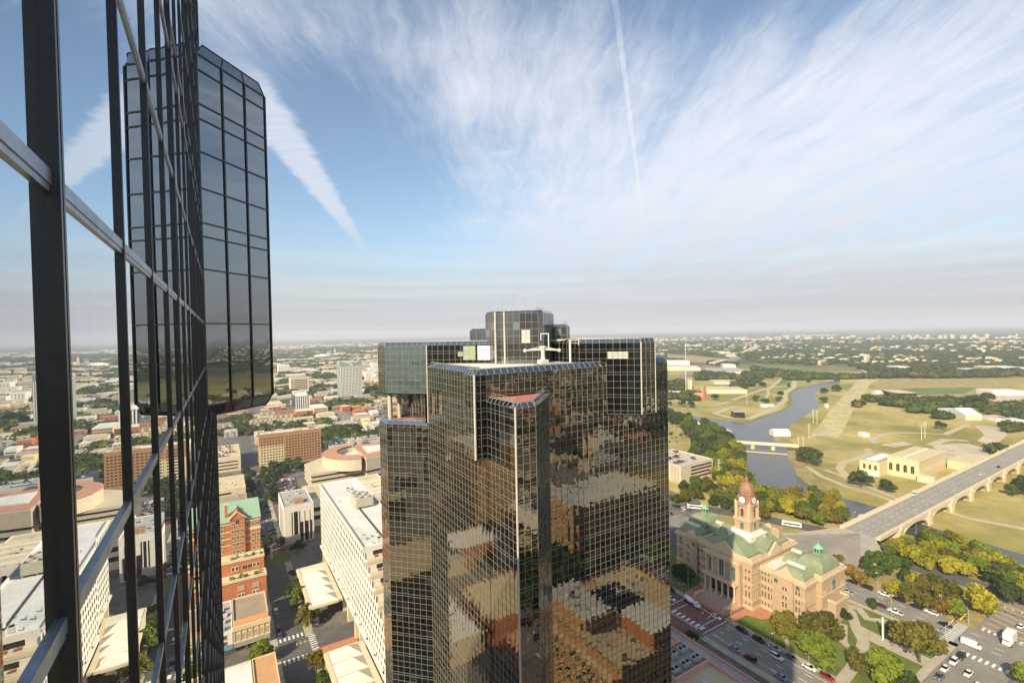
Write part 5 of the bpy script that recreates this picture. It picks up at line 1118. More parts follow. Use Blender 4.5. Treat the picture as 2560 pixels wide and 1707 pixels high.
# arena quarter
def dome(label, k, xc, yb, rpx, hpx, m_=M_WHT):
    a, b = gp(k, xc, yb); a2, b2 = gp(k, xc+rpx, yb); r_ = math.dist((a, b), (a2, b2)); dd = .5225*a+.8526*b; h_ = hpx/ZOOM[k][2]*dd/FPX
    t_ = thing('arena', label, 'arena', (a, b+r_, 0)); q = MB(); q.lathe(a, b+r_, [(r_, 0), (r_, h_*.45)], 24); q.build('wall', M_CREAM, t_); q = MB(); q.lathe(a, b+r_, [(r_*1.03, h_*.45), (r_*.8, h_*.8), (r_*.4, h_*.97), (r_*.05, h_)], 24); q.build('domed_roof', m_, t_)
dome('white shallow domed arena in front of the slim tower', 'G', 1030, 455, 100, 62); dome('pale low domed hall left of the white dome', 'G', 880, 478, 70, 36, M_TAN)
_, _i = bpx('slim_tower', 'slim cream tower with a pointed top in the distance', 'tower', 'G', 1186, 1208, 430, 340, 20, M_CREAM, M_CREAM)
q = MB(); q.add([(_i[0], _i[2], _i[3]), (_i[1], _i[2], _i[3]), (_i[1], _i[2]+20, _i[3]), (_i[0], _i[2]+20, _i[3]), ((_i[0]+_i[1])/2, _i[2]+10, _i[3]+16)], [(0, 1, 4), (1, 2, 4), (2, 3, 4), (3, 0, 4)]); q.build('pointed_roof', M_CREAM, _)
bpx('coliseum', 'long cream coliseum building right of the slim tower', 'hall', 'G', 1215, 1375, 410, 370, 60, M_CREAM, M_TANR); bpx('coliseum', 'short cream hall left of the slim tower', 'hall', 'G', 1085, 1140, 410, 368, 60, M_CREAM, M_TANR)
bpx('distant_tower_block', 'lone pinkish tower block on the far horizon beside the hanging bay', 'tower block', 'G', 460, 482, 238, 200, 40, M_BRO, M_WHT); bpx('distant_tower_block', 'lone orange tower block on the far horizon left of the dark tower', 'tower block', 'G', 1505, 1570, 205, 172, 80, M_OCH, M_WHT)
# gabled apartments among the trees
def gabled(label, x0, x1, y0, y1, h, n, grp):
    t_ = thing('gabled_apartments', label, 'apartment block', ((x0+x1)/2, (y0+y1)/2, 0), grp); q = MB(); q.box(x0, x1, y0, y1, 0, h); q.build('wall', M_CREAM, t_); ym = (y0+y1)/2; rh = (y1-y0)*.33
    q = MB(); q.add([(x0-.6, y0-.6, h), (x1+.6, y0-.6, h), (x1+.6, y1+.6, h), (x0-.6, y1+.6, h), (x0+4, ym, h+rh), (x1-4, ym, h+rh)], [(0, 1, 5, 4), (2, 3, 4, 5), (3, 0, 4), (1, 2, 5)]); q.build('roof', M_SHIN, t_)
    for k in range(n):
        xk = x0+(x1-x0)*(k+.5)/n; q = MB(); q.add([(xk-2.6, y0-.9, h-.2), (xk+2.6, y0-.9, h-.2), (xk, y0-.9, h+3.0), (xk-2.6, ym, h+.1), (xk+2.6, ym, h+.1), (xk, ym, h+3.0)], [(0, 1, 2), (0, 2, 5, 3), (1, 4, 5, 2)]); q.build('dormer', [M_CREAM], t_)
        window(t_, xk, y0-.02, 2, '-y', 1.6, 1.5, M_STRIP, fr=0); window(t_, xk, y0-.02, 5.2, '-y', 1.6, 1.5, M_STRIP, fr=0)
    OCC.append((x0-2, x1+2, y0-2, y1+2))
gabled('cream gabled apartments, the long row in front', 34, 66, 835, 850, 9, 5, None); gabled('cream gabled apartments, the row set back on the right', 68, 100, 852, 868, 10, 4, None); gabled('cream gabled apartments, short row beside the street', -22, 13, 822, 838, 9, 4, None); gabled('cream gabled apartments, tall gable at the back', 50, 76, 880, 898, 13, 3, None)

# --- what stands to the right and behind the camera and shows in the mirror glass
oc = block('ochre_brick_office', 'ochre brick office block with pale roofs mirrored low in the dark tower', 'office building', 110, 165, -6, 46, 26, M_OCH, M_TANR, par=1.2)
q = MB(); q.box(108.5, 111, -4, 44, 22.4, 23); q.build('ledge', M_CREAM, oc); q = MB(); q.box(114, 128, -2, 24, 26.2, 31); q.build('roof_block', M_OCH, oc); q = MB(); q.box(113.6, 128.4, -2.4, 24.4, 31, 31.4); q.build('roof_block_top', M_ROOFW, oc); q = MB(); q.box(128, 142, 28, 44, 26.2, 32); q.build('roof_block', M_BRO, oc); q = MB(); q.box(127.7, 142.3, 27.7, 44.3, 32, 32.4); q.build('roof_block_top', M_ROOFW, oc); q = MB(); q.box(132, 150, 2, 20, 26.13, 26.3); q.build('dark_well', M_BLACK, oc)
wins(oc, '-x', -4, 44, 109.95, [3, 6.6, 10.2, 13.8, 17.4], 13, 1.8, 1.9, fr=.2, frm=M_CREAM); wins(oc, '+y', 112, 163, 46.05, [3, 6.6, 10.2, 13.8, 17.4], 14, 1.8, 1.9, fr=.2, frm=M_CREAM)
b_ = block('long_brick_office', 'long orange brick block across the parking lot, seen only in the mirror glass', 'office building', 182, 262, -112, -68, 30, M_OCH, M_ROOFW, par=1); wins(b_, '-x', -110, -70, 181.95, [3+3.6*k for k in range(7)], 9, 1.8, 2, fr=.2); wins(b_, '+y', 184, 260, -67.95, [3+3.6*k for k in range(7)], 14, 2.4, 2, fr=.2)
b_ = block('white_roofed_garage', 'white roofed garage beyond the parking lot, seen only in the mirror glass', 'garage', 178, 236, -165, -122, 15, M_WHT, M_ROOFW); bandwin(b_, '+y', 180, 234, -122, (3, 7, 11), 1.5)
vents(180, 234, -163, -124, 15.1, 14, 'mirrored garage roof'); vents(184, 260, -110, -70, 30.2, 16, 'mirrored long brick office roof'); vents(144, 163, -4, 44, 26.2, 12, 'ochre office roof'); vents(112, 127, 27, 44, 26.2, 6, 'near corner of the ochre office roof'); vents(115, 127, 0, 22, 31.4, 6, 'raised block of the ochre office roof')
b_ = block('tall_orange_apartments', 'tall orange brick apartments mirrored in the left side of the dark tower', 'apartment block', -118, -66, 300, 352, 56, M_OCH, M_GREYR); wins(b_, '+x', 302, 350, -65.95, [3+3.5*k for k in range(15)], 12, 1.8, 2, M_TEALW, fr=.2, frm=M_BRB); wins(b_, '-y', -116, -68, 299.95, [3+3.5*k for k in range(15)], 12, 1.8, 2, M_TEALW, fr=.2, frm=M_BRB)
for (x0, x1, y0, y1, h, w_, r_, lb) in [(-62, -30, 258, 284, 10, M_BRO, M_ROOFW, 'brick shop with a white roof mirrored under the orange apartments'), (-34, -10, 250, 272, 8, M_CREAM, M_GREYR, 'small cream shop mirrored beside the green awnings'), (-45, -12, 182, 216, 12, M_BRR, M_TANR, 'red brick shop with a tan roof mirrored low in the tower'), (-95, -55, 182, 220, 14, M_TAN, M_TANR, 'tan roofed block mirrored low in the tower'), (-46, -14, 158, 176, 9, M_BRR, M_ORR, 'red brick shop mirrored at the bottom of the tower'),
    (-130, -75, 230, 280, 22, M_BRB, M_TANR, 'brown brick block mirrored beyond the brick shops'), (-150, -100, 120, 170, 30, M_GREYC, M_GREYR, 'grey office block mirrored in the lower wing'), (-100, -60, 60, 110, 26, M_BRO, M_TANR, 'orange block mirrored behind the near tower')]:
    b_ = block('mirrored_building', lb, 'building', x0, x1, y0, y1, h, w_, r_)
    if h > 9: wins(b_, '+x', y0+2, y1-2, x1+.05, [2.5+3.6*k for k in range(int((h-3)/3.6))], max(3, int((y1-y0)/4.5)), 1.8, 1.8, fr=0, cap=40)
# --- foot of the middle tower and the long flat-roofed block bottom right
md = block('retail_podium', 'tan-roofed low block with pink coping and sunken fans across from the courthouse', 'building', 108, 162, 90, 138, 11.3, mat('salmon_wall', (.44, .22, .15), .85, .1, .5), M_TANR, par=1.3, wm=M_PINKE)
q = MB(); q.box(157.2, 161.4, 91, 137, 11.45, 11.6); q.build('grey_gutter_roof', M_GREYR, md)
q = MB(); [q.box(*k) for k in ((156.6, 157.2, 91, 137.4, 11.4, 12.7), (138, 156.6, 128.4, 129, 11.4, 13.4), (138, 156.6, 115, 115.6, 11.4, 13.4), (137.4, 138, 115, 129, 11.4, 13.4))]; q.build('inner_parapet', M_PINKE, md)
q = MB(); q.box(138, 156.6, 115.6, 128.4, 11.45, 11.6); q.build('plant_well_floor', M_GREYR, md)
for k in range(6): rooftop_unit(141.5+6*(k % 3), 119+6.2*(k//3), 11.6, 2.1, 'grey fan unit in the sunken roof well, %s of six' % ORD[k], m_=M_GREYC, fans=2)
for k, (x_, y_) in enumerate(((146, 110), (150, 101))): q = MB(); q.box(x_-.9, x_+.9, y_-.9, y_+.9, 11.4, 12.3); q.lathe(x_, y_, [(.8, 12.3), (.3, 12.8)], 8); tag(q.build('skylight', M_MACH), 'small white box skylight on the tan roof, %s the fan well' % ('nearer' if k == 0 else 'farther from'), 'skylight')
# concrete garage near the river
gc = block('concrete_garage', 'pale concrete parking garage with roof deck by the river trees', 'garage', 352, 398, 286, 334, 15, M_TAN, mat('garage_deck', (.44, .40, .33), .95, .1, .2, stain=.3), par=1.1)
bandwin(gc, '-x', 300, 332, 352, (2.5, 5.8, 9.1, 12.0), 1.5); bandwin(gc, '-y', 366, 396, 286, (2.5, 5.8, 9.1, 12.0), 1.5)
q = MB(); [q.box(350.8-.0, 352, 288+1.6*k, 288.9+1.6*k, 0, 15.5) for k in range(6)]; q.build('ribbed_stair_core', M_TAN, gc); q = MB(); q.box(398, 414, 280, 292, 0, 6); q.build('low_annexe', M_CREAM, gc)
# power station
# ================================================================ across the river
def pbox(t_, nm, x0, x1, y0, y1, z0, z1, m_): q = MB(); q.box(x0, x1, y0, y1, z0, z1); return q.build(nm, m_, t_)
ps = thing('old_power_station', 'old yellow brick power station with arched windows on the far bank', 'power station', (545, 185, 0))
h1 = pbox(ps, 'left_hall', 516, 560, 196, 212, 0, 13, M_PALEY); h2_ = pbox(ps, 'main_hall', 532, 596, 172, 195.8, 0, 16.5, M_PALEY); h3_ = pbox(ps, 'low_wing', 600, 640, 150, 172, 0, 8, M_PALEY)
pbox(ps, 'front_range', 528, 534, 160, 172, 0, 6, M_CREAM); pbox(ps, 'cornice', 531.6, 596.4, 171.6, 196.2, 16.5, 17.4, M_CREAM); pbox(ps, 'roof', 516.5, 559.5, 196.5, 211.5, 13.02, 13.4, M_GREYR); pbox(ps, 'roof', 533, 595, 173, 195, 17.42, 17.7, M_TANR); pbox(ps, 'roof', 601, 639, 151, 171, 8.02, 8.2, M_TANR)
pbox(ps, 'brick_lean_to', 560, 590, 198, 208, 0, 10, M_BRO); pbox(ps, 'white_wall_base', 515.4, 516, 196, 212, 0, 4, M_WHT)
q = MB(); [q.box(536+5*k, 538.6+5*k, 183.4, 184.8, 17.7, 18.5) for k in range(11)]; q.build('roof_lantern', M_WHT, ps); q = MB(); [q.box(519+4*k, 521.6+4*k, 200+.0, 208, 13.4, 14.0) for k in range(9)]; q.build('roof_lantern', M_WHT, ps)
for y_ in (176.5, 182, 187.5, 193): window(ps, 531.95, y_, 5, '-x', 2.6, 5.5, M_STRIP, True, .3, M_CREAM)
for y_ in (199, 203.5, 208): window(ps, 515.95, y_, 5.5, '-x', 2.0, 3.5, M_STRIP, True, .3, M_CREAM)
for k in range(12): window(ps, 535+5*k, 171.95, 5, '-y', 2.2, 5.5, mat('blocked_window', (.42, .33, .17), .8, .1, .5), True, .2, M_CREAM)
for k in range(4): window(ps, 604+9*k, 149.95, 3, '-y', 2.2, 2.6, MATS['blocked_window'], False, .2, M_CREAM)
OCC.append((505, 650, 140, 220))
def obj_at(k, zx, zy): return gp(k, zx, zy)
def shed(name, label, cat, k, xl, xr, yb, hm, dep, wall, roof, group=None, gable=False):
    """a building whose front base line runs between two points of the photograph (seen from across the plain)"""
    a = Vector(gp(k, xl, yb)); b = Vector(gp(k, xr, yb)); f = (b-a); L = f.length; f.normalize(); n = Vector((-f.y, f.x))
    if n.dot(Vector(a)) < 0: n = -n
    c = [a, b, b+n*dep, a+n*dep]; t_ = thing(name, label, cat, ((a.x+b.x)/2, (a.y+b.y)/2, 0), group)
    q = MB(); q.prism([tuple(p) for p in c], 0, hm); q.build('wall', wall, t_); q = MB()
    if gable:
        m0 = (c[0]+c[3])/2; m1 = (c[1]+c[2])/2; z = hm+dep*.18; q.add([(*c[0], hm), (*c[1], hm), (*c[2], hm), (*c[3], hm), (*m0, z), (*m1, z)], [(0, 1, 5, 4), (2, 3, 4, 5), (3, 0, 4), (1, 2, 5)])
    else: q.prism([tuple(p) for p in c], hm, hm+.5)
    q.build('roof', roof, t_); OCC.append((min(p.x for p in c)-5, max(p.x for p in c)+5, min(p.y for p in c)-5, max(p.y for p in c)+5)); return t_
M_BLUER = mat('blue_roof', (.14, .28, .40), .7, .1, .5)
for a in [('pavilion', 'white-roofed pavilion on the near bank among dry grass', 'pavilion', 'C', 272, 362, 905, 4, 14, M_GREYC, M_WHT, None, True), ('pavilion', 'blue-roofed pavilion on the near bank by the river trees', 'pavilion', 'C', 352, 412, 948, 4, 12, M_GREYC, M_BLUER, None, True), ('stage', 'grey open stage shelter at the point between the two rivers', 'stage', 'C', 616, 696, 830, 9, 16, M_STRIP, M_GREYC, None, False), ('shed', 'white tent-roofed shed by the shrubs on the river point', 'shed', 'C', 830, 876, 745, 4, 10, M_WHT, M_WHT), ('shed', 'small white shed beside the tent-roofed one', 'shed', 'C', 880, 925, 740, 3, 8, M_WHT, M_WHT),
          ('boathouse', 'white boathouse with a fluted roof jutting into the river', 'boathouse', 'C', 925, 1056, 975, 6, 14, M_WHT, M_WHT, None, True), ('kiosk', 'small white kiosk on the levee slope', 'kiosk', 'C', 1332, 1354, 748, 5, 6, M_WHT, M_WHT), ('storage_tank', 'round-cornered white tank lying on the field', 'tank', 'D', 298, 356, 978, 4, 9, M_WHT, M_WHT),
          ('brick_works', 'orange brick building at the foot of the tall chimney', 'factory', 'C', 318, 405, 688, 7, 30, M_BRO, M_ORR, None, True), ('factory', 'tan flat-roofed factory behind the orange chimney', 'factory', 'C', 400, 715, 640, 8, 60, M_CREAM, M_TANR), ('silo', 'pale concrete silo block near the orange chimney', 'silo', 'C', 252, 282, 605, 21, 16, M_CREAM, M_CREAM), ('factory', 'cream factory range with a pitched roof behind the silo', 'factory', 'C', 460, 628, 565, 6, 50, M_CREAM, M_TANR), ('warehouse', 'long pale warehouse among trees at the plain edge', 'warehouse', 'C', 70, 250, 660, 6, 40, M_WHT, M_ROOFW),
          ('warehouse', 'big white warehouse nearest the dark tower', 'warehouse', 'C', 72, 265, 415, 14, 90, M_WHT, M_ROOFW), ('warehouse', 'white warehouse below the biggest one', 'warehouse', 'C', 70, 350, 460, 9, 100, M_CREAM, M_ROOFW), ('warehouse', 'low white warehouse with ribbed roof beside the highway', 'warehouse', 'C', 530, 625, 440, 12, 60, M_WHT, M_ROOFW), ('warehouse', 'long ribbed-roof sheds in front of the scrub', 'warehouse', 'C', 440, 735, 486, 7, 160, M_CREAM, M_GREYR),
          ('warehouse', 'very long white shed at the right edge of the fields', 'warehouse', 'D', 1325, 1600, 655, 8, 40, M_WHT, M_ROOFW), ('barn', 'tan-roofed barn of two storeys on the plain', 'barn', 'D', 570, 730, 672, 9, 50, M_STRIP, M_TANR), ('shed', 'long white shed in front of the tan barn', 'shed', 'D', 670, 825, 692, 5, 20, M_WHT, M_ROOFW), ('shed', 'two-part white shed right of the tan barn', 'shed', 'D', 920, 1048, 700, 6, 20, M_WHT, M_ROOFW), ('farmhouse', 'small white house left of the tan barn', 'house', 'D', 412, 465, 655, 6, 18, M_WHT, M_WHT, None, True),
          ('depot', 'pale depot with an arched pale-blue roof', 'depot', 'D', 1110, 1240, 848, 8, 40, M_CREAM, mat('pale_blue_roof', (.50, .58, .60), .7, .05, .3), None, True), ('depot', 'long cream shed behind the pale-blue roofed depot', 'depot', 'D', 1010, 1130, 815, 7, 30, M_CREAM, M_ROOFW), ('yard_shed', 'pink-roofed yard shed right of the depot', 'shed', 'D', 1350, 1480, 860, 5, 26, M_WHT, mat('pink_roof', (.55, .36, .30), .8, .1, .3)), ('yard_shed', 'white yard shed at the picture edge', 'shed', 'D', 1480, 1600, 880, 5, 26, M_WHT, M_ROOFW),
          ('warehouse', 'long cream warehouse along the tree line on the right', 'warehouse', 'D', 1150, 1320, 480, 10, 60, M_CREAM, M_ROOFW), ('warehouse', 'cream warehouse behind the tree line at the right edge', 'warehouse', 'D', 1330, 1600, 470, 12, 80, M_CREAM, M_ROOFW), ('warehouse', 'cream house-like block at the tree line', 'warehouse', 'D', 1030, 1095, 485, 10, 30, M_CREAM, M_ROOFW), ('warehouse', 'white block glimpsed in the tree line near the levee', 'warehouse', 'D', 560, 670, 465, 14, 50, M_WHT, M_ROOFW), ('mall', 'wide rust-red and cream mall on the far wooded rise', 'mall', 'D', 1210, 1430, 245, 16, 160, M_BRO, M_ORR), ('mall', 'cream flat-roofed stores beside the far rust-red mall', 'mall', 'D', 1060, 1205, 252, 14, 120, M_CREAM, M_ROOFW), ('mall', 'cream flat-roofed stores at the picture edge beyond the woods', 'mall', 'D', 1440, 1600, 245, 14, 120, M_CREAM, M_ROOFW), ('school', 'pale flat-roofed school in the far woods', 'school', 'D', 400, 525, 305, 10, 60, M_CREAM, M_ROOFW), ('school', 'pale flat-roofed school farther right in the far woods', 'school', 'D', 1035, 1140, 295, 10, 60, M_CREAM, M_ROOFW)]:
    shed(*a)
def pole(name, label, cat, k, zx, zy, h, r=.3, grp=None, m_=None):
    h = h*.54 if h < 100 else h
    x_, y_ = gp(k, zx, zy); t_ = thing(name, label, cat, (x_, y_, 0), grp); q = MB(); q.tube((x_, y_, 0), (x_, y_, h), r, 8, r*.6); q.build('shaft', m_ or M_CREAM, t_)
    q = MB()
    for z_ in (h*.80, h*.88, h*.96): q.tube((x_-.0, y_-2.2, z_), (x_, y_+2.2, z_), r*.35, 4)
    q.build('cross_arms', m_ or M_CREAM, t_)
st_ = gp('C', 380, 690); t_ = thing('factory_chimney', 'tall square orange brick chimney', 'chimney', (*st_, 0)); q = MB(); q.lathe(*st_, [(3.0, 0), (2.3, 25), (2.6, 25.5), (2.6, 27)], 4, .78); q.build('stack', M_BRO, t_); q = MB(); q.lathe(*st_, [(1.7, 27.02), (1.6, 27.3)], 8); q.build('flue', M_BLACK, t_)
for i, (k, a, b, h, lb) in enumerate([('C', 1233, 870, 38, 'back left pylon of the pair on the levee slope'), ('C', 1263, 880, 38, 'back right pylon of the pair on the levee slope'), ('C', 1200, 988, 34, 'lone pylon halfway up the levee slope'), ('C', 1118, 1110, 36, 'left pylon of the pair by the footbridge end'), ('C', 1155, 1105, 34, 'right pylon of the pair by the footbridge end'), ('D', 765, 1000, 36, 'left pylon of the pair behind the power station'), ('D', 792, 985, 36, 'right pylon of the pair behind the power station'), ('C', 714, 730, 32, 'pylon on the river point lawn'), ('C', 235, 620, 108, 'very tall slender mast beyond the factories'), ('C', 495, 1335, 40, 'slender pole beside the concrete garage'), ('C', 172, 520, 50, 'pale mast beside the white warehouses')]):
    pole('utility_pylon' if h < 100 else 'radio_mast', lb, 'pylon' if h < 100 else 'mast', k, a, b, h, .27 if h < 100 else .6, None, M_WHT)
# footbridge with its own pipe across the river
a = Vector(gp('C', 690, 1020, 7)); b = Vector(gp('C', 1115, 1068, 4)); fb_ = thing('footbridge', 'narrow pale bridge on two piers crossing the river', 'bridge', ((a.x+b.x)/2, (a.y+b.y)/2, 0)); q = MB(); q.obox(tuple(a-(b-a)*.2), tuple(b), 4.5, 5.6, 7); q.build('deck', M_CREAM, fb_)
q = MB(); q.obox(tuple(a-(b-a)*.2), tuple(b), .2, 7, 8, 2); q.obox(tuple(a-(b-a)*.2), tuple(b), .2, 7, 8, -2); q.build('parapet', M_CREAM, fb_)
for f in (.17, .55): p = a.lerp(b, f); q = MB(); q.box(p.x-1.2, p.x+1.2, p.y-1.8, p.y+1.8, 0, 5.6); q.build('pier', M_CREAM, fb_)
wr = thing('weir', 'dark low weir line below the footbridge', 'weir', (a.x, a.y, 0)); q = MB(); p0, p1 = gp('C', 700, 1093), gp('C', 1030, 1118); q.obox(p0, p1, 2.0, .1, .9); q.build('sill', M_TAN, wr)
t_ = thing('rail_bridge', 'long dark trestle rail bridge at the far river bend', 'bridge', (*gp('C', 1200, 505), 0)); p0, p1 = gp('C', 1050, 500), gp('C', 1402, 518); q = MB(); q.obox(p0, p1, 7, 7, 10); q.build('deck', M_BRR2, t_)
for k in range(14): f = k/13; x_, y_ = p0[0]+(p1[0]-p0[0])*f, p0[1]+(p1[1]-p0[1])*f; q = MB(); q.box(x_-1.2, x_+1.2, y_-3, y_+3, 0, 7); q.build('pier', M_BRR2, t_)
t_ = thing('highway_bridge', 'pale highway bridge beyond the warehouses', 'bridge', (*gp('C', 490, 420), 0)); p0, p1 = gp('C', 440, 428), gp('C', 545, 400); q = MB(); q.obox(p0, p1, 24, 12, 15); q.build('deck', M_CREAM, t_)
for k in range(5): f = (k+.5)/5; x_, y_ = p0[0]+(p1[0]-p0[0])*f, p0[1]+(p1[1]-p0[1])*f; q = MB(); q.box(x_-2, x_+2, y_-8, y_+8, 0, 12); q.build('pier', M_TAN, t_)
hw_ = MB(); strip(hw_, P('C', [(150, 545), (230, 500), (330, 455), (440, 425)]), 30, .3); strip(hw_, P('C', [(545, 400), (640, 350), (790, 270)]), 50, .3); struct('highway', hw_, M_ASPHL)
hw_ = MB(); strip(hw_, P('G', [(1180, 1240), (1290, 1320), (1480, 1430), (1640, 1568)]), 26, .45); strip(hw_, P('G', [(870, 900), (980, 860), (1090, 820)]), 26, .46); struct('highway', hw_, M_ASPHL)
# road viaduct on arches
vd = thing('road_viaduct', 'long pale concrete road bridge on arches leading over the river to the right', 'bridge', (560, 142, 0))
XB0, XB1, YB0, YB1, ZD = 342, 1150, 129.5, 152.0, 9.0
q = MB(); q.box(XB0, XB1, YB0, YB1, ZD-1.3, ZD); q.build('deck', M_CREAM, vd); q = MB(); q.box(XB0, XB1, YB0+2.8, YB1-2.8, ZD+.004, ZD+.03); q.build('roadway', mat('viaduct_asphalt', (.27, .245, .21), .9, .12, .15, stain=.3), vd)
q = MB(); q.add([(XB0, 140.5, ZD+.02), (XB0, YB1-2.8, ZD+.02), (320, 176, .3), (306, 170, .3)], [(0, 1, 2), (0, 2, 3)]); q.add([(XB0, YB0+2.8, ZD+.02), (XB0, 140.4, ZD+.02), (312, 128, .3), (322, 117, .3)], [(0, 1, 2), (0, 2, 3)]); q.build('ramp', MATS['viaduct_asphalt'], vd); q = MB(); q.add([(XB0, 140.45, ZD+.01), (305.8, 170, .3), (298, 148, .3), (311.8, 128, .3)], [(0, 1, 2), (0, 2, 3)]); q.build('ramp_island', M_ASPHL, vd); q = MB(); q.add([(XB0, YB0+.2, ZD), (XB0, YB0+.2, 0), (322, 116.6, 0), (322, 116.6, .4)], [(0, 1, 2, 3), (3, 2, 1, 0)]); q.add([(XB0, YB1-.2, ZD), (XB0, YB1-.2, 0), (320.4, 176.4, 0), (320.4, 176.4, .4)], [(0, 1, 2, 3), (3, 2, 1, 0)]); q.build('ramp_wall', M_CREAM, vd)
for yy_ in (YB0, YB1-.45):
    q = MB(); q.box(XB0, XB1, yy_, yy_+.45, ZD, ZD+1.1); q.build('parapet', M_CREAM, vd)
q = MB()
for xx in range(XB0, XB1, 9): [q.box(xx+d_, xx+d_+4, YB0+a_, YB0+a_+.2, ZD+.034, ZD+.04) for d_, a_ in ((0, 11.2), (2, 6.9), (2, 15.6))]
q.build('lane_lines', M_PAINT, vd)
xp = [372, 420, 462, 504, 546, 588, 630, 672, 714, 756]
for i, x_ in enumerate(xp):
    q = MB(); q.box(x_-3, x_+3, YB0-.6, YB1+.6, 0, ZD-1.32); [q.box(x_-2, x_+2, a_, a_+.9, ZD-1.32, ZD+1.25) for a_ in (YB0-.95, YB1+.05)]; q.build('pier', M_CREAM, vd)
for i in range(len(xp)-1):
    x0_, x1_ = xp[i]+3, xp[i+1]-3; n = 14
    for yy_ in (YB0+.2, YB1-2.2):
        q = MB()
        for k in range(n):
            a = x0_+(x1_-x0_)*k/n; b = x0_+(x1_-x0_)*(k+1)/n
            za = 0.2+6.9*math.sqrt(max(0, 1-((a-(x0_+x1_)/2)/((x1_-x0_)/2))**2)); zb = 0.2+6.9*math.sqrt(max(0, 1-((b-(x0_+x1_)/2)/((x1_-x0_)/2))**2))
            q.add([(a, yy_, za), (b, yy_, zb), (b, yy_, zb+1.3), (a, yy_, za+1.3), (a, yy_+2, za), (b, yy_+2, zb), (b, yy_+2, zb+1.3), (a, yy_+2, za+1.3)], [(0, 1, 2, 3), (7, 6, 5, 4), (0, 4, 5, 1), (3, 2, 6, 7)])
            if k % 2 == 1: q.box(a-.35, a+.35, yy_+.3, yy_+1.7, za+1.0, ZD-1.2)
        q.build('arch_rib', M_CREAM, vd)
OCC.append((296, 1160, 118, 162))
# ================================================================ trees
def foliage(name, a, b):
    m_ = bpy.data.materials.new(name); m_.use_nodes = True; t = NT(m_.node_tree)
    pos = t.node('ShaderNodeNewGeometry').outputs['Position']; oi = t.node('ShaderNodeObjectInfo').outputs['Random']
    f = t.m('ADD', t.m('MULTIPLY', t.noise(pos, .55, 3, .6), .75), t.m('MULTIPLY', t.noise(pos, 2.6, 2, .5), .35)); f = t.m('ADD', f, t.m('MULTIPLY', t.m('SUBTRACT', oi, .5), .22))
    c_ = t.mix(t.ramp(f, .36, .74), a+(1,), b+(1,))
    d = t.node('ShaderNodeBsdfDiffuse'); t.con(c_, d.inputs[0]); tr = t.node('ShaderNodeBsdfTranslucent'); t.con(c_, tr.inputs[0])
    mx = t.node('ShaderNodeMixShader', ); mx.inputs[0].default_value = .22; t.con(d.outputs[0], mx.inputs[1]); t.con(tr.outputs[0], mx.inputs[2])
    o = t.node('ShaderNodeOutputMaterial'); t.con(mx.outputs[0], o.inputs[0]); return m_
FOL = {'dark': foliage('foliage_dark_green', (.030, .048, .016), (.080, .105, .032)), 'green': foliage('foliage_green', (.045, .075, .014), (.115, .155, .030)), 'olive': foliage('foliage_olive', (.085, .080, .018), (.20, .175, .035)),
       'yellow': foliage('foliage_yellow_green', (.17, .16, .020), (.41, .355, .035)), 'lime': foliage('foliage_lime', (.095, .13, .016), (.205, .245, .032)), 'rust': foliage('foliage_rust', (.14, .09, .018), (.32, .20, .03))}
M_BARK = mat('bark', (.10, .075, .05), .95, .3, 2)
def crown_mesh(seed, col, n_cl=11, leaves=120, ls=.080):
    """unit crown (radius about 1, from z = .25 to 1.45): lumpy clumps each wrapped in leaf-sized faces"""
    rg = np.random.default_rng(seed); V = []; F = []
    for c in range(n_cl):
        if c == 0: ce = np.array([0, 0, .82]); r = .52
        else:
            a = rg.uniform(0, 6.283); el = rg.uniform(-.45, 1.25); rr = rg.uniform(.42, .68)
            ce = np.array([rr*math.cos(a)*math.cos(el), rr*math.sin(a)*math.cos(el), .78+.50*math.sin(el)]); r = rg.uniform(.24, .42)
        bm = bmesh.new(); bmesh.ops.create_icosphere(bm, subdivisions=1, radius=r*.74); i0 = len(V)
        vs = np.array([v.co[:] for v in bm.verts]); vs *= (1+rg.uniform(-.34, .30, (len(vs), 1))); vs[:, 2] *= .85
        V += [tuple(q) for q in vs+ce]; F += [tuple(i0+v.index for v in f.verts) for f in bm.faces]; bm.free()
        d = rg.normal(size=(leaves, 3)); d /= np.linalg.norm(d, axis=1)[:, None]; d[:, 2] = np.where(d[:, 2] < -.5, -d[:, 2], d[:, 2])
        p = ce+d*r*rg.uniform(.82, 1.16, (leaves, 1))*np.array([1, 1, .88])
        for k in range(leaves):
            n = d[k]+rg.normal(0, .55, 3); n /= np.linalg.norm(n); u = np.cross(n, [0, 0, 1.0]); u /= (np.linalg.norm(u)+1e-6); w_ = np.cross(n, u); s = ls*rg.uniform(.6, 1.35)
            i0 = len(V); V += [tuple(p[k]+u*s), tuple(p[k]+w_*s*.8), tuple(p[k]-u*s), tuple(p[k]-w_*s*.8)]; F.append((i0, i0+1, i0+2, i0+3))
    me = bpy.data.meshes.new('crown'); me.from_pydata(V, [], F); me.materials.append(FOL[col]); me.update(); return me
CROWN = {}; NVAR = 4
for ci, c in enumerate(FOL):
    for k in range(NVAR): CROWN[c, k] = crown_mesh(100*ci+k, c)
TRUNK = []
for k in range(2):
    q = MB(); q.tube((0, 0, 0), (.02, .01, .5), .060, 7, .040)
    for a in (0.3, 1.7, 3.0, 4.4, 5.5): q.tube((.02, .01, .34+.03*k), (.42*math.cos(a+k), .42*math.sin(a+k), .86), .026, 5, .010)
    q.tube((.02, .01, .48), (0, 0, 1.05), .035, 5, .012); TRUNK.append(q.mesh('trunk', M_BARK))
NT_ = [0]
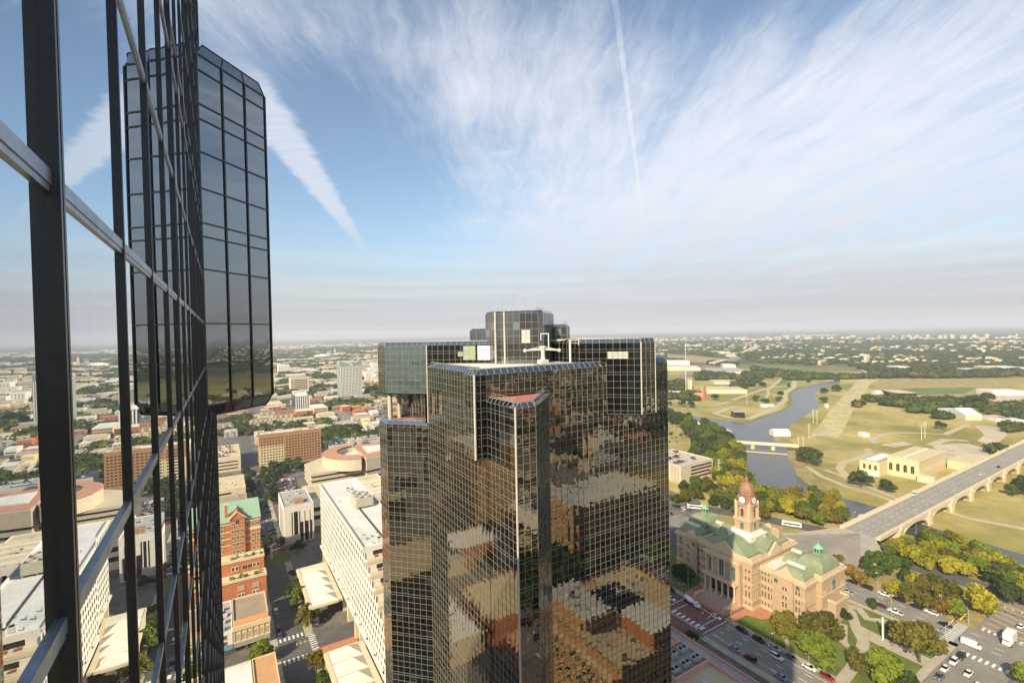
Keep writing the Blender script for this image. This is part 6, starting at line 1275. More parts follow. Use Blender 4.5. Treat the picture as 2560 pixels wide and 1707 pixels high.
def tree(x_, y_, r_, col='green', label='tree', group=None, hk=1.0, name='tree'):
    """r_: crown radius in metres"""
    k = random.randrange(NVAR); t_ = bpy.data.objects.new(name, None); C.objects.link(t_); t_.location = (x_, y_, 0); t_.rotation_euler = (0, 0, random.uniform(0, 6.28)); t_.scale = (r_*random.uniform(.92, 1.08), r_*random.uniform(.92, 1.08), r_*hk*random.uniform(.9, 1.12))
    tag(t_, label, 'tree', group)
    for nm, me in (('trunk', TRUNK[k % 2]), ('crown', CROWN[col, k])):
        o = bpy.data.objects.new(nm, me); C.objects.link(o); o.parent = t_
    NT_[0] += 1; return t_
CN = {'dark': 'dark green', 'green': 'green', 'olive': 'olive', 'yellow': 'yellow', 'lime': 'bright lime', 'rust': 'rust brown'}
OCC += [(322, 352, 160, 196), (300, 326, 226, 252)]
# trees on the courthouse lawns and along its streets, one by one
for (k, a, b, r_, c, lb) in [
    ('E', 900, 1150, 6.6, 'olive', 'broad olive tree against the lit wing of the courthouse'), ('E', 1180, 1180, 8.6, 'olive', 'wide olive tree before the near end of the courthouse'), ('E', 1130, 1340, 8.0, 'lime', 'round bright green tree beside the street on the courthouse lawn'), ('E', 130, 760, 7.0, 'dark', 'dark tree in shade at the far end of the courthouse front'),
    ('E', 210, 1215, 3.0, 'dark', 'small dark shrub-like tree behind the brick crossing'), ('F', 265, 1375, 5.4, 'olive', 'olive tree beside the curved path in the square'), ('F', 520, 1470, 7.4, 'lime', 'bright lime tree by the diagonal path'), ('F', 800, 1240, 9.2, 'olive', 'biggest spreading olive tree in the round lawn bed'), ('F', 560, 1110, 3.8, 'dark', 'small dark tree beside the white post in the square'), ('F', 165, 1000, 3.2, 'dark', 'small dark tree on the lawn by the courthouse corner'), ('F', 405, 905, 3.2, 'green', 'small green tree at the kerb above the paths'), ('F', 700, 1600, 6, 'dark', 'dark tree in shade at the bottom of the square'), ('F', 1670, 1510, 5, 'lime', 'yellow-green tree at the lower right picture corner'),
    ('B', 700, 660, 2.8, 'dark', 'small dark street tree at the canopy corner'), ('B', 700, 790, 5.4, 'dark', 'first dark tree along the tented canopy'), ('B', 740, 860, 5.4, 'green', 'second tree along the tented canopy'), ('B', 805, 1020, 6.2, 'olive', 'large olive tree at the end of the tented canopy'), ('B', 890, 1400, 5.8, 'olive', 'olive tree at the corner of the near canopy'), ('B', 960, 1570, 5.6, 'green', 'green tree at the bottom beside the near canopy'), ('B', 430, 1345, 5.4, 'lime', 'yellow-green tree before the awnings of the shops'), ('B', 480, 430, 4.8, 'dark', 'first dark tree left of the grass oval'), ('B', 480, 500, 4.2, 'dark', 'second dark tree left of the grass oval'), ('B', 730, 440, 4.6, 'dark', 'dark tree before the white hall entrance'), ('B', 600, 410, 3.6, 'dark', 'dark tree beside the red plants at the hall'), ('B', 400, 120, 4.4, 'dark', 'dark street tree beside the green gables'), ('B', 400, 190, 4, 'dark', 'second dark street tree beside the green gables'),
    ('C', 1190, 1195, 22, 'dark', 'very broad dark tree clump on the bank by the power station'), ('D', 290, 1375, 18, 'dark', 'large dark tree between the river and the power station'), ('D', 490, 1410, 12, 'dark', 'dark tree next to the viaduct and the power station'), ('D', 915, 915, 12, 'dark', 'lone upright tree casting a long shadow on the field'),
    ('C', 785, 700, 14, 'dark', 'dark round shrub on the river point, left of three'), ('C', 860, 728, 15, 'dark', 'dark broad shrub on the river point, lowest'), ('C', 975, 655, 12, 'dark', 'dark shrub inside the bend of the gravel path'), ('C', 965, 705, 12, 'green', 'green shrub below the one in the path bend'), ('C', 208, 738, 14, 'dark', 'dark tree pair on the lawn, left one'), ('C', 275, 748, 14, 'dark', 'dark tree pair on the lawn, right one'), ('C', 110, 728, 9, 'dark', 'small round dark tree at the edge of the dark tower'), ('C', 465, 690, 16, 'dark', 'dark tree clump right of the chimney'), ('C', 835, 590, 16, 'dark', 'dark shrub on the slope below the green mound'), ('C', 1040, 590, 9, 'dark', 'small shrub at the path corner'), ('C', 1195, 555, 12, 'dark', 'shrub on the far river bank'), ('C', 1325, 640, 16, 'dark', 'dark shrub at the levee foot, upper left of the group'), ('C', 1320, 708, 14, 'dark', 'dark shrub at the levee foot, lowest of the group'), ('C', 1415, 625, 18, 'dark', 'dark shrub at the levee foot, right of the group'), ('C', 195, 970, 4.5, 'dark', 'small round tree beside the near car park'), ('C', 118, 965, 5.5, 'dark', 'tree by the lawn next to the near car park'),
    ('D', 100, 620, 16, 'dark', 'dark tree right of the levee shrubs'), ('D', 1280, 640+60, 20, 'dark', 'dark tree by the long white shed'), ('D', 1190, 740, 26, 'dark', 'broad tree beside the gravel yard')]:
    if k in 'CD': r_ *= .62; x_, y_ = gp(k, a, b); tree(x_, y_, r_, c, lb, hk=.85); continue
    r_ *= 1.04; x_, y_ = gp(k, a, b, r_*.8); tree(x_, y_, r_, c, lb, hk=1.08)
for i, (x_, y_, r_, c) in enumerate([(337, 124, 5, 'green'), (345, 124, 5, 'olive'), (353, 125, 5.4, 'yellow'), (328, 112, 4.6, 'green'), (361, 123, 5, 'lime')]): tree(x_, y_, r_, c, '%s tree hugging the right foot of the viaduct ramp, %s from the courthouse' % (CN[c], ordn(i)), 'trees at the ramp foot')
# avenue of autumn trees between the two roads behind the courthouse
av = [(110, 570, 'olive'), (200, 620, 'rust'), (300, 680, 'rust'), (600, 770, 'yellow'), (720, 820, 'olive'), (760, 735, 'yellow'), (870, 885, 'olive'), (930, 720, 'green'), (1010, 935, 'rust'), (1110, 965, 'lime'), (1090, 795, 'olive'), (1320, 915, 'yellow'), (430, 640, 'green'), (600, 560, 'green'), (440, 520, 'green'), (520, 610, 'green'), (700, 690, 'green'), (840, 760, 'olive'), (980, 830, 'olive'), (1060, 900, 'olive'), (350, 560, 'green'), (1290, 870, 'yellow'), (1380, 950, 'yellow')]
for i, (a, b, c) in enumerate(av):
    x_, y_ = gp('F', a, b, 4); tree(x_, y_, random.uniform(4.6, 6.2) if i not in (11,) else 8, c, '%s tree in the strip between the two roads, %s from the bus side' % (CN[c], ordn(i)), 'autumn trees between the roads behind the courthouse')
def grove(poly, n, rmin, rmax, cols, lab, grp, z=5, mind=6.5, hk=1.0, sortk=None):
    xs = [p[0] for p in poly]; ys = [p[1] for p in poly]; got = []; tries = 0
    while len(got) < n and tries < 20000:
        tries += 1; x_ = random.uniform(min(xs), max(xs)); y_ = random.uniform(min(ys), max(ys))
        if not inpoly(x_, y_, poly) or any(math.hypot(x_-a, y_-b) < mind for a, b in got): continue
        if any(o[0]-2 < x_ < o[1]+2 and o[2]-2 < y_ < o[3]+2 for o in OCC): continue
        got.append((x_, y_))
    got.sort(key=sortk or (lambda p: math.hypot(*p)))
    for i, (x_, y_) in enumerate(got):
        c = random.choices([q[0] for q in cols], [q[1] for q in cols])[0]; tree(x_, y_, random.uniform(rmin, rmax), c, lab % (CN[c], ordn(i)), grp, hk)
    return got
grove(P('C', [(420, 1190), (560, 1010), (640, 1010), (680, 1120), (680, 1200), (850, 1375), (1070, 1445), (1240, 1530), (1330, 1610), (1100, 1640), (820, 1560), (640, 1400), (500, 1290)], 8), 80, 5.4, 7.8, [('yellow', 4), ('lime', 4), ('olive', 3), ('green', 3)], '%s tree in the grove along the near river bank, %s from the street', 'grove between the courthouse and the river', mind=8)
grove(P('C', [(250, 1060), (300, 980), (90, 800), (90, 770), (250, 800), (420, 850), (540, 930), (620, 1000), (560, 1080), (420, 1120)], 9), 50, 6.5, 10, [('dark', 4), ('green', 4), ('olive', 1)], '%s tree in the belt along the upper river bank, %s from the garage', 'tree belt above the concrete garage', mind=10)
grove(P('E', [(35, 220), (200, 60), (330, 60), (420, 150), (560, 200), (560, 320), (420, 240), (290, 190), (200, 250)], 4), 24, 4.6, 6.6, [('dark', 4), ('green', 2), ('olive', 2)], '%s tree between the concrete garage and the street, %s from the courthouse', 'trees below the concrete garage', mind=6.5)
grove(P('E', [(720, 260), (900, 270), (1100, 330), (1369, 360), (1369, 330), (1250, 170), (1000, 150), (740, 200)], 5), 34, 4.8, 7.2, [('olive', 4), ('yellow', 2), ('green', 3), ('rust', 2)], '%s tree above the curved bus road, %s from the courthouse', 'trees above the curved road', mind=7)
grove(P('F', [(470, 300), (620, 260), (860, 300), (1080, 350), (1350, 440), (1560, 530), (1679, 640), (1679, 760), (1400, 650), (1150, 610), (1000, 600), (780, 520), (590, 420)], 5), 62, 4.8, 7.4, [('yellow', 6), ('lime', 3), ('olive', 3), ('green', 1)], '%s tree on the wooded slope below the viaduct, %s from the camera side', 'wooded slope along the lower river', mind=6.2)
grove(P('F', [(1380, 660), (1679, 700), (1679, 900), (1560, 830)], 4), 12, 5, 7, [('dark', 4), ('green', 2)], '%s tree at the right end of the wooded slope, %s from the road', 'dark trees at the right picture edge', mind=6.5)
grove(P('D', [(1280, 1430), (1290, 1370), (1568, 1230), (1568, 1400), (1400, 1430)], 3), 13, 6, 9, [('dark', 3), ('green', 3)], '%s tree beneath the right side of the viaduct, %s from the courthouse side', 'trees under the viaduct', mind=10)
grove(P('A', [(470, 1300), (560, 1300), (600, 1460), (590, 1568), (500, 1568)], 3), 14, 4.5, 6, [('dark', 5), ('green', 1)], '%s tree in the car park by the round building, %s from the camera', 'car park trees beside the street', mind=8)
grove(P('A', [(560, 1240), (830, 1230), (830, 1300), (700, 1320), (540, 1310)], 3), 14, 4.5, 6, [('dark', 5), ('green', 1)], '%s tree along the foot of the brown slab hotel, %s from the street', 'trees at the foot of the brown slab hotel', mind=8)
grove(P('A', [(320, 1330), (390, 1330), (400, 1560), (340, 1560)], 3), 7, 4.5, 6, [('dark', 5)], '%s street tree on the left pavement, %s from the camera', 'street trees on the left pavement', mind=9)
print('trees', NT_[0])
# the many trees beyond: one mass of crowns, each a small lump of leaf faces
def lump(seed, nq=16):
    rg = np.random.default_rng(seed); bm = bmesh.new(); bmesh.ops.create_icosphere(bm, subdivisions=1, radius=1.0)
    v = np.array([q.co[:] for q in bm.verts])*(1+rg.uniform(-.25, .22, (len(bm.verts), 1))); v[:, 2] = v[:, 2]*.62+.62; f = [tuple(a.index for a in q.verts) for q in bm.faces]; bm.free()
    d = rg.normal(size=(nq, 3)); d /= np.linalg.norm(d, axis=1)[:, None]; d[:, 2] = np.abs(d[:, 2]); V = [tuple(a) for a in v]; F = list(f)
    for k in range(nq):
        p = d[k]*rg.uniform(.9, 1.2)*np.array([1, 1, .62])+np.array([0, 0, .62]); u = np.cross(d[k], [0, 0, 1.]); u /= np.linalg.norm(u)+1e-6; w_ = np.cross(d[k]+rg.normal(0, .4, 3), u); s = .24
        i0 = len(V); V += [tuple(p+u*s), tuple(p+w_*s), tuple(p-u*s), tuple(p-w_*s)]; F.append((i0, i0+1, i0+2, i0+3))
    return np.array(V), F
LMP = [lump(k) for k in range(6)]
def mass(name, label, pts, rs, cols):
    """merge crowns at pts (x, y) with radii rs into one mesh; cols: material index per crown"""
    V = []; loops = []; sizes = []; mi = []; off = 0
    for i in range(len(pts)):
        lv_, lf = LMP[i % 6]; a = i*2.4; ca, sa = math.cos(a), math.sin(a); r_ = rs[i]
        v = np.empty_like(lv_); v[:, 0] = (lv_[:, 0]*ca-lv_[:, 1]*sa)*r_+pts[i][0]; v[:, 1] = (lv_[:, 0]*sa+lv_[:, 1]*ca)*r_+pts[i][1]; v[:, 2] = lv_[:, 2]*r_*.9; V.append(v)
        for f in lf: loops.extend([off+q for q in f]); sizes.append(len(f))
        mi.extend([cols[i]]*len(lf)); off += len(lv_)
    if not pts: return
    V = np.concatenate(V).astype(np.float32); me = bpy.data.meshes.new(name); me.vertices.add(len(V)); me.vertices.foreach_set('co', V.ravel()); me.loops.add(len(loops)); me.loops.foreach_set('vertex_index', np.array(loops, np.int32))
    st = np.concatenate([[0], np.cumsum(sizes)[:-1]]).astype(np.int32); me.polygons.add(len(sizes)); me.polygons.foreach_set('loop_start', st); me.polygons.foreach_set('loop_total', np.array(sizes, np.int32)); me.polygons.foreach_set('material_index', np.array(mi, np.int32))
    for c in ('dark', 'green', 'olive', 'rust'): me.materials.append(FOL[c])
    me.update(calc_edges=True); o = bpy.data.objects.new(name, me); C.objects.link(o); return tag(o, label, 'trees', kind='stuff')
RIVB = [(p[0], p[1]) for p in river]
def free(x_, y_, pad=3):
    if inpoly(x_, y_, RIVB): return False
    return not any(o[0]-pad < x_ < o[1]+pad and o[2]-pad < y_ < o[3]+pad for o in OCC)
def patchn(x_, y_, s): # smooth value noise for clumping
    def h(i, j): n = math.sin(i*127.1+j*311.7)*43758.5453; return n-math.floor(n)
    x_ /= s; y_ /= s; i, j = math.floor(x_), math.floor(y_); fx, fy = x_-i, y_-j; fx = fx*fx*(3-2*fx); fy = fy*fy*(3-2*fy)
    return (h(i, j)*(1-fx)+h(i+1, j)*fx)*(1-fy)+(h(i, j+1)*(1-fx)+h(i+1, j+1)*fx)*fy
OPEN = [P('C', [(70, 320), (330, 335), (640, 370), (1100, 400), (1443, 430), (1443, 520), (900, 470), (600, 410), (70, 380)]), P('D', [(330, 560), (420, 505), (1568, 500), (1568, 720), (1000, 700), (350, 680)]), P('D', [(0, 420), (120, 400), (380, 470), (380, 520), (0, 500)]), P('C', [(60, 400), (760, 420), (760, 500), (60, 520)]), P('C', [(440, 330), (640, 330), (840, 240), (900, 260), (700, 380), (560, 400)])]
GT = []
def farwood():
    pts = []; rs = []; cs = []; rg = random.Random(5)
    def put(x_, y_, r_, wts=(6, 3, 1.0, .04)): pts.append((x_, y_)); rs.append(r_); cs.append(rg.choices(range(4), wts)[0])
    # right-hand plain: woods from about 1.3 km outward
    for _ in range(54000):
        d = 1050*(5600/1050)**rg.random(); th = R(rg.uniform(14, 60))+HEAD; x_, y_ = d*math.sin(th), d*math.cos(th)
        dep = d*math.cos(th-HEAD)
        v = patchn(x_, y_, 260)*.6+patchn(x_, y_, 70)*.4
        if dep < 1250 or any(inpoly(x_, y_, o) for o in OPEN) or v < .45-.08*min(1, (dep-1250)/900) or not free(x_, y_): continue
        put(x_, y_, rg.uniform(7, 11)*(1+dep/9000))
    # left-hand view between the towers: town with trees
    for _ in range(24000):
        d = 640*(6000/640)**rg.random(); th = HEAD+R(rg.uniform(-31.5, -12)); x_, y_ = d*math.sin(th), d*math.cos(th)
        v = patchn(x_+900, y_, 180)*.65+patchn(x_, y_, 45)*.35
        lim = .70 if d < 1500 else (.50 if d < 3000 else .42)
        if v < lim or not free(x_, y_, 2): continue
        put(x_, y_, rg.uniform(5.5, 8.5)*(1+d/8000))
    # belts and scrub on the flood plain
    for k, poly, n, r0, r1 in [('C', [(290, 490), (700, 470), (980, 485), (1000, 500), (830, 530), (760, 590), (700, 580), (640, 530), (320, 540)], 190, 8, 12), ('C', [(80, 560), (220, 560), (230, 620), (80, 620)], 30, 9, 13), ('C', [(80, 655), (330, 650), (330, 700), (80, 690)], 34, 9, 13), ('C', [(590, 560), (740, 560), (740, 600), (600, 610)], 16, 9, 12), ('C', [(600, 340), (860, 300), (1443, 380), (1443, 410), (1100, 420), (800, 400)], 110, 10, 15),
                              ('D', [(380, 480), (1568, 450), (1568, 505), (900, 522), (420, 520)], 380, 10, 15), ('D', [(400, 690), (700, 690), (1080, 700), (1250, 690), (1260, 750), (1000, 750), (850, 790), (700, 800), (660, 760), (500, 740)], 130, 7, 12), ('D', [(880, 790), (1020, 790), (1030, 840), (900, 840)], 18, 7, 10), ('D', [(1240, 760), (1400, 720), (1568, 750), (1568, 850), (1270, 840)], 60, 7, 11), ('D', [(300, 670), (400, 680), (390, 710), (290, 700)], 9, 7, 10), ('D', [(1330, 1110), (1568, 1020), (1568, 1060), (1350, 1150)], 36, 6, 9), ('D', [(240, 720), (300, 730), (300, 760), (250, 750)], 4, 8, 10), ('D', [(1400, 900), (1568, 890), (1568, 940), (1420, 950)], 14, 6, 9),
                              ('G', [(420, 760), (520, 880), (515, 960), (320, 960), (320, 880)], 70, 7, 10), ('G', [(320, 700), (840, 690), (1220, 720), (1220, 790), (900, 810), (700, 760), (320, 800)], 240, 8, 12), ('G', [(860, 920), (1060, 830), (1230, 840), (1230, 900), (900, 980)], 70, 7, 10), ('G', [(1080, 1140), (1290, 1110), (1700, 1130), (1780, 1200), (1290, 1200), (1100, 1230)], 90, 7, 10), ('G', [(1650, 900), (1880, 900), (1880, 1020), (1670, 1000)], 50, 7, 10), ('A', [(80, 900), (330, 850), (380, 920), (330, 1000), (70, 1010)], 80, 6, 9), ('A', [(330, 960), (860, 820), (860, 900), (700, 960), (470, 980), (360, 1010)], 50, 5, 7), ('A', [(980, 890), (1080, 890), (1080, 960), (990, 950)], 12, 6, 9)]:
        pl = P(k, poly); xs = [p[0] for p in pl]; ys = [p[1] for p in pl]; c = 0; tr_ = 0
        while c < n and tr_ < n*60:
            tr_ += 1; x_ = rg.uniform(min(xs), max(xs)); y_ = rg.uniform(min(ys), max(ys))
            if inpoly(x_, y_, pl) and free(x_, y_, 1): put(x_, y_, rg.uniform(r0, r1)); c += 1
    for _ in range(1000):
        d = 220*(1500/220)**rg.random(); th = R(rg.uniform(81, 101)); x_, y_ = d*math.sin(th), d*math.cos(th)
        if patchn(x_, y_, 90) > .45 and free(x_, y_, 3): put(x_, y_, rg.uniform(5, 8))
    # what the mirror glass sees behind us and to the side
    for _ in range(7000):
        d = 150*(3500/150)**rg.random(); th = R(rg.uniform(105, 165)); x_, y_ = d*math.sin(th), d*math.cos(th)
        if patchn(x_, y_, 120) < .40 or not free(x_, y_, 3): continue
        put(x_, y_, rg.uniform(5, 8))
    for _ in range(3000):
        d = 120*(2600/120)**rg.random(); th = R(rg.uniform(-118, -4)); x_, y_ = d*math.sin(th), d*math.cos(th)
        if patchn(x_, y_, 120) < .55 or not free(x_, y_, 3): continue
        put(x_, y_, rg.uniform(5, 8))
    print('mass trees', len(pts)); return pts, rs, cs
_p, _r, _c = farwood()
mass('distant_trees', 'woods and scattered trees of the plain and the town, too many to tell apart', _p, _r, _c)
# ================================================================ low buildings of the wider town
WALLS = [(M_CREAM, 'cream'), (M_WHT, 'white'), (M_BRO, 'orange brick'), (M_BRB, 'brown brick'), (M_TAN, 'tan'), (M_GREYC, 'grey'), (M_BRR, 'red brick')]
ROOFS = [(M_ROOFW, 'white'), (M_TANR, 'tan'), (M_GREYR, 'grey'), (M_BRR2, 'brown')]
rgf = random.Random(11)
def low_building(x0, x1, y0, y1, h, wi, ri, where, nm='low_building'):
    t_ = bpy.data.objects.new(nm, None); C.objects.link(t_); t_.location = ((x0+x1)/2, (y0+y1)/2, 0); ORG[t_] = tuple(t_.location)
    lb = '%s low building with flat %s roof %s' % (WALLS[wi][1], ROOFS[ri][1], where); tag(t_, lb, 'building', lb.replace('low building', 'low buildings').replace('roof', 'roofs')[:90])
    q = MB(); q.box(x0, x1, y0, y1, 0, h); q.cur = 1; n = max(2, int((y1-y0)/6)); nx = max(2, int((x1-x0)/6))
    for z_ in ([1.2] if h < 7 else [1.2, 4.8] if h < 11 else [1.2, 4.8, 8.4]):
        for k in range(n): a = y0+(y1-y0)*(k+.5)/n; q.box(x0-.05, x0, a-1.3, a+1.3, z_, z_+1.5)
        for k in range(nx): a = x0+(x1-x0)*(k+.5)/nx; q.box(a-1.3, a+1.3, y0-.05, y0, z_, z_+1.5)
    q.build('wall', [WALLS[wi][0], M_STRIP], t_)
    q = MB(); q.box(x0+.4, x1-.4, y0+.4, y1-.4, h, h+.2); q.cur = 1; q.box(x0, x1, y0, y0+.4, h, h+.8); q.box(x0, x1, y1-.4, y1, h, h+.8); q.box(x0, x0+.4, y0+.4, y1-.4, h, h+.8); q.box(x1-.4, x1, y0+.4, y1-.4, h, h+.8)
    q.cur = 2
    for _ in range(rgf.randint(1, 4)): a = rgf.uniform(x0+2, x1-4); b = rgf.uniform(y0+2, y1-4); q.box(a, a+rgf.uniform(1, 2.5), b, b+rgf.uniform(1, 2.5), h+.2, h+rgf.uniform(1.0, 2.2))
    q.build('roof', [ROOFS[ri][0], WALLS[wi][0], M_GREYC], t_)
def rtaken(x0, x1, y0, y1): return any(o[0] < x1 and o[1] > x0 and o[2] < y1 and o[3] > y0 for o in OCC)
ROADS = [(18, 34, 40, 900), (180, 206, -300, 420), (268, 296, -300, 240), (-300, 140, 224, 241), (-300, 206, 56, 76), (30, 210, 138, 164), (-60, 185, -92, -72)]
nb = [0]
def fill(n, gen, where, smin, smax, hs, maxn, nm='low_building', wwt=(5, 3.5, 1.2, 2, 4, 3, .8), rwt=(3, 4, 3, 2)):
    got = 0
    for _ in range(n):
        if got >= maxn: break
        x_, y_ = gen(); a = rgf.uniform(smin, smax); b = rgf.uniform(smin, smax)*.8
        if rtaken(x_-2, x_+a+2, y_-2, y_+b+2) or inpoly(x_, y_, RIVB) or any(r_[0] < x_+a and r_[1] > x_ and r_[2] < y_+b and r_[3] > y_ for r_ in ROADS): continue
        wi = rgf.choices(range(7), wwt)[0]; ri = rgf.choices(range(4), rwt)[0]
        low_building(x_, x_+a, y_, y_+b, rgf.choice(hs), wi, ri, where, nm); OCC.append((x_-1, x_+a+1, y_-1, y_+b+1)); got += 1
    nb[0] += got; return got
def polar(d0, d1, t0, t1):
    def g():
        d = d0*(d1/d0)**rgf.random(); th = R(rgf.uniform(t0, t1)); return d*math.sin(th), d*math.cos(th)
    return g
fill(9000, polar(600, 1700, 0, 19), 'in the town west of the street', 12, 36, (4, 5, 5, 7, 8), 190)
fill(3000, polar(130, 1500, 122, 160), "mirrored in the tower's right side", 16, 44, (5, 7, 10, 14, 20), 120, 'low_building_right', wwt=(3, 2, 3, 3, 3, 1, 3))  # generic low buildings, added to fill the city this side mirrors
fill(3000, polar(110, 1200, -115, -4), "mirrored in the tower's left side", 14, 40, (5, 7, 10, 14, 18), 100, 'low_building_left', wwt=(2, 2, 4, 4, 2, 1, 4))  # generic low buildings too, added for the left side's reflection
fill(200, polar(240, 1300, 81.5, 99), 'mirrored in the hanging bay', 14, 46, (5, 7, 10), 45, 'warehouse')  # generic low buildings, not warehouses, added to fill the bay's reflection
fill(1500, polar(1700, 2600, 0, 20), 'in the museum quarter', 30, 80, (6, 8, 10, 14), 60, wwt=(7, 5, 1, 1, 3, 1, 1), rwt=(7, 3, 1, 1))
print('low buildings', nb[0])
# houses and sheds too far to tell apart
def boxes_mass(name, label, items):
    q = MB()
    for (x_, y_, a, b, h, c) in items: q.cur = c; q.box(x_, x_+a, y_, y_+b, 0, h)
    return tag(q.build(name, [M_TAN, M_CREAM, M_ROOFW, M_BRB, M_TANR, M_GREYR]), label, 'buildings', kind='stuff')
its = []
for _ in range(2300):
    d = 1500*(7500/1500)**rgf.random(); th = HEAD+R(rgf.uniform(13, 60)); x_, y_ = d*math.sin(th), d*math.cos(th)
    if d*math.cos(th-HEAD) < 1500 or any(inpoly(x_, y_, o) for o in OPEN) or patchn(x_+300, y_+700, 420) < .45: continue
    s = rgf.uniform(10, 24)*(1+max(0, d-2500)/6000); its.append((x_, y_, s, s*.7, rgf.uniform(9, 16)*(1+d/12000), rgf.choices(range(6), (4, 4, 4, .8, 2, 1))[0]))
for _ in range(2300):
    d = 1300*(9000/1300)**rgf.random(); th = HEAD+R(rgf.uniform(-31.6, -12)); x_, y_ = d*math.sin(th), d*math.cos(th)
    if patchn(x_+100, y_+400, 330) < .42+.10*min(1, d/4000) or rtaken(x_-3, x_+20, y_-3, y_+20): continue
    s = rgf.uniform(14, 34)*(1+max(0, d-2000)/6000); its.append((x_, y_, s, s*.6, rgf.uniform(5, 11)*(1+d/12000), rgf.choices(range(6), (5, 4, 4, 1.4, 2, 1))[0]))
for _ in range(240): # roadside strip running to the horizon
    f = rgf.random(); p = gp('C', 600+190*f+rgf.uniform(-34, 34)*(1-f*.6), 352-82*f); its.append((p[0], p[1], rgf.uniform(14, 40), rgf.uniform(12, 30), rgf.uniform(5, 9), rgf.choices(range(6), (4, 5, 5, .5, 1, 1))[0]))
for (zx0, zx1, zy, n) in ((320, 620, 325, 16), (1000, 1443, 185, 22), (760, 900, 216, 6), (300, 410, 270, 4), (1180, 1443, 150, 9)):
    for k in range(n): p = gp('C', zx0+(zx1-zx0)*k/n, zy+rgf.uniform(-3, 3)); its.append((p[0], p[1], 60, 40, rgf.uniform(8, 14), rgf.choice((0, 1, 2))))
boxes_mass('distant_buildings', 'pale houses, sheds and roofs scattered through the far suburbs', its)
# ================================================================ vehicles
CARC = {'white': (.62, .62, .60), 'black': (.012, .012, .014), 'silver': (.36, .37, .39), 'grey': (.11, .11, .12), 'red': (.26, .015, .02), 'blue': (.035, .07, .15), 'dark red': (.10, .012, .02), 'pale blue': (.22, .28, .36)}
CM = {k: mat('car_paint_'+k.replace(' ', '_'), v, .28, .03, 1, spec=.6, coord='obj') for k, v in CARC.items()}
M_TYRE = mat('tyre_rubber', (.015, .015, .015), .8, .1, 3, coord='obj'); M_RIMC = mat('wheel_rim', (.4, .4, .42), .35, .05, 3, metal=.7, coord='obj'); M_CGL = mat('car_window', (.008, .010, .012), .08, .2, 2, spec=.9, coord='obj'); M_HL = mat('headlight_glass', (.75, .75, .72), .2, .05, 3, coord='obj'); M_TL = mat('taillight_red', (.35, .01, .01), .3, .05, 3, coord='obj')
def loft(q, secs):
    """secs: (y, halfwidth bottom, halfwidth top, z bottom, z top)"""
    i0 = len(q.v)
    for (y_, wb, wt, zb, zt) in secs: q.v += [(-wb, y_, zb), (wb, y_, zb), (wb*1.0, y_, (zb+zt)/2), (wt, y_, zt), (-wt, y_, zt), (-wb, y_, (zb+zt)/2)]
    for k in range(len(secs)-1):
        for s in range(6): a = i0+k*6+s; b = i0+k*6+(s+1) % 6; q.f.append((a, b, b+6, a+6)); q.mi.append(q.cur)
    q.f.append(tuple(i0+s for s in (5, 4, 3, 2, 1, 0))); q.mi.append(q.cur); q.f.append(tuple(i0+(len(secs)-1)*6+s for s in range(6))); q.mi.append(q.cur)
PROF = {'sedan': ([(-2.35, .78, .68, .35, .80), (-2.2, .88, .76, .25, .95), (-1.2, .9, .8, .22, .98), (.9, .9, .8, .22, .98), (1.9, .88, .72, .25, .84), (2.3, .80, .6, .35, .66)], [(-1.85, .72, .66, .93, .98), (-1.2, .76, .60, .95, 1.40), (.25, .76, .60, .95, 1.44), (1.15, .74, .66, .93, .98)], 4.7),
        'suv': ([(-2.4, .85, .8, .4, 1.05), (-2.3, .95, .86, .3, 1.1), (1.0, .95, .86, .3, 1.12), (2.0, .93, .8, .3, 1.02), (2.4, .86, .7, .4, .86)], [(-2.25, .82, .68, 1.08, 1.5), (-2.0, .84, .72, 1.08, 1.76), (.35, .84, .72, 1.08, 1.78), (1.2, .80, .72, 1.06, 1.12)], 4.9),
        'pickup': ([(-2.8, .92, .88, .45, 1.0), (-.4, .95, .9, .35, 1.05), (1.2, .95, .9, .35, 1.08), (2.4, .93, .82, .4, 1.0), (2.75, .88, .76, .45, .85)], [(-.5, .82, .74, 1.03, 1.1), (-.35, .84, .72, 1.03, 1.78), (.7, .84, .72, 1.03, 1.78), (1.35, .80, .72, 1.03, 1.1)], 5.6),
        'van': ([(-2.6, .95, .9, .35, 2.0), (1.6, .95, .9, .35, 2.05), (2.1, .93, .8, .35, 1.15), (2.7, .88, .76, .4, .95)], [(1.1, .80, .78, 1.2, 1.98), (1.62, .88, .84, 1.15, 1.95), (2.02, .84, .78, 1.12, 1.2)], 5.4)}
PROTO = {}
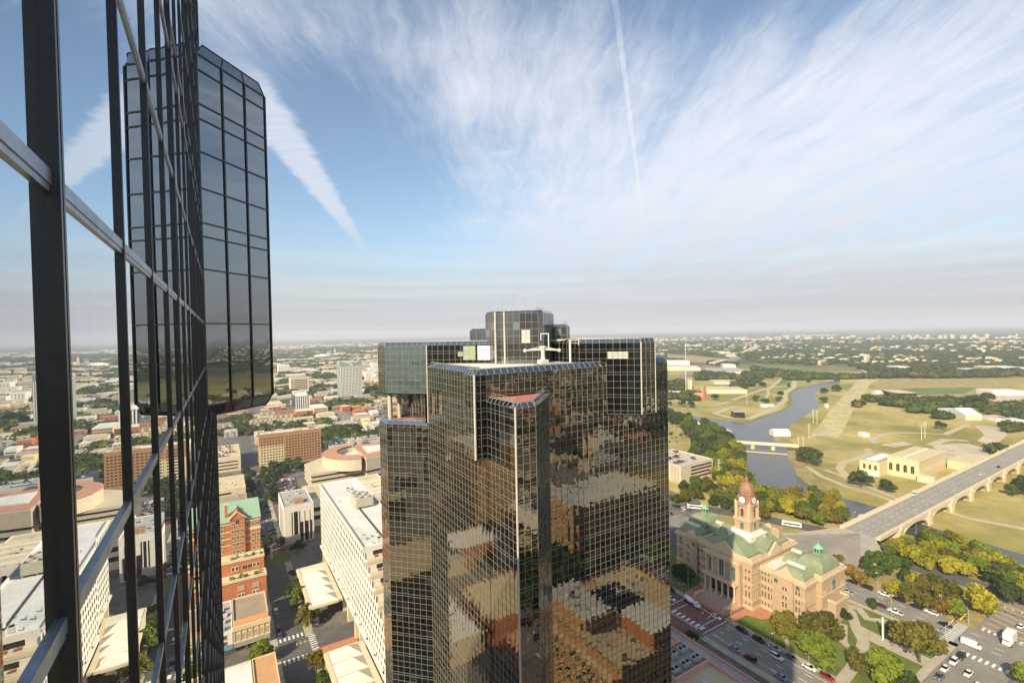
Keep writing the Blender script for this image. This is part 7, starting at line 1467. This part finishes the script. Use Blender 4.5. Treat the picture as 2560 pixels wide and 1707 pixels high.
def car_proto(kind, col):
    if (kind, col) in PROTO: return PROTO[kind, col]
    bs_, cs_, L = PROF[kind]; d = []
    q = MB(); loft(q, bs_); top = cs_; xs = [s for s in cs_]; hi = max(s[4] for s in cs_)
    ym = [s for s in cs_ if s[4] > hi-.1]; q.box(-ym[0][2]*.97, ym[0][2]*.97, ym[0][0]+.05, ym[-1][0]-.05, hi-.02, hi+.03)
    if kind == 'pickup': q.cur = 1; q.box(-.75, .75, -2.65, -.6, 1.0, 1.035)
    d.append(('body', q.mesh('car_body', [CM[col], M_TYRE], smooth=False), []))
    q = MB(); loft(q, cs_); d.append(('windows', q.mesh('car_windows', M_CGL), []))
    wm_ = MB(); wm_.tube((-.11, 0, 0), (.11, 0, 0), .34, 12); rim = MB(); rim.tube((-.12, 0, 0), (.12, 0, 0), .19, 8)
    wmesh = wm_.mesh('tyre', M_TYRE); rmesh = rim.mesh('rim', M_RIMC)
    for sx in (-1, 1):
        for yy_ in (-L*.3, L*.3): d.append(('wheel', wmesh, [('rim', rmesh)], (sx*.84, yy_, .34)))
    hl = MB(); hl.box(-.18, .18, -.04, .04, -.07, .07); hm = hl.mesh('headlight', M_HL); tl = MB(); tl.box(-.18, .18, -.04, .04, -.09, .09); tm = tl.mesh('taillight', M_TL)
    for sx in (-1, 1): d.append(('headlight', hm, [], (sx*.58, bs_[-1][0]+.0, .62 if kind == 'sedan' else .75))); d.append(('taillight', tm, [], (sx*.64, bs_[0][0]-.01, .72 if kind == 'sedan' else .9)))
    PROTO[kind, col] = d; return d
def car(x_, y_, head, kind='sedan', col='white', label=None, group=None, z=.18, full=True):
    """head: degrees, 0 = +Y, 90 = +X"""
    nm = {'sedan': 'parked_car', 'suv': 'parked_car', 'pickup': 'pickup_truck', 'van': 'van'}[kind]; cat = {'sedan': 'car', 'suv': 'car', 'pickup': 'pickup', 'van': 'van'}[kind]
    d = car_proto(kind, col)
    if full:
        r_ = bpy.data.objects.new(nm, None); C.objects.link(r_); r_.location = (x_, y_, z); r_.rotation_euler = (0, 0, -R(head)); tag(r_, label, cat, group)
        for it in d:
            o = bpy.data.objects.new(it[0], it[1]); C.objects.link(o); o.parent = r_
            if len(it) > 3: o.location = it[3]
            for s in it[2]: o2 = bpy.data.objects.new(s[0], s[1]); C.objects.link(o2); o2.parent = o
        return r_
    key = ('one', kind, col)
    if key not in PROTO:
        q = MB(); bs_, cs_, L = PROF[kind]; loft(q, bs_); q.cur = 1; loft(q, cs_); q.cur = 0; hi = max(s[4] for s in cs_); ym = [s for s in cs_ if s[4] > hi-.1]; q.box(-ym[0][2]*.97, ym[0][2]*.97, ym[0][0]+.05, ym[-1][0]-.05, hi-.02, hi+.03); q.cur = 2
        for sx in (-1, 1):
            for yy_ in (-L*.3, L*.3): q.tube((sx*.74, yy_, .34), (sx*.96, yy_, .34), .34, 8)
        PROTO[key] = q.mesh('car', [CM[col], M_CGL, M_TYRE])
    o = bpy.data.objects.new(nm, PROTO[key]); C.objects.link(o); o.location = (x_, y_, z); o.rotation_euler = (0, 0, -R(head)); return tag(o, label, cat, group)
for (x_, y_, hd, kd, cl, lb) in [(200.8, 143.5, 180, 'sedan', 'white', 'white saloon turning at the brick crossing'), (201.6, 130.5, 180, 'suv', 'black', 'black car at the kerb nearest the brick crossing'), (201.4, 122.5, 180, 'suv', 'black', 'second black car at the kerb below the courthouse lawn'), (201.8, 115.5, 180, 'sedan', 'silver', 'silver car at the kerb behind the two black ones'), (197, 112, 180, 'suv', 'white', 'white estate driving past the courthouse lawn'), (201.8, 108.3, 180, 'sedan', 'grey', 'dark grey car at the kerb at the shadow edge'), (201.9, 101.3, 180, 'sedan', 'white', 'bright white car at the sunlit kerb'), (202, 94.6, 180, 'suv', 'red', 'red car at the sunlit kerb, bottom of the picture'),
    (187, 125, 0, 'sedan', 'pale blue', 'pale blue saloon on the near kerb by the bench row'), (187, 117.5, 0, 'suv', 'dark red', 'dark red car on the near kerb'), (187, 105, 0, 'sedan', 'pale blue', 'pale blue saloon farther along the near kerb'), (187, 97.5, 0, 'sedan', 'black', 'black car on the near kerb at the picture bottom'), (195.5, 166, 180, 'sedan', 'white', 'white car waiting before the brick crossing'), (202, 172, 180, 'suv', 'black', 'black car beside the tree at the far courthouse lawn'),
    (290, 130, 0, 'sedan', 'white', 'white car parked behind the courthouse, farthest of the row'), (290, 123, 0, 'sedan', 'black', 'black car parked behind the courthouse, next to the farthest'), (290, 116, 0, 'suv', 'black', 'black car parked in the middle of the row by the autumn trees'), (290, 108.5, 0, 'sedan', 'white', 'white coupe parked under the yellow tree'), (290, 102, 0, 'suv', 'black', 'large black car parked under the autumn trees'), (289.8, 95, 0, 'sedan', 'black', 'black saloon two from the end of the tree row'), (289.8, 89, 0, 'suv', 'white', 'long white car at the end of the tree row'),
    (276, 98.5, 0, 'pickup', 'white', 'white pickup driving past the big olive tree'), (277, 120, 0, 'pickup', 'silver', 'silver pickup at the courthouse end'), (276.5, 105, 0, 'sedan', 'dark red', 'dark red car half hidden by the small tree'), (283, 82, 0, 'sedan', 'black', 'dark saloon approaching the big crosswalk'), (310, 63, 90, 'sedan', 'white', 'white car at the yellow hatching by the picture edge'), (261, 70.5, -90, 'suv', 'black', 'black car first in the queue at the lights'), (254.5, 71, -90, 'suv', 'white', 'white car second in the queue at the lights'), (246.5, 71.5, -90, 'sedan', 'white', 'white car third in the queue at the lights'), (250.5, 65.5, -90, 'sedan', 'white', 'white car in the inner lane beside the queue'), (239, 71, -90, 'sedan', 'grey', 'grey car last in the queue at the picture bottom'), (243, 61, -90, 'suv', 'white', 'white car at the bottom right edge of the junction'),
    (452, 149, -90, 'suv', 'white', 'white car alone on the near end of the viaduct'), (560, 138, 90, 'sedan', 'white', 'white car by the right parapet of the viaduct'), (600, 136, 90, 'sedan', 'black', 'black car farther along the viaduct'), (690, 150, -90, 'sedan', 'white', 'white car on the far viaduct'), (770, 138, 90, 'sedan', 'black', 'black car on the farthest visible stretch of viaduct'), (700, 137, 90, 'suv', 'white', 'white car behind the parapet on the far viaduct'),
    (20.2, 268, 0, 'suv', 'white', 'white car alone on the street below the red brick block'), (19.8, 251.5, 0, 'suv', 'dark red', 'dark red car at the kerb before the yellow front'), (19.9, 245.2, 0, 'sedan', 'blue', 'blue car at the kerb before the crossing'), (20.0, 203, 0, 'suv', 'white', 'white car at the bottom of the street'), (36.5, 247, 20, 'suv', 'white', 'white van-like car under the tented forecourt'), (40.5, 248, 20, 'suv', 'black', 'black car under the tented forecourt'), (20.2, 196, 0, 'sedan', 'silver', 'silver car behind the white one at the bottom of the street')]:
    if lb == 'x': continue
    o = car(x_, y_ if x_ < 400 else y_, hd, kd, cl, lb, z=ZD+.05 if x_ > 400 else .25); o.scale = (1.1,)*3
for i, (a, b, c, kd) in enumerate([(145, 275, 'white', 'suv'), (105, 262, 'black', 'suv'), (185, 288, 'grey', 'suv'), (50, 312, 'dark red', 'sedan'), (75, 255, 'black', 'sedan')]):
    x_, y_ = gp('E', a, b); car(x_, y_, 20, kd, c, '%s car on the bend behind the far courthouse wing, %s of five' % (c, ORD[i]))
# concrete mixer, buses, box truck
def box_part(t_, nm, M_, *bs_): q = MB(); [q.box(*b) for b in bs_]; return q.build(nm, M_, t_)
def vehicle(name, label, cat, x_, y_, head, z=.25):
    t_ = bpy.data.objects.new(name, None); C.objects.link(t_); ORG[t_] = (0, 0, 0); t_.location = (x_, y_, z); t_.rotation_euler = (0, 0, -R(head)); return tag(t_, label, cat)
def wheels(t_, ys, r_=.5, xw=1.1):
    for yy_ in ys:
        for sx in (-1, 1): q = MB(); q.tube((sx*(xw-.3), yy_, r_), (sx*xw, yy_, r_), r_, 14); w_ = q.build('wheel', M_TYRE, t_); q = MB(); q.tube((sx*(xw-.28), yy_, r_), (sx*(xw+.01), yy_, r_), r_*.5, 8); q.build('rim', M_RIMC, w_)
mx_ = vehicle('concrete_mixer', 'white concrete mixer truck crossing the brick street', 'truck', 200.2, 157, 180)
box_part(mx_, 'chassis', M_TYRE, (-.5, .5, -4.6, 4.0, .7, 1.0)); q = MB(); loft(q, [(2.0, 1.1, 1.0, .9, 2.7), (3.4, 1.1, 1.0, .9, 2.8), (3.9, 1.05, 1.0, .9, 1.9), (4.9, .95, .85, .9, 1.7)]); q.build('cab', CM['white'], mx_); box_part(mx_, 'windscreen', M_CGL, (-.9, .9, 3.42, 3.72, 1.95, 2.55)); wheels(mx_, (3.7, -1.6, -2.8))
q = MB(); pr = [(.5, -4.3), (1.0, -3.6), (1.25, -1.5), (1.15, 0), (.7, 1.6)]; n = 14; vs = [(r_*math.cos(6.2832*k/n), y_, 2.35-(y_+1.3)*.12+r_*math.sin(6.2832*k/n)) for r_, y_ in pr for k in range(n)]; q.add(vs, [(j*n+k, j*n+(k+1) % n, (j+1)*n+(k+1) % n, (j+1)*n+k) for j in range(4) for k in range(n)]+[tuple(range(n-1, -1, -1)), tuple(range(4*n, 5*n))]); q.build('drum', CM['white'], mx_)
box_part(mx_, 'chute', M_GREYC, (-.4, .4, -5.2, -4.2, 1.2, 2.6)); box_part(mx_, 'water_tank', CM['silver'], (-.9, .9, 1.65, 1.95, 1.1, 2.2))
for i, (x_, y_, hd, lb, c1_, c2_) in enumerate([(338.5, 181, 152, 'long white coach with a yellow flower emblem on the curved road', 'white', (.65, .35, .03)), (312, 240, 140, 'dark-roofed white bus on the bend behind the clock tower', 'white', (.03, .05, .10))]):
    bu = vehicle('bus', lb, 'bus', x_, y_, hd, .3); q = MB(); loft(q, [(-6, 1.2, 1.1, .45, 3.1), (-5.8, 1.27, 1.15, .4, 3.25), (5.6, 1.27, 1.15, .4, 3.25), (6, 1.2, 1.05, .5, 2.9)]); q.build('body', CM[c1_], bu)
    for sx in (-1, 1): box_part(bu, 'window_band', M_CGL, tuple(sorted((sx*1.26, sx*1.30)))+(-5.2, 5.0, 1.6, 2.5))
    box_part(bu, 'windscreen', M_CGL, (-1.0, 1.0, 5.9, 6.04, 1.3, 2.7)); wheels(bu, (-3.8, 3.9), .5, 1.28); em = mat('emblem_%d' % i, c2_, .5, .05, 1, coord='obj')
    if i == 0:
        for sx in (-1, 1):
            q = MB(); c0_ = (sx*1.31, -1.0, 1.25); q.add([c0_]+[(sx*1.31, -1.0+(.75 if k % 2 == 0 else .35)*math.cos(k*math.pi/6), 1.25+(.7 if k % 2 == 0 else .3)*math.sin(k*math.pi/6)) for k in range(12)], [(0, 1+k, 1+(k+1) % 12) for k in range(12)]+[(0, 1+(k+1) % 12, 1+k) for k in range(12)]); q.build('flower_emblem', em, bu)
    else: box_part(bu, 'dark_roof', em, (-1.0, 1.0, -5.2, 3.4, 3.25, 3.45))
tk_ = vehicle('box_truck', 'white box truck crossing the junction beside its long shadow', 'truck', 290, 62.5, -90, .25); tk_.scale = (1.25,)*3; box_part(tk_, 'cargo_box', CM['white'], (-1.25, 1.25, -3.6, 2.0, 1.0, 3.9)); q = MB(); loft(q, [(2.1, 1.1, 1.0, .6, 2.4), (3.0, 1.1, .95, .6, 2.4), (3.6, 1.05, .9, .6, 1.4)]); q.build('cab', CM['white'], tk_); box_part(tk_, 'windscreen', M_CGL, (-.9, .9, 2.95, 3.3, 1.5, 2.2)); box_part(tk_, 'chassis', M_TYRE, (-.5, .5, -3.5, 3.2, .6, 1.0)); wheels(tk_, (-2.2, 2.7), .45, 1.15)
va = vehicle('delivery_van', 'tall white van just past the big crosswalk', 'van', 274, 70.5, 180, .25); q = MB(); loft(q, [(-3.4, 1.05, .95, .4, 2.5), (1.6, 1.05, .95, .4, 2.6), (2.3, 1.0, .85, .4, 1.5), (3.1, .9, .75, .5, 1.1)]); q.build('body', CM['white'], va); box_part(va, 'windscreen', M_CGL, (-.85, .85, 1.7, 2.25, 1.5, 2.2)); wheels(va, (-2.2, 2.1), .4, 1.0)
# parking lots: rows of small cars
LC = ['white', 'silver', 'black', 'grey', 'red', 'blue', 'white', 'silver', 'black', 'dark red']; rgc = random.Random(3); NC = [0]; COL2 = {}
def lot(x0, x1, y0, y1, rows, step, where, z=.2, along='x', fillp=.8, full=False, cap=400):
    dy = (y1-y0)/max(1, rows)
    for r_ in range(rows):
        k = 0.0; L = (x1-x0) if along == 'x' else (y1-y0)
        n = int(L/step)
        for j in range(n):
            if rgc.random() > fillp: continue
            c = rgc.choice(LC); kd = rgc.choice(['sedan', 'suv', 'sedan', 'pickup'])
            if along == 'x': p = (x0+step*(j+.5), y0+dy*(r_+.5)); hd = 0
            else: p = (x0+((x1-x0)/rows)*(r_+.5), y0+step*(j+.5)); hd = 90
            if math.hypot(*p) < 1e9 and rtaken(p[0]-1, p[0]+1, p[1]-1, p[1]+1) and z < 1: continue
            car(*p, hd+rgc.choice((0, 180)), kd, c, '%s %s %s' % (c, {'sedan': 'saloon', 'suv': 'tall car', 'pickup': 'pickup'}[kd], where), '%s %ss %s' % (c, {'sedan': 'saloon', 'suv': 'tall car', 'pickup': 'pickup'}[kd], where), z=z, full=full); NC[0] += 1
def lotp(poly, rows_dx, where, n=40, z=.2): # lots read off the photograph
    pass
lot(46, 58, 438, 560, 2, 3.0, 'in the lot between the trees by the round building', along='y', fillp=.7)
lot(33.8, 38.5, 440, 560, 1, 6.0, 'along the tree-lined side of the street', along='y', fillp=.6); lot(19, 22, 352, 520, 1, 7.0, 'at the left kerb of the long street', along='y', fillp=.55); lot(26.5, 29.5, 352, 560, 1, 7.0, 'at the right kerb of the long street', along='y', fillp=.5)
lot(-38, 12, 584, 646, 4, 3.2, 'on the roof of the cream garage', z=14.9, fillp=.75); lot(108, 172, 580, 610, 2, 3.2, 'on the grey garage roof behind the round building', z=12.9, fillp=.85)
lot(100, 150, 622, 700, 4, 3.2, 'in the lot behind the brown slab hotel', fillp=.8)
lot(356, 395, 290, 331, 3, 3.2, 'on the roof deck of the concrete garage', z=15.8, fillp=.6)
lot(425, 470, 372, 400, 2, 3.4, 'in the near car park by the river lawn', fillp=.0) if False else None
for i, (a, b, c) in enumerate([(125, 990, 'black'), (155, 985, 'dark red'), (140, 1015, 'silver'), (165, 1020, 'grey'), (300, 1030, 'silver'), (108, 1018, 'black')]):
    x_, y_ = gp('C', a, b); car(x_, y_, 60, 'sedan', c, '%s car in the small riverside car park, %s of six' % (c, ORD[i]), full=False)
lot(150, 178, -114, -96, 1, 3.1, 'in the mirrored parking lot, back row', fillp=.8); lot(150, 182, -70, -60, 1, 3.1, 'in the mirrored parking lot, front row', fillp=.8); lot(112, 146, -70, -20, 4, 3.1, 'in the mirrored parking lot, inner rows', fillp=.8)
lot(168, 262, -62, -16, 6, 3.0, 'in the wide mirrored parking lot by the street', fillp=.75); lot(180, 234, -163, -124, 4, 3.1, 'on the mirrored garage roof', z=16.0, fillp=.7)
print('lot cars', NC[0])
q = MB(); cc = 0
for _ in range(900): # far car parks seen as glitter
    d = rgc.uniform(660, 1900); th = R(rgc.uniform(2, 17)); x_, y_ = d*math.sin(th), d*math.cos(th)
    x_ = round(x_/3.2)*3.2; y_ = round(y_/18)*18+rgc.choice((0, 5.2))
    if patchn(x_, y_, 90) < .5 or rtaken(x_-2, x_+2, y_-3, y_+3): continue
    q.cur = rgc.choice((0, 0, 1, 2, 3, 4)); q.box(x_-.9, x_+.9, y_-2.3, y_+2.3, .3, 1.0); q.cur = 5; q.box(x_-.75, x_+.75, y_-1.2, y_+.9, 1.0, 1.45)
tag(q.build('distant_cars', [CM['white'], CM['silver'], CM['black'], CM['grey'], CM['red'], M_CGL]), 'rows of cars in the far car parks of the town', 'cars', kind='stuff')
# ================================================================ street furniture and people
def lamp(x_, y_, h, label, grp='street lamps around the courthouse', arm=2.0, hd=0):
    t_ = thing('street_lamp', label, 'street lamp', (x_, y_, .1), grp); q = MB(); q.lathe(x_, y_, [(.25, .1), (.16, .5), (.09, .8), (.07, h)], 8); q.build('post', M_PIPE, t_)
    dx, dy = arm*math.sin(R(hd)), arm*math.cos(R(hd)); q = MB(); q.tube((x_, y_, h), (x_+dx, y_+dy, h+.3), .06, 5); q.build('arm', M_PIPE, t_); q = MB(); q.box(x_+dx-.3, x_+dx+.3, y_+dy-.3, y_+dy+.3, h+.15, h+.42); q.build('lamp_head', M_MACH, t_)
for i, (x_, y_, h, hd) in enumerate([(204.5, 164, 7, 270), (204.5, 150, 7, 270), (204.5, 138, 7, 270), (184.2, 140, 9, 90), (184.2, 136.5, 9, 90), (204.6, 103, 12, 270), (204.4, 117, 6, 270), (270.2, 120, 10, 90), (270.2, 98, 10, 90), (292.3, 112, 10, 270), (292.4, 86, 10, 270), (204.6, 166.5, 6, 270)]):
    lamp(x_, y_, h, '%s lamp post around the courthouse, counted from the brick crossing' % ORD[i], hd=hd)
for i, xx in enumerate(range(360, 900, 36)):
    lamp(xx, YB0+.2 if i % 2 else YB1-.2, 6+ZD, '%s lamp post on the viaduct parapet from the near end' % ORD[i], 'lamps on the viaduct', arm=1.2, hd=0 if i % 2 else 180)
def signal(x_, y_, L, hd, label):
    t_ = thing('traffic_signal', label, 'traffic light', (x_, y_, .1), 'mast-arm traffic lights'); q = MB(); q.tube((x_, y_, .1), (x_, y_, 7), .14, 8); q.build('pole', M_PIPE, t_); dx, dy = math.sin(R(hd)), math.cos(R(hd))
    q = MB(); q.tube((x_, y_, 6.2), (x_+dx*L, y_+dy*L, 6.6), .10, 6); q.build('mast_arm', M_PIPE, t_)
    for f in (.5, .75, .97): q = MB(); a, b = x_+dx*L*f, y_+dy*L*f; q.box(a-.2, a+.2, b-.2, b+.2, 5.8, 6.8); q.build('signal_head', mat('signal_yellow', (.60, .38, .04), .6, .05, 1), t_)
signal(269.8, 78, 9, 90, 'mast-arm traffic light with yellow heads by the big crosswalk'); signal(293, 76.5, 10, 270, 'mast-arm traffic light at the end of the tree strip'); signal(312, 57, 12, 0, 'mast-arm traffic light over the yellow hatching'); signal(184, 163, 6, 90, 'traffic light beside the far side of the brick crossing'); signal(31.5, 224.5, 7, 270, 'mast-arm traffic light at the hotel crossing'); signal(32, 240.5, 6, 0, 'traffic light at the near canopy corner')
t_ = thing('monument_post', 'tall white square post standing in the courthouse square', 'post', (247.5, 93, .1)); q = MB(); q.box(247.2, 247.8, 92.7, 93.3, .1, 10.5); q.build('shaft', M_WHT, t_); q = MB(); q.box(246.9, 248.1, 92.4, 93.6, .1, .5); q.build('plinth', M_GREYC, t_)
t_ = thing('flag_pole', 'slim flag pole beside the far front lawn of the courthouse', 'flag pole', (209, 166, .1)); q = MB(); q.tube((209, 166, .1), (209, 166, 15), .09, 6, .05); q.build('pole', M_MACH, t_); q = MB(); q.add([(209, 166, 14.8), (209, 166, 13.6), (209.4, 167.2, 13.2), (209.3, 167.4, 14.3), (209.05, 166, 14.8), (209.05, 166, 13.6), (209.45, 167.2, 13.2), (209.35, 167.4, 14.3)], [(0, 1, 2, 3), (7, 6, 5, 4)]); q.build('flag', CM['red'], t_)
t_ = thing('statue', 'dark statue on a pale plinth at the end of the lawn path', 'statue', (214, 118, .1)); q = MB(); q.box(213.3, 214.7, 117.3, 118.7, .1, 1.6); q.build('plinth', M_GREYC, t_); q = MB(); q.lathe(214, 118, [(.42, 1.6), (.34, 2.4), (.42, 2.9), (.30, 3.2), (.12, 3.3), (.16, 3.5), (.05, 3.7)], 8); q.build('figure', M_BLACK, t_)
def person(x_, y_, shirt, label, head=0, grp=None):
    me = bpy.data.meshes.new('body'); vs = [(0, 0, .95), (0, 0, 1.2), (0, 0, 1.42), (0, 0, 1.52), (0, .01, 1.66), (-.11, 0, .9), (-.12, .12, .5), (-.12, .05, .06), (.11, 0, .9), (.12, -.10, .5), (.12, -.22, .08), (-.2, 0, 1.40), (-.26, -.06, 1.12), (-.25, .08, .88), (.2, 0, 1.40), (.26, .05, 1.12), (.25, -.06, .88), (-.12, .2, .03), (.12, -.08, .03)]
    es = [(0, 1), (1, 2), (2, 3), (3, 4), (0, 5), (5, 6), (6, 7), (7, 17), (0, 8), (8, 9), (9, 10), (10, 18), (2, 11), (11, 12), (12, 13), (2, 14), (14, 15), (15, 16)]
    me.from_pydata(vs, es, []); me.materials.append(mat('cloth_'+shirt, {'dark': (.03, .03, .04), 'white': (.6, .6, .58), 'red': (.35, .04, .03), 'blue': (.06, .10, .25)}[shirt], .9, .1, 3, coord='obj'))
    o = bpy.data.objects.new('person', me); C.objects.link(o); o.location = (x_, y_, .18); o.rotation_euler = (0, 0, -R(head)); tag(o, label, 'person', grp)
    me.skin_vertices or o.modifiers.new('skin', 'SKIN'); md = o.modifiers[0] if o.modifiers else o.modifiers.new('skin', 'SKIN')
    rad = [.15, .15, .17, .06, .105, .09, .07, .05, .09, .07, .05, .06, .045, .04, .06, .045, .04, .04, .04]
    for i, r_ in enumerate(rad): me.skin_vertices[0].data[i].radius = (r_, r_*.8 if i < 3 else r_)
    me.skin_vertices[0].data[0].use_root = True; sb = o.modifiers.new('sub', 'SUBSURF'); sb.levels = 1; sb.render_levels = 1
    return o
for i, (x_, y_, c, lb, hd) in enumerate([(209, 161.5, 'dark', 'dark-clad person near the far end of the courthouse steps', 200), (206.5, 144, 'white', 'pale-shirted person crossing the plaza below the steps', 180), (204.8, 138.6, 'dark', 'dark-clad person at the corner of the brick crossing', 90), (211, 126, 'dark', 'dark-clad person walking on the lawn kerb', 170), (204.5, 141, 'red', 'red-clad person waiting at the kerb by the steps', 270), (33.4, 233, 'dark', 'dark-clad person on the brick corner by the hotel', 90), (38, 231, 'blue', 'blue-clad person on the brick pavement by the hotel', 90), (42, 322, 'dark', 'dark-clad person before the white hall entrance', 0), (258, 79, 'dark', 'dark-clad person on the pavement by the big olive tree', 60)]):
    person(x_, y_, c, lb, hd)
# bench row and newspaper racks on the near pavement by the retail podium
for i in range(6):
    y_ = 126-2.3*i; t_ = thing('bike_rack', 'low metal bicycle rack on the near pavement, %s of six' % ORD[i], 'bicycle rack', (183.2, y_, .15), 'bicycle racks on the near pavement'); q = MB(); [q.tube((182.6+.0, y_+k*.5, .15), (182.6, y_+k*.5, .95), .04, 4) or q.tube((183.8, y_+k*.5, .15), (183.8, y_+k*.5, .95), .04, 4) or q.tube((182.6, y_+k*.5, .95), (183.8, y_+k*.5, .95), .04, 4) for k in range(3)]; q.build('hoops', M_PIPE, t_)
# white banner stand and red plants by the oval lawn
t_ = thing('white_sculpture', 'slender white sculpture on the grass oval', 'sculpture', (23.5, 334, .2)); q = MB(); q.box(22.9, 24.1, 333.4, 334.6, .2, .8); q.build('plinth', M_GREYC, t_); q = MB(); q.lathe(23.5, 334, [(.8, .8), (.6, 4), (.9, 6), (.3, 8)], 6); q.build('blade', M_WHT, t_)
for i, (x_, y_) in enumerate(((31.5, 346), (44.5, 344.5))): q = MB(); [q.lathe(x_+random.uniform(-1.2, 1.2), y_+random.uniform(-2, 2), [(.3, .1), (.6, .6), (.5, 1.2), (.1, 1.7)], 6) for _ in range(12)]; tag(q.build('red_flower_bed', mat('red_flowers', (.40, .05, .03), .9, .3, 2)), 'bed of red flowers %s the white hall' % ('at the corner of', 'in the court of')[i], 'flower bed')
# ================================================================ air
hz = MB(); hz.box(-27900, 27900, -27900, 27900, -1.0, 300); hm = bpy.data.materials.new('haze_air'); hm.use_nodes = True; t = NT(hm.node_tree)
pv = t.node('ShaderNodeVolumePrincipled'); pv.inputs['Color'].default_value = (.86, .90, 1.0, 1); pv.inputs['Density'].default_value = 9.5e-5; pv.inputs['Anisotropy'].default_value = 0.0
o = t.node('ShaderNodeOutputMaterial'); t.con(pv.outputs[0], o.inputs['Volume']); tag(hz.build('haze', hm), 'thin pale haze over the plain', 'haze', kind='stuff')
# things that look alike still differ in place: name the nearest, second nearest ... of each kind
_by = {}
for o in list(bpy.data.objects):
    if o.parent is None and o.get('label') and not o.get('kind'): _by.setdefault(o['label'], []).append(o)
for lb, os_ in _by.items():
    if len(os_) < 2: continue
    os_.sort(key=lambda o: (o.location.x**2+o.location.y**2))
    for i, o in enumerate(os_): o['label'] = ('nearest ' if i == 0 else ordn(i)+'-nearest ')+lb
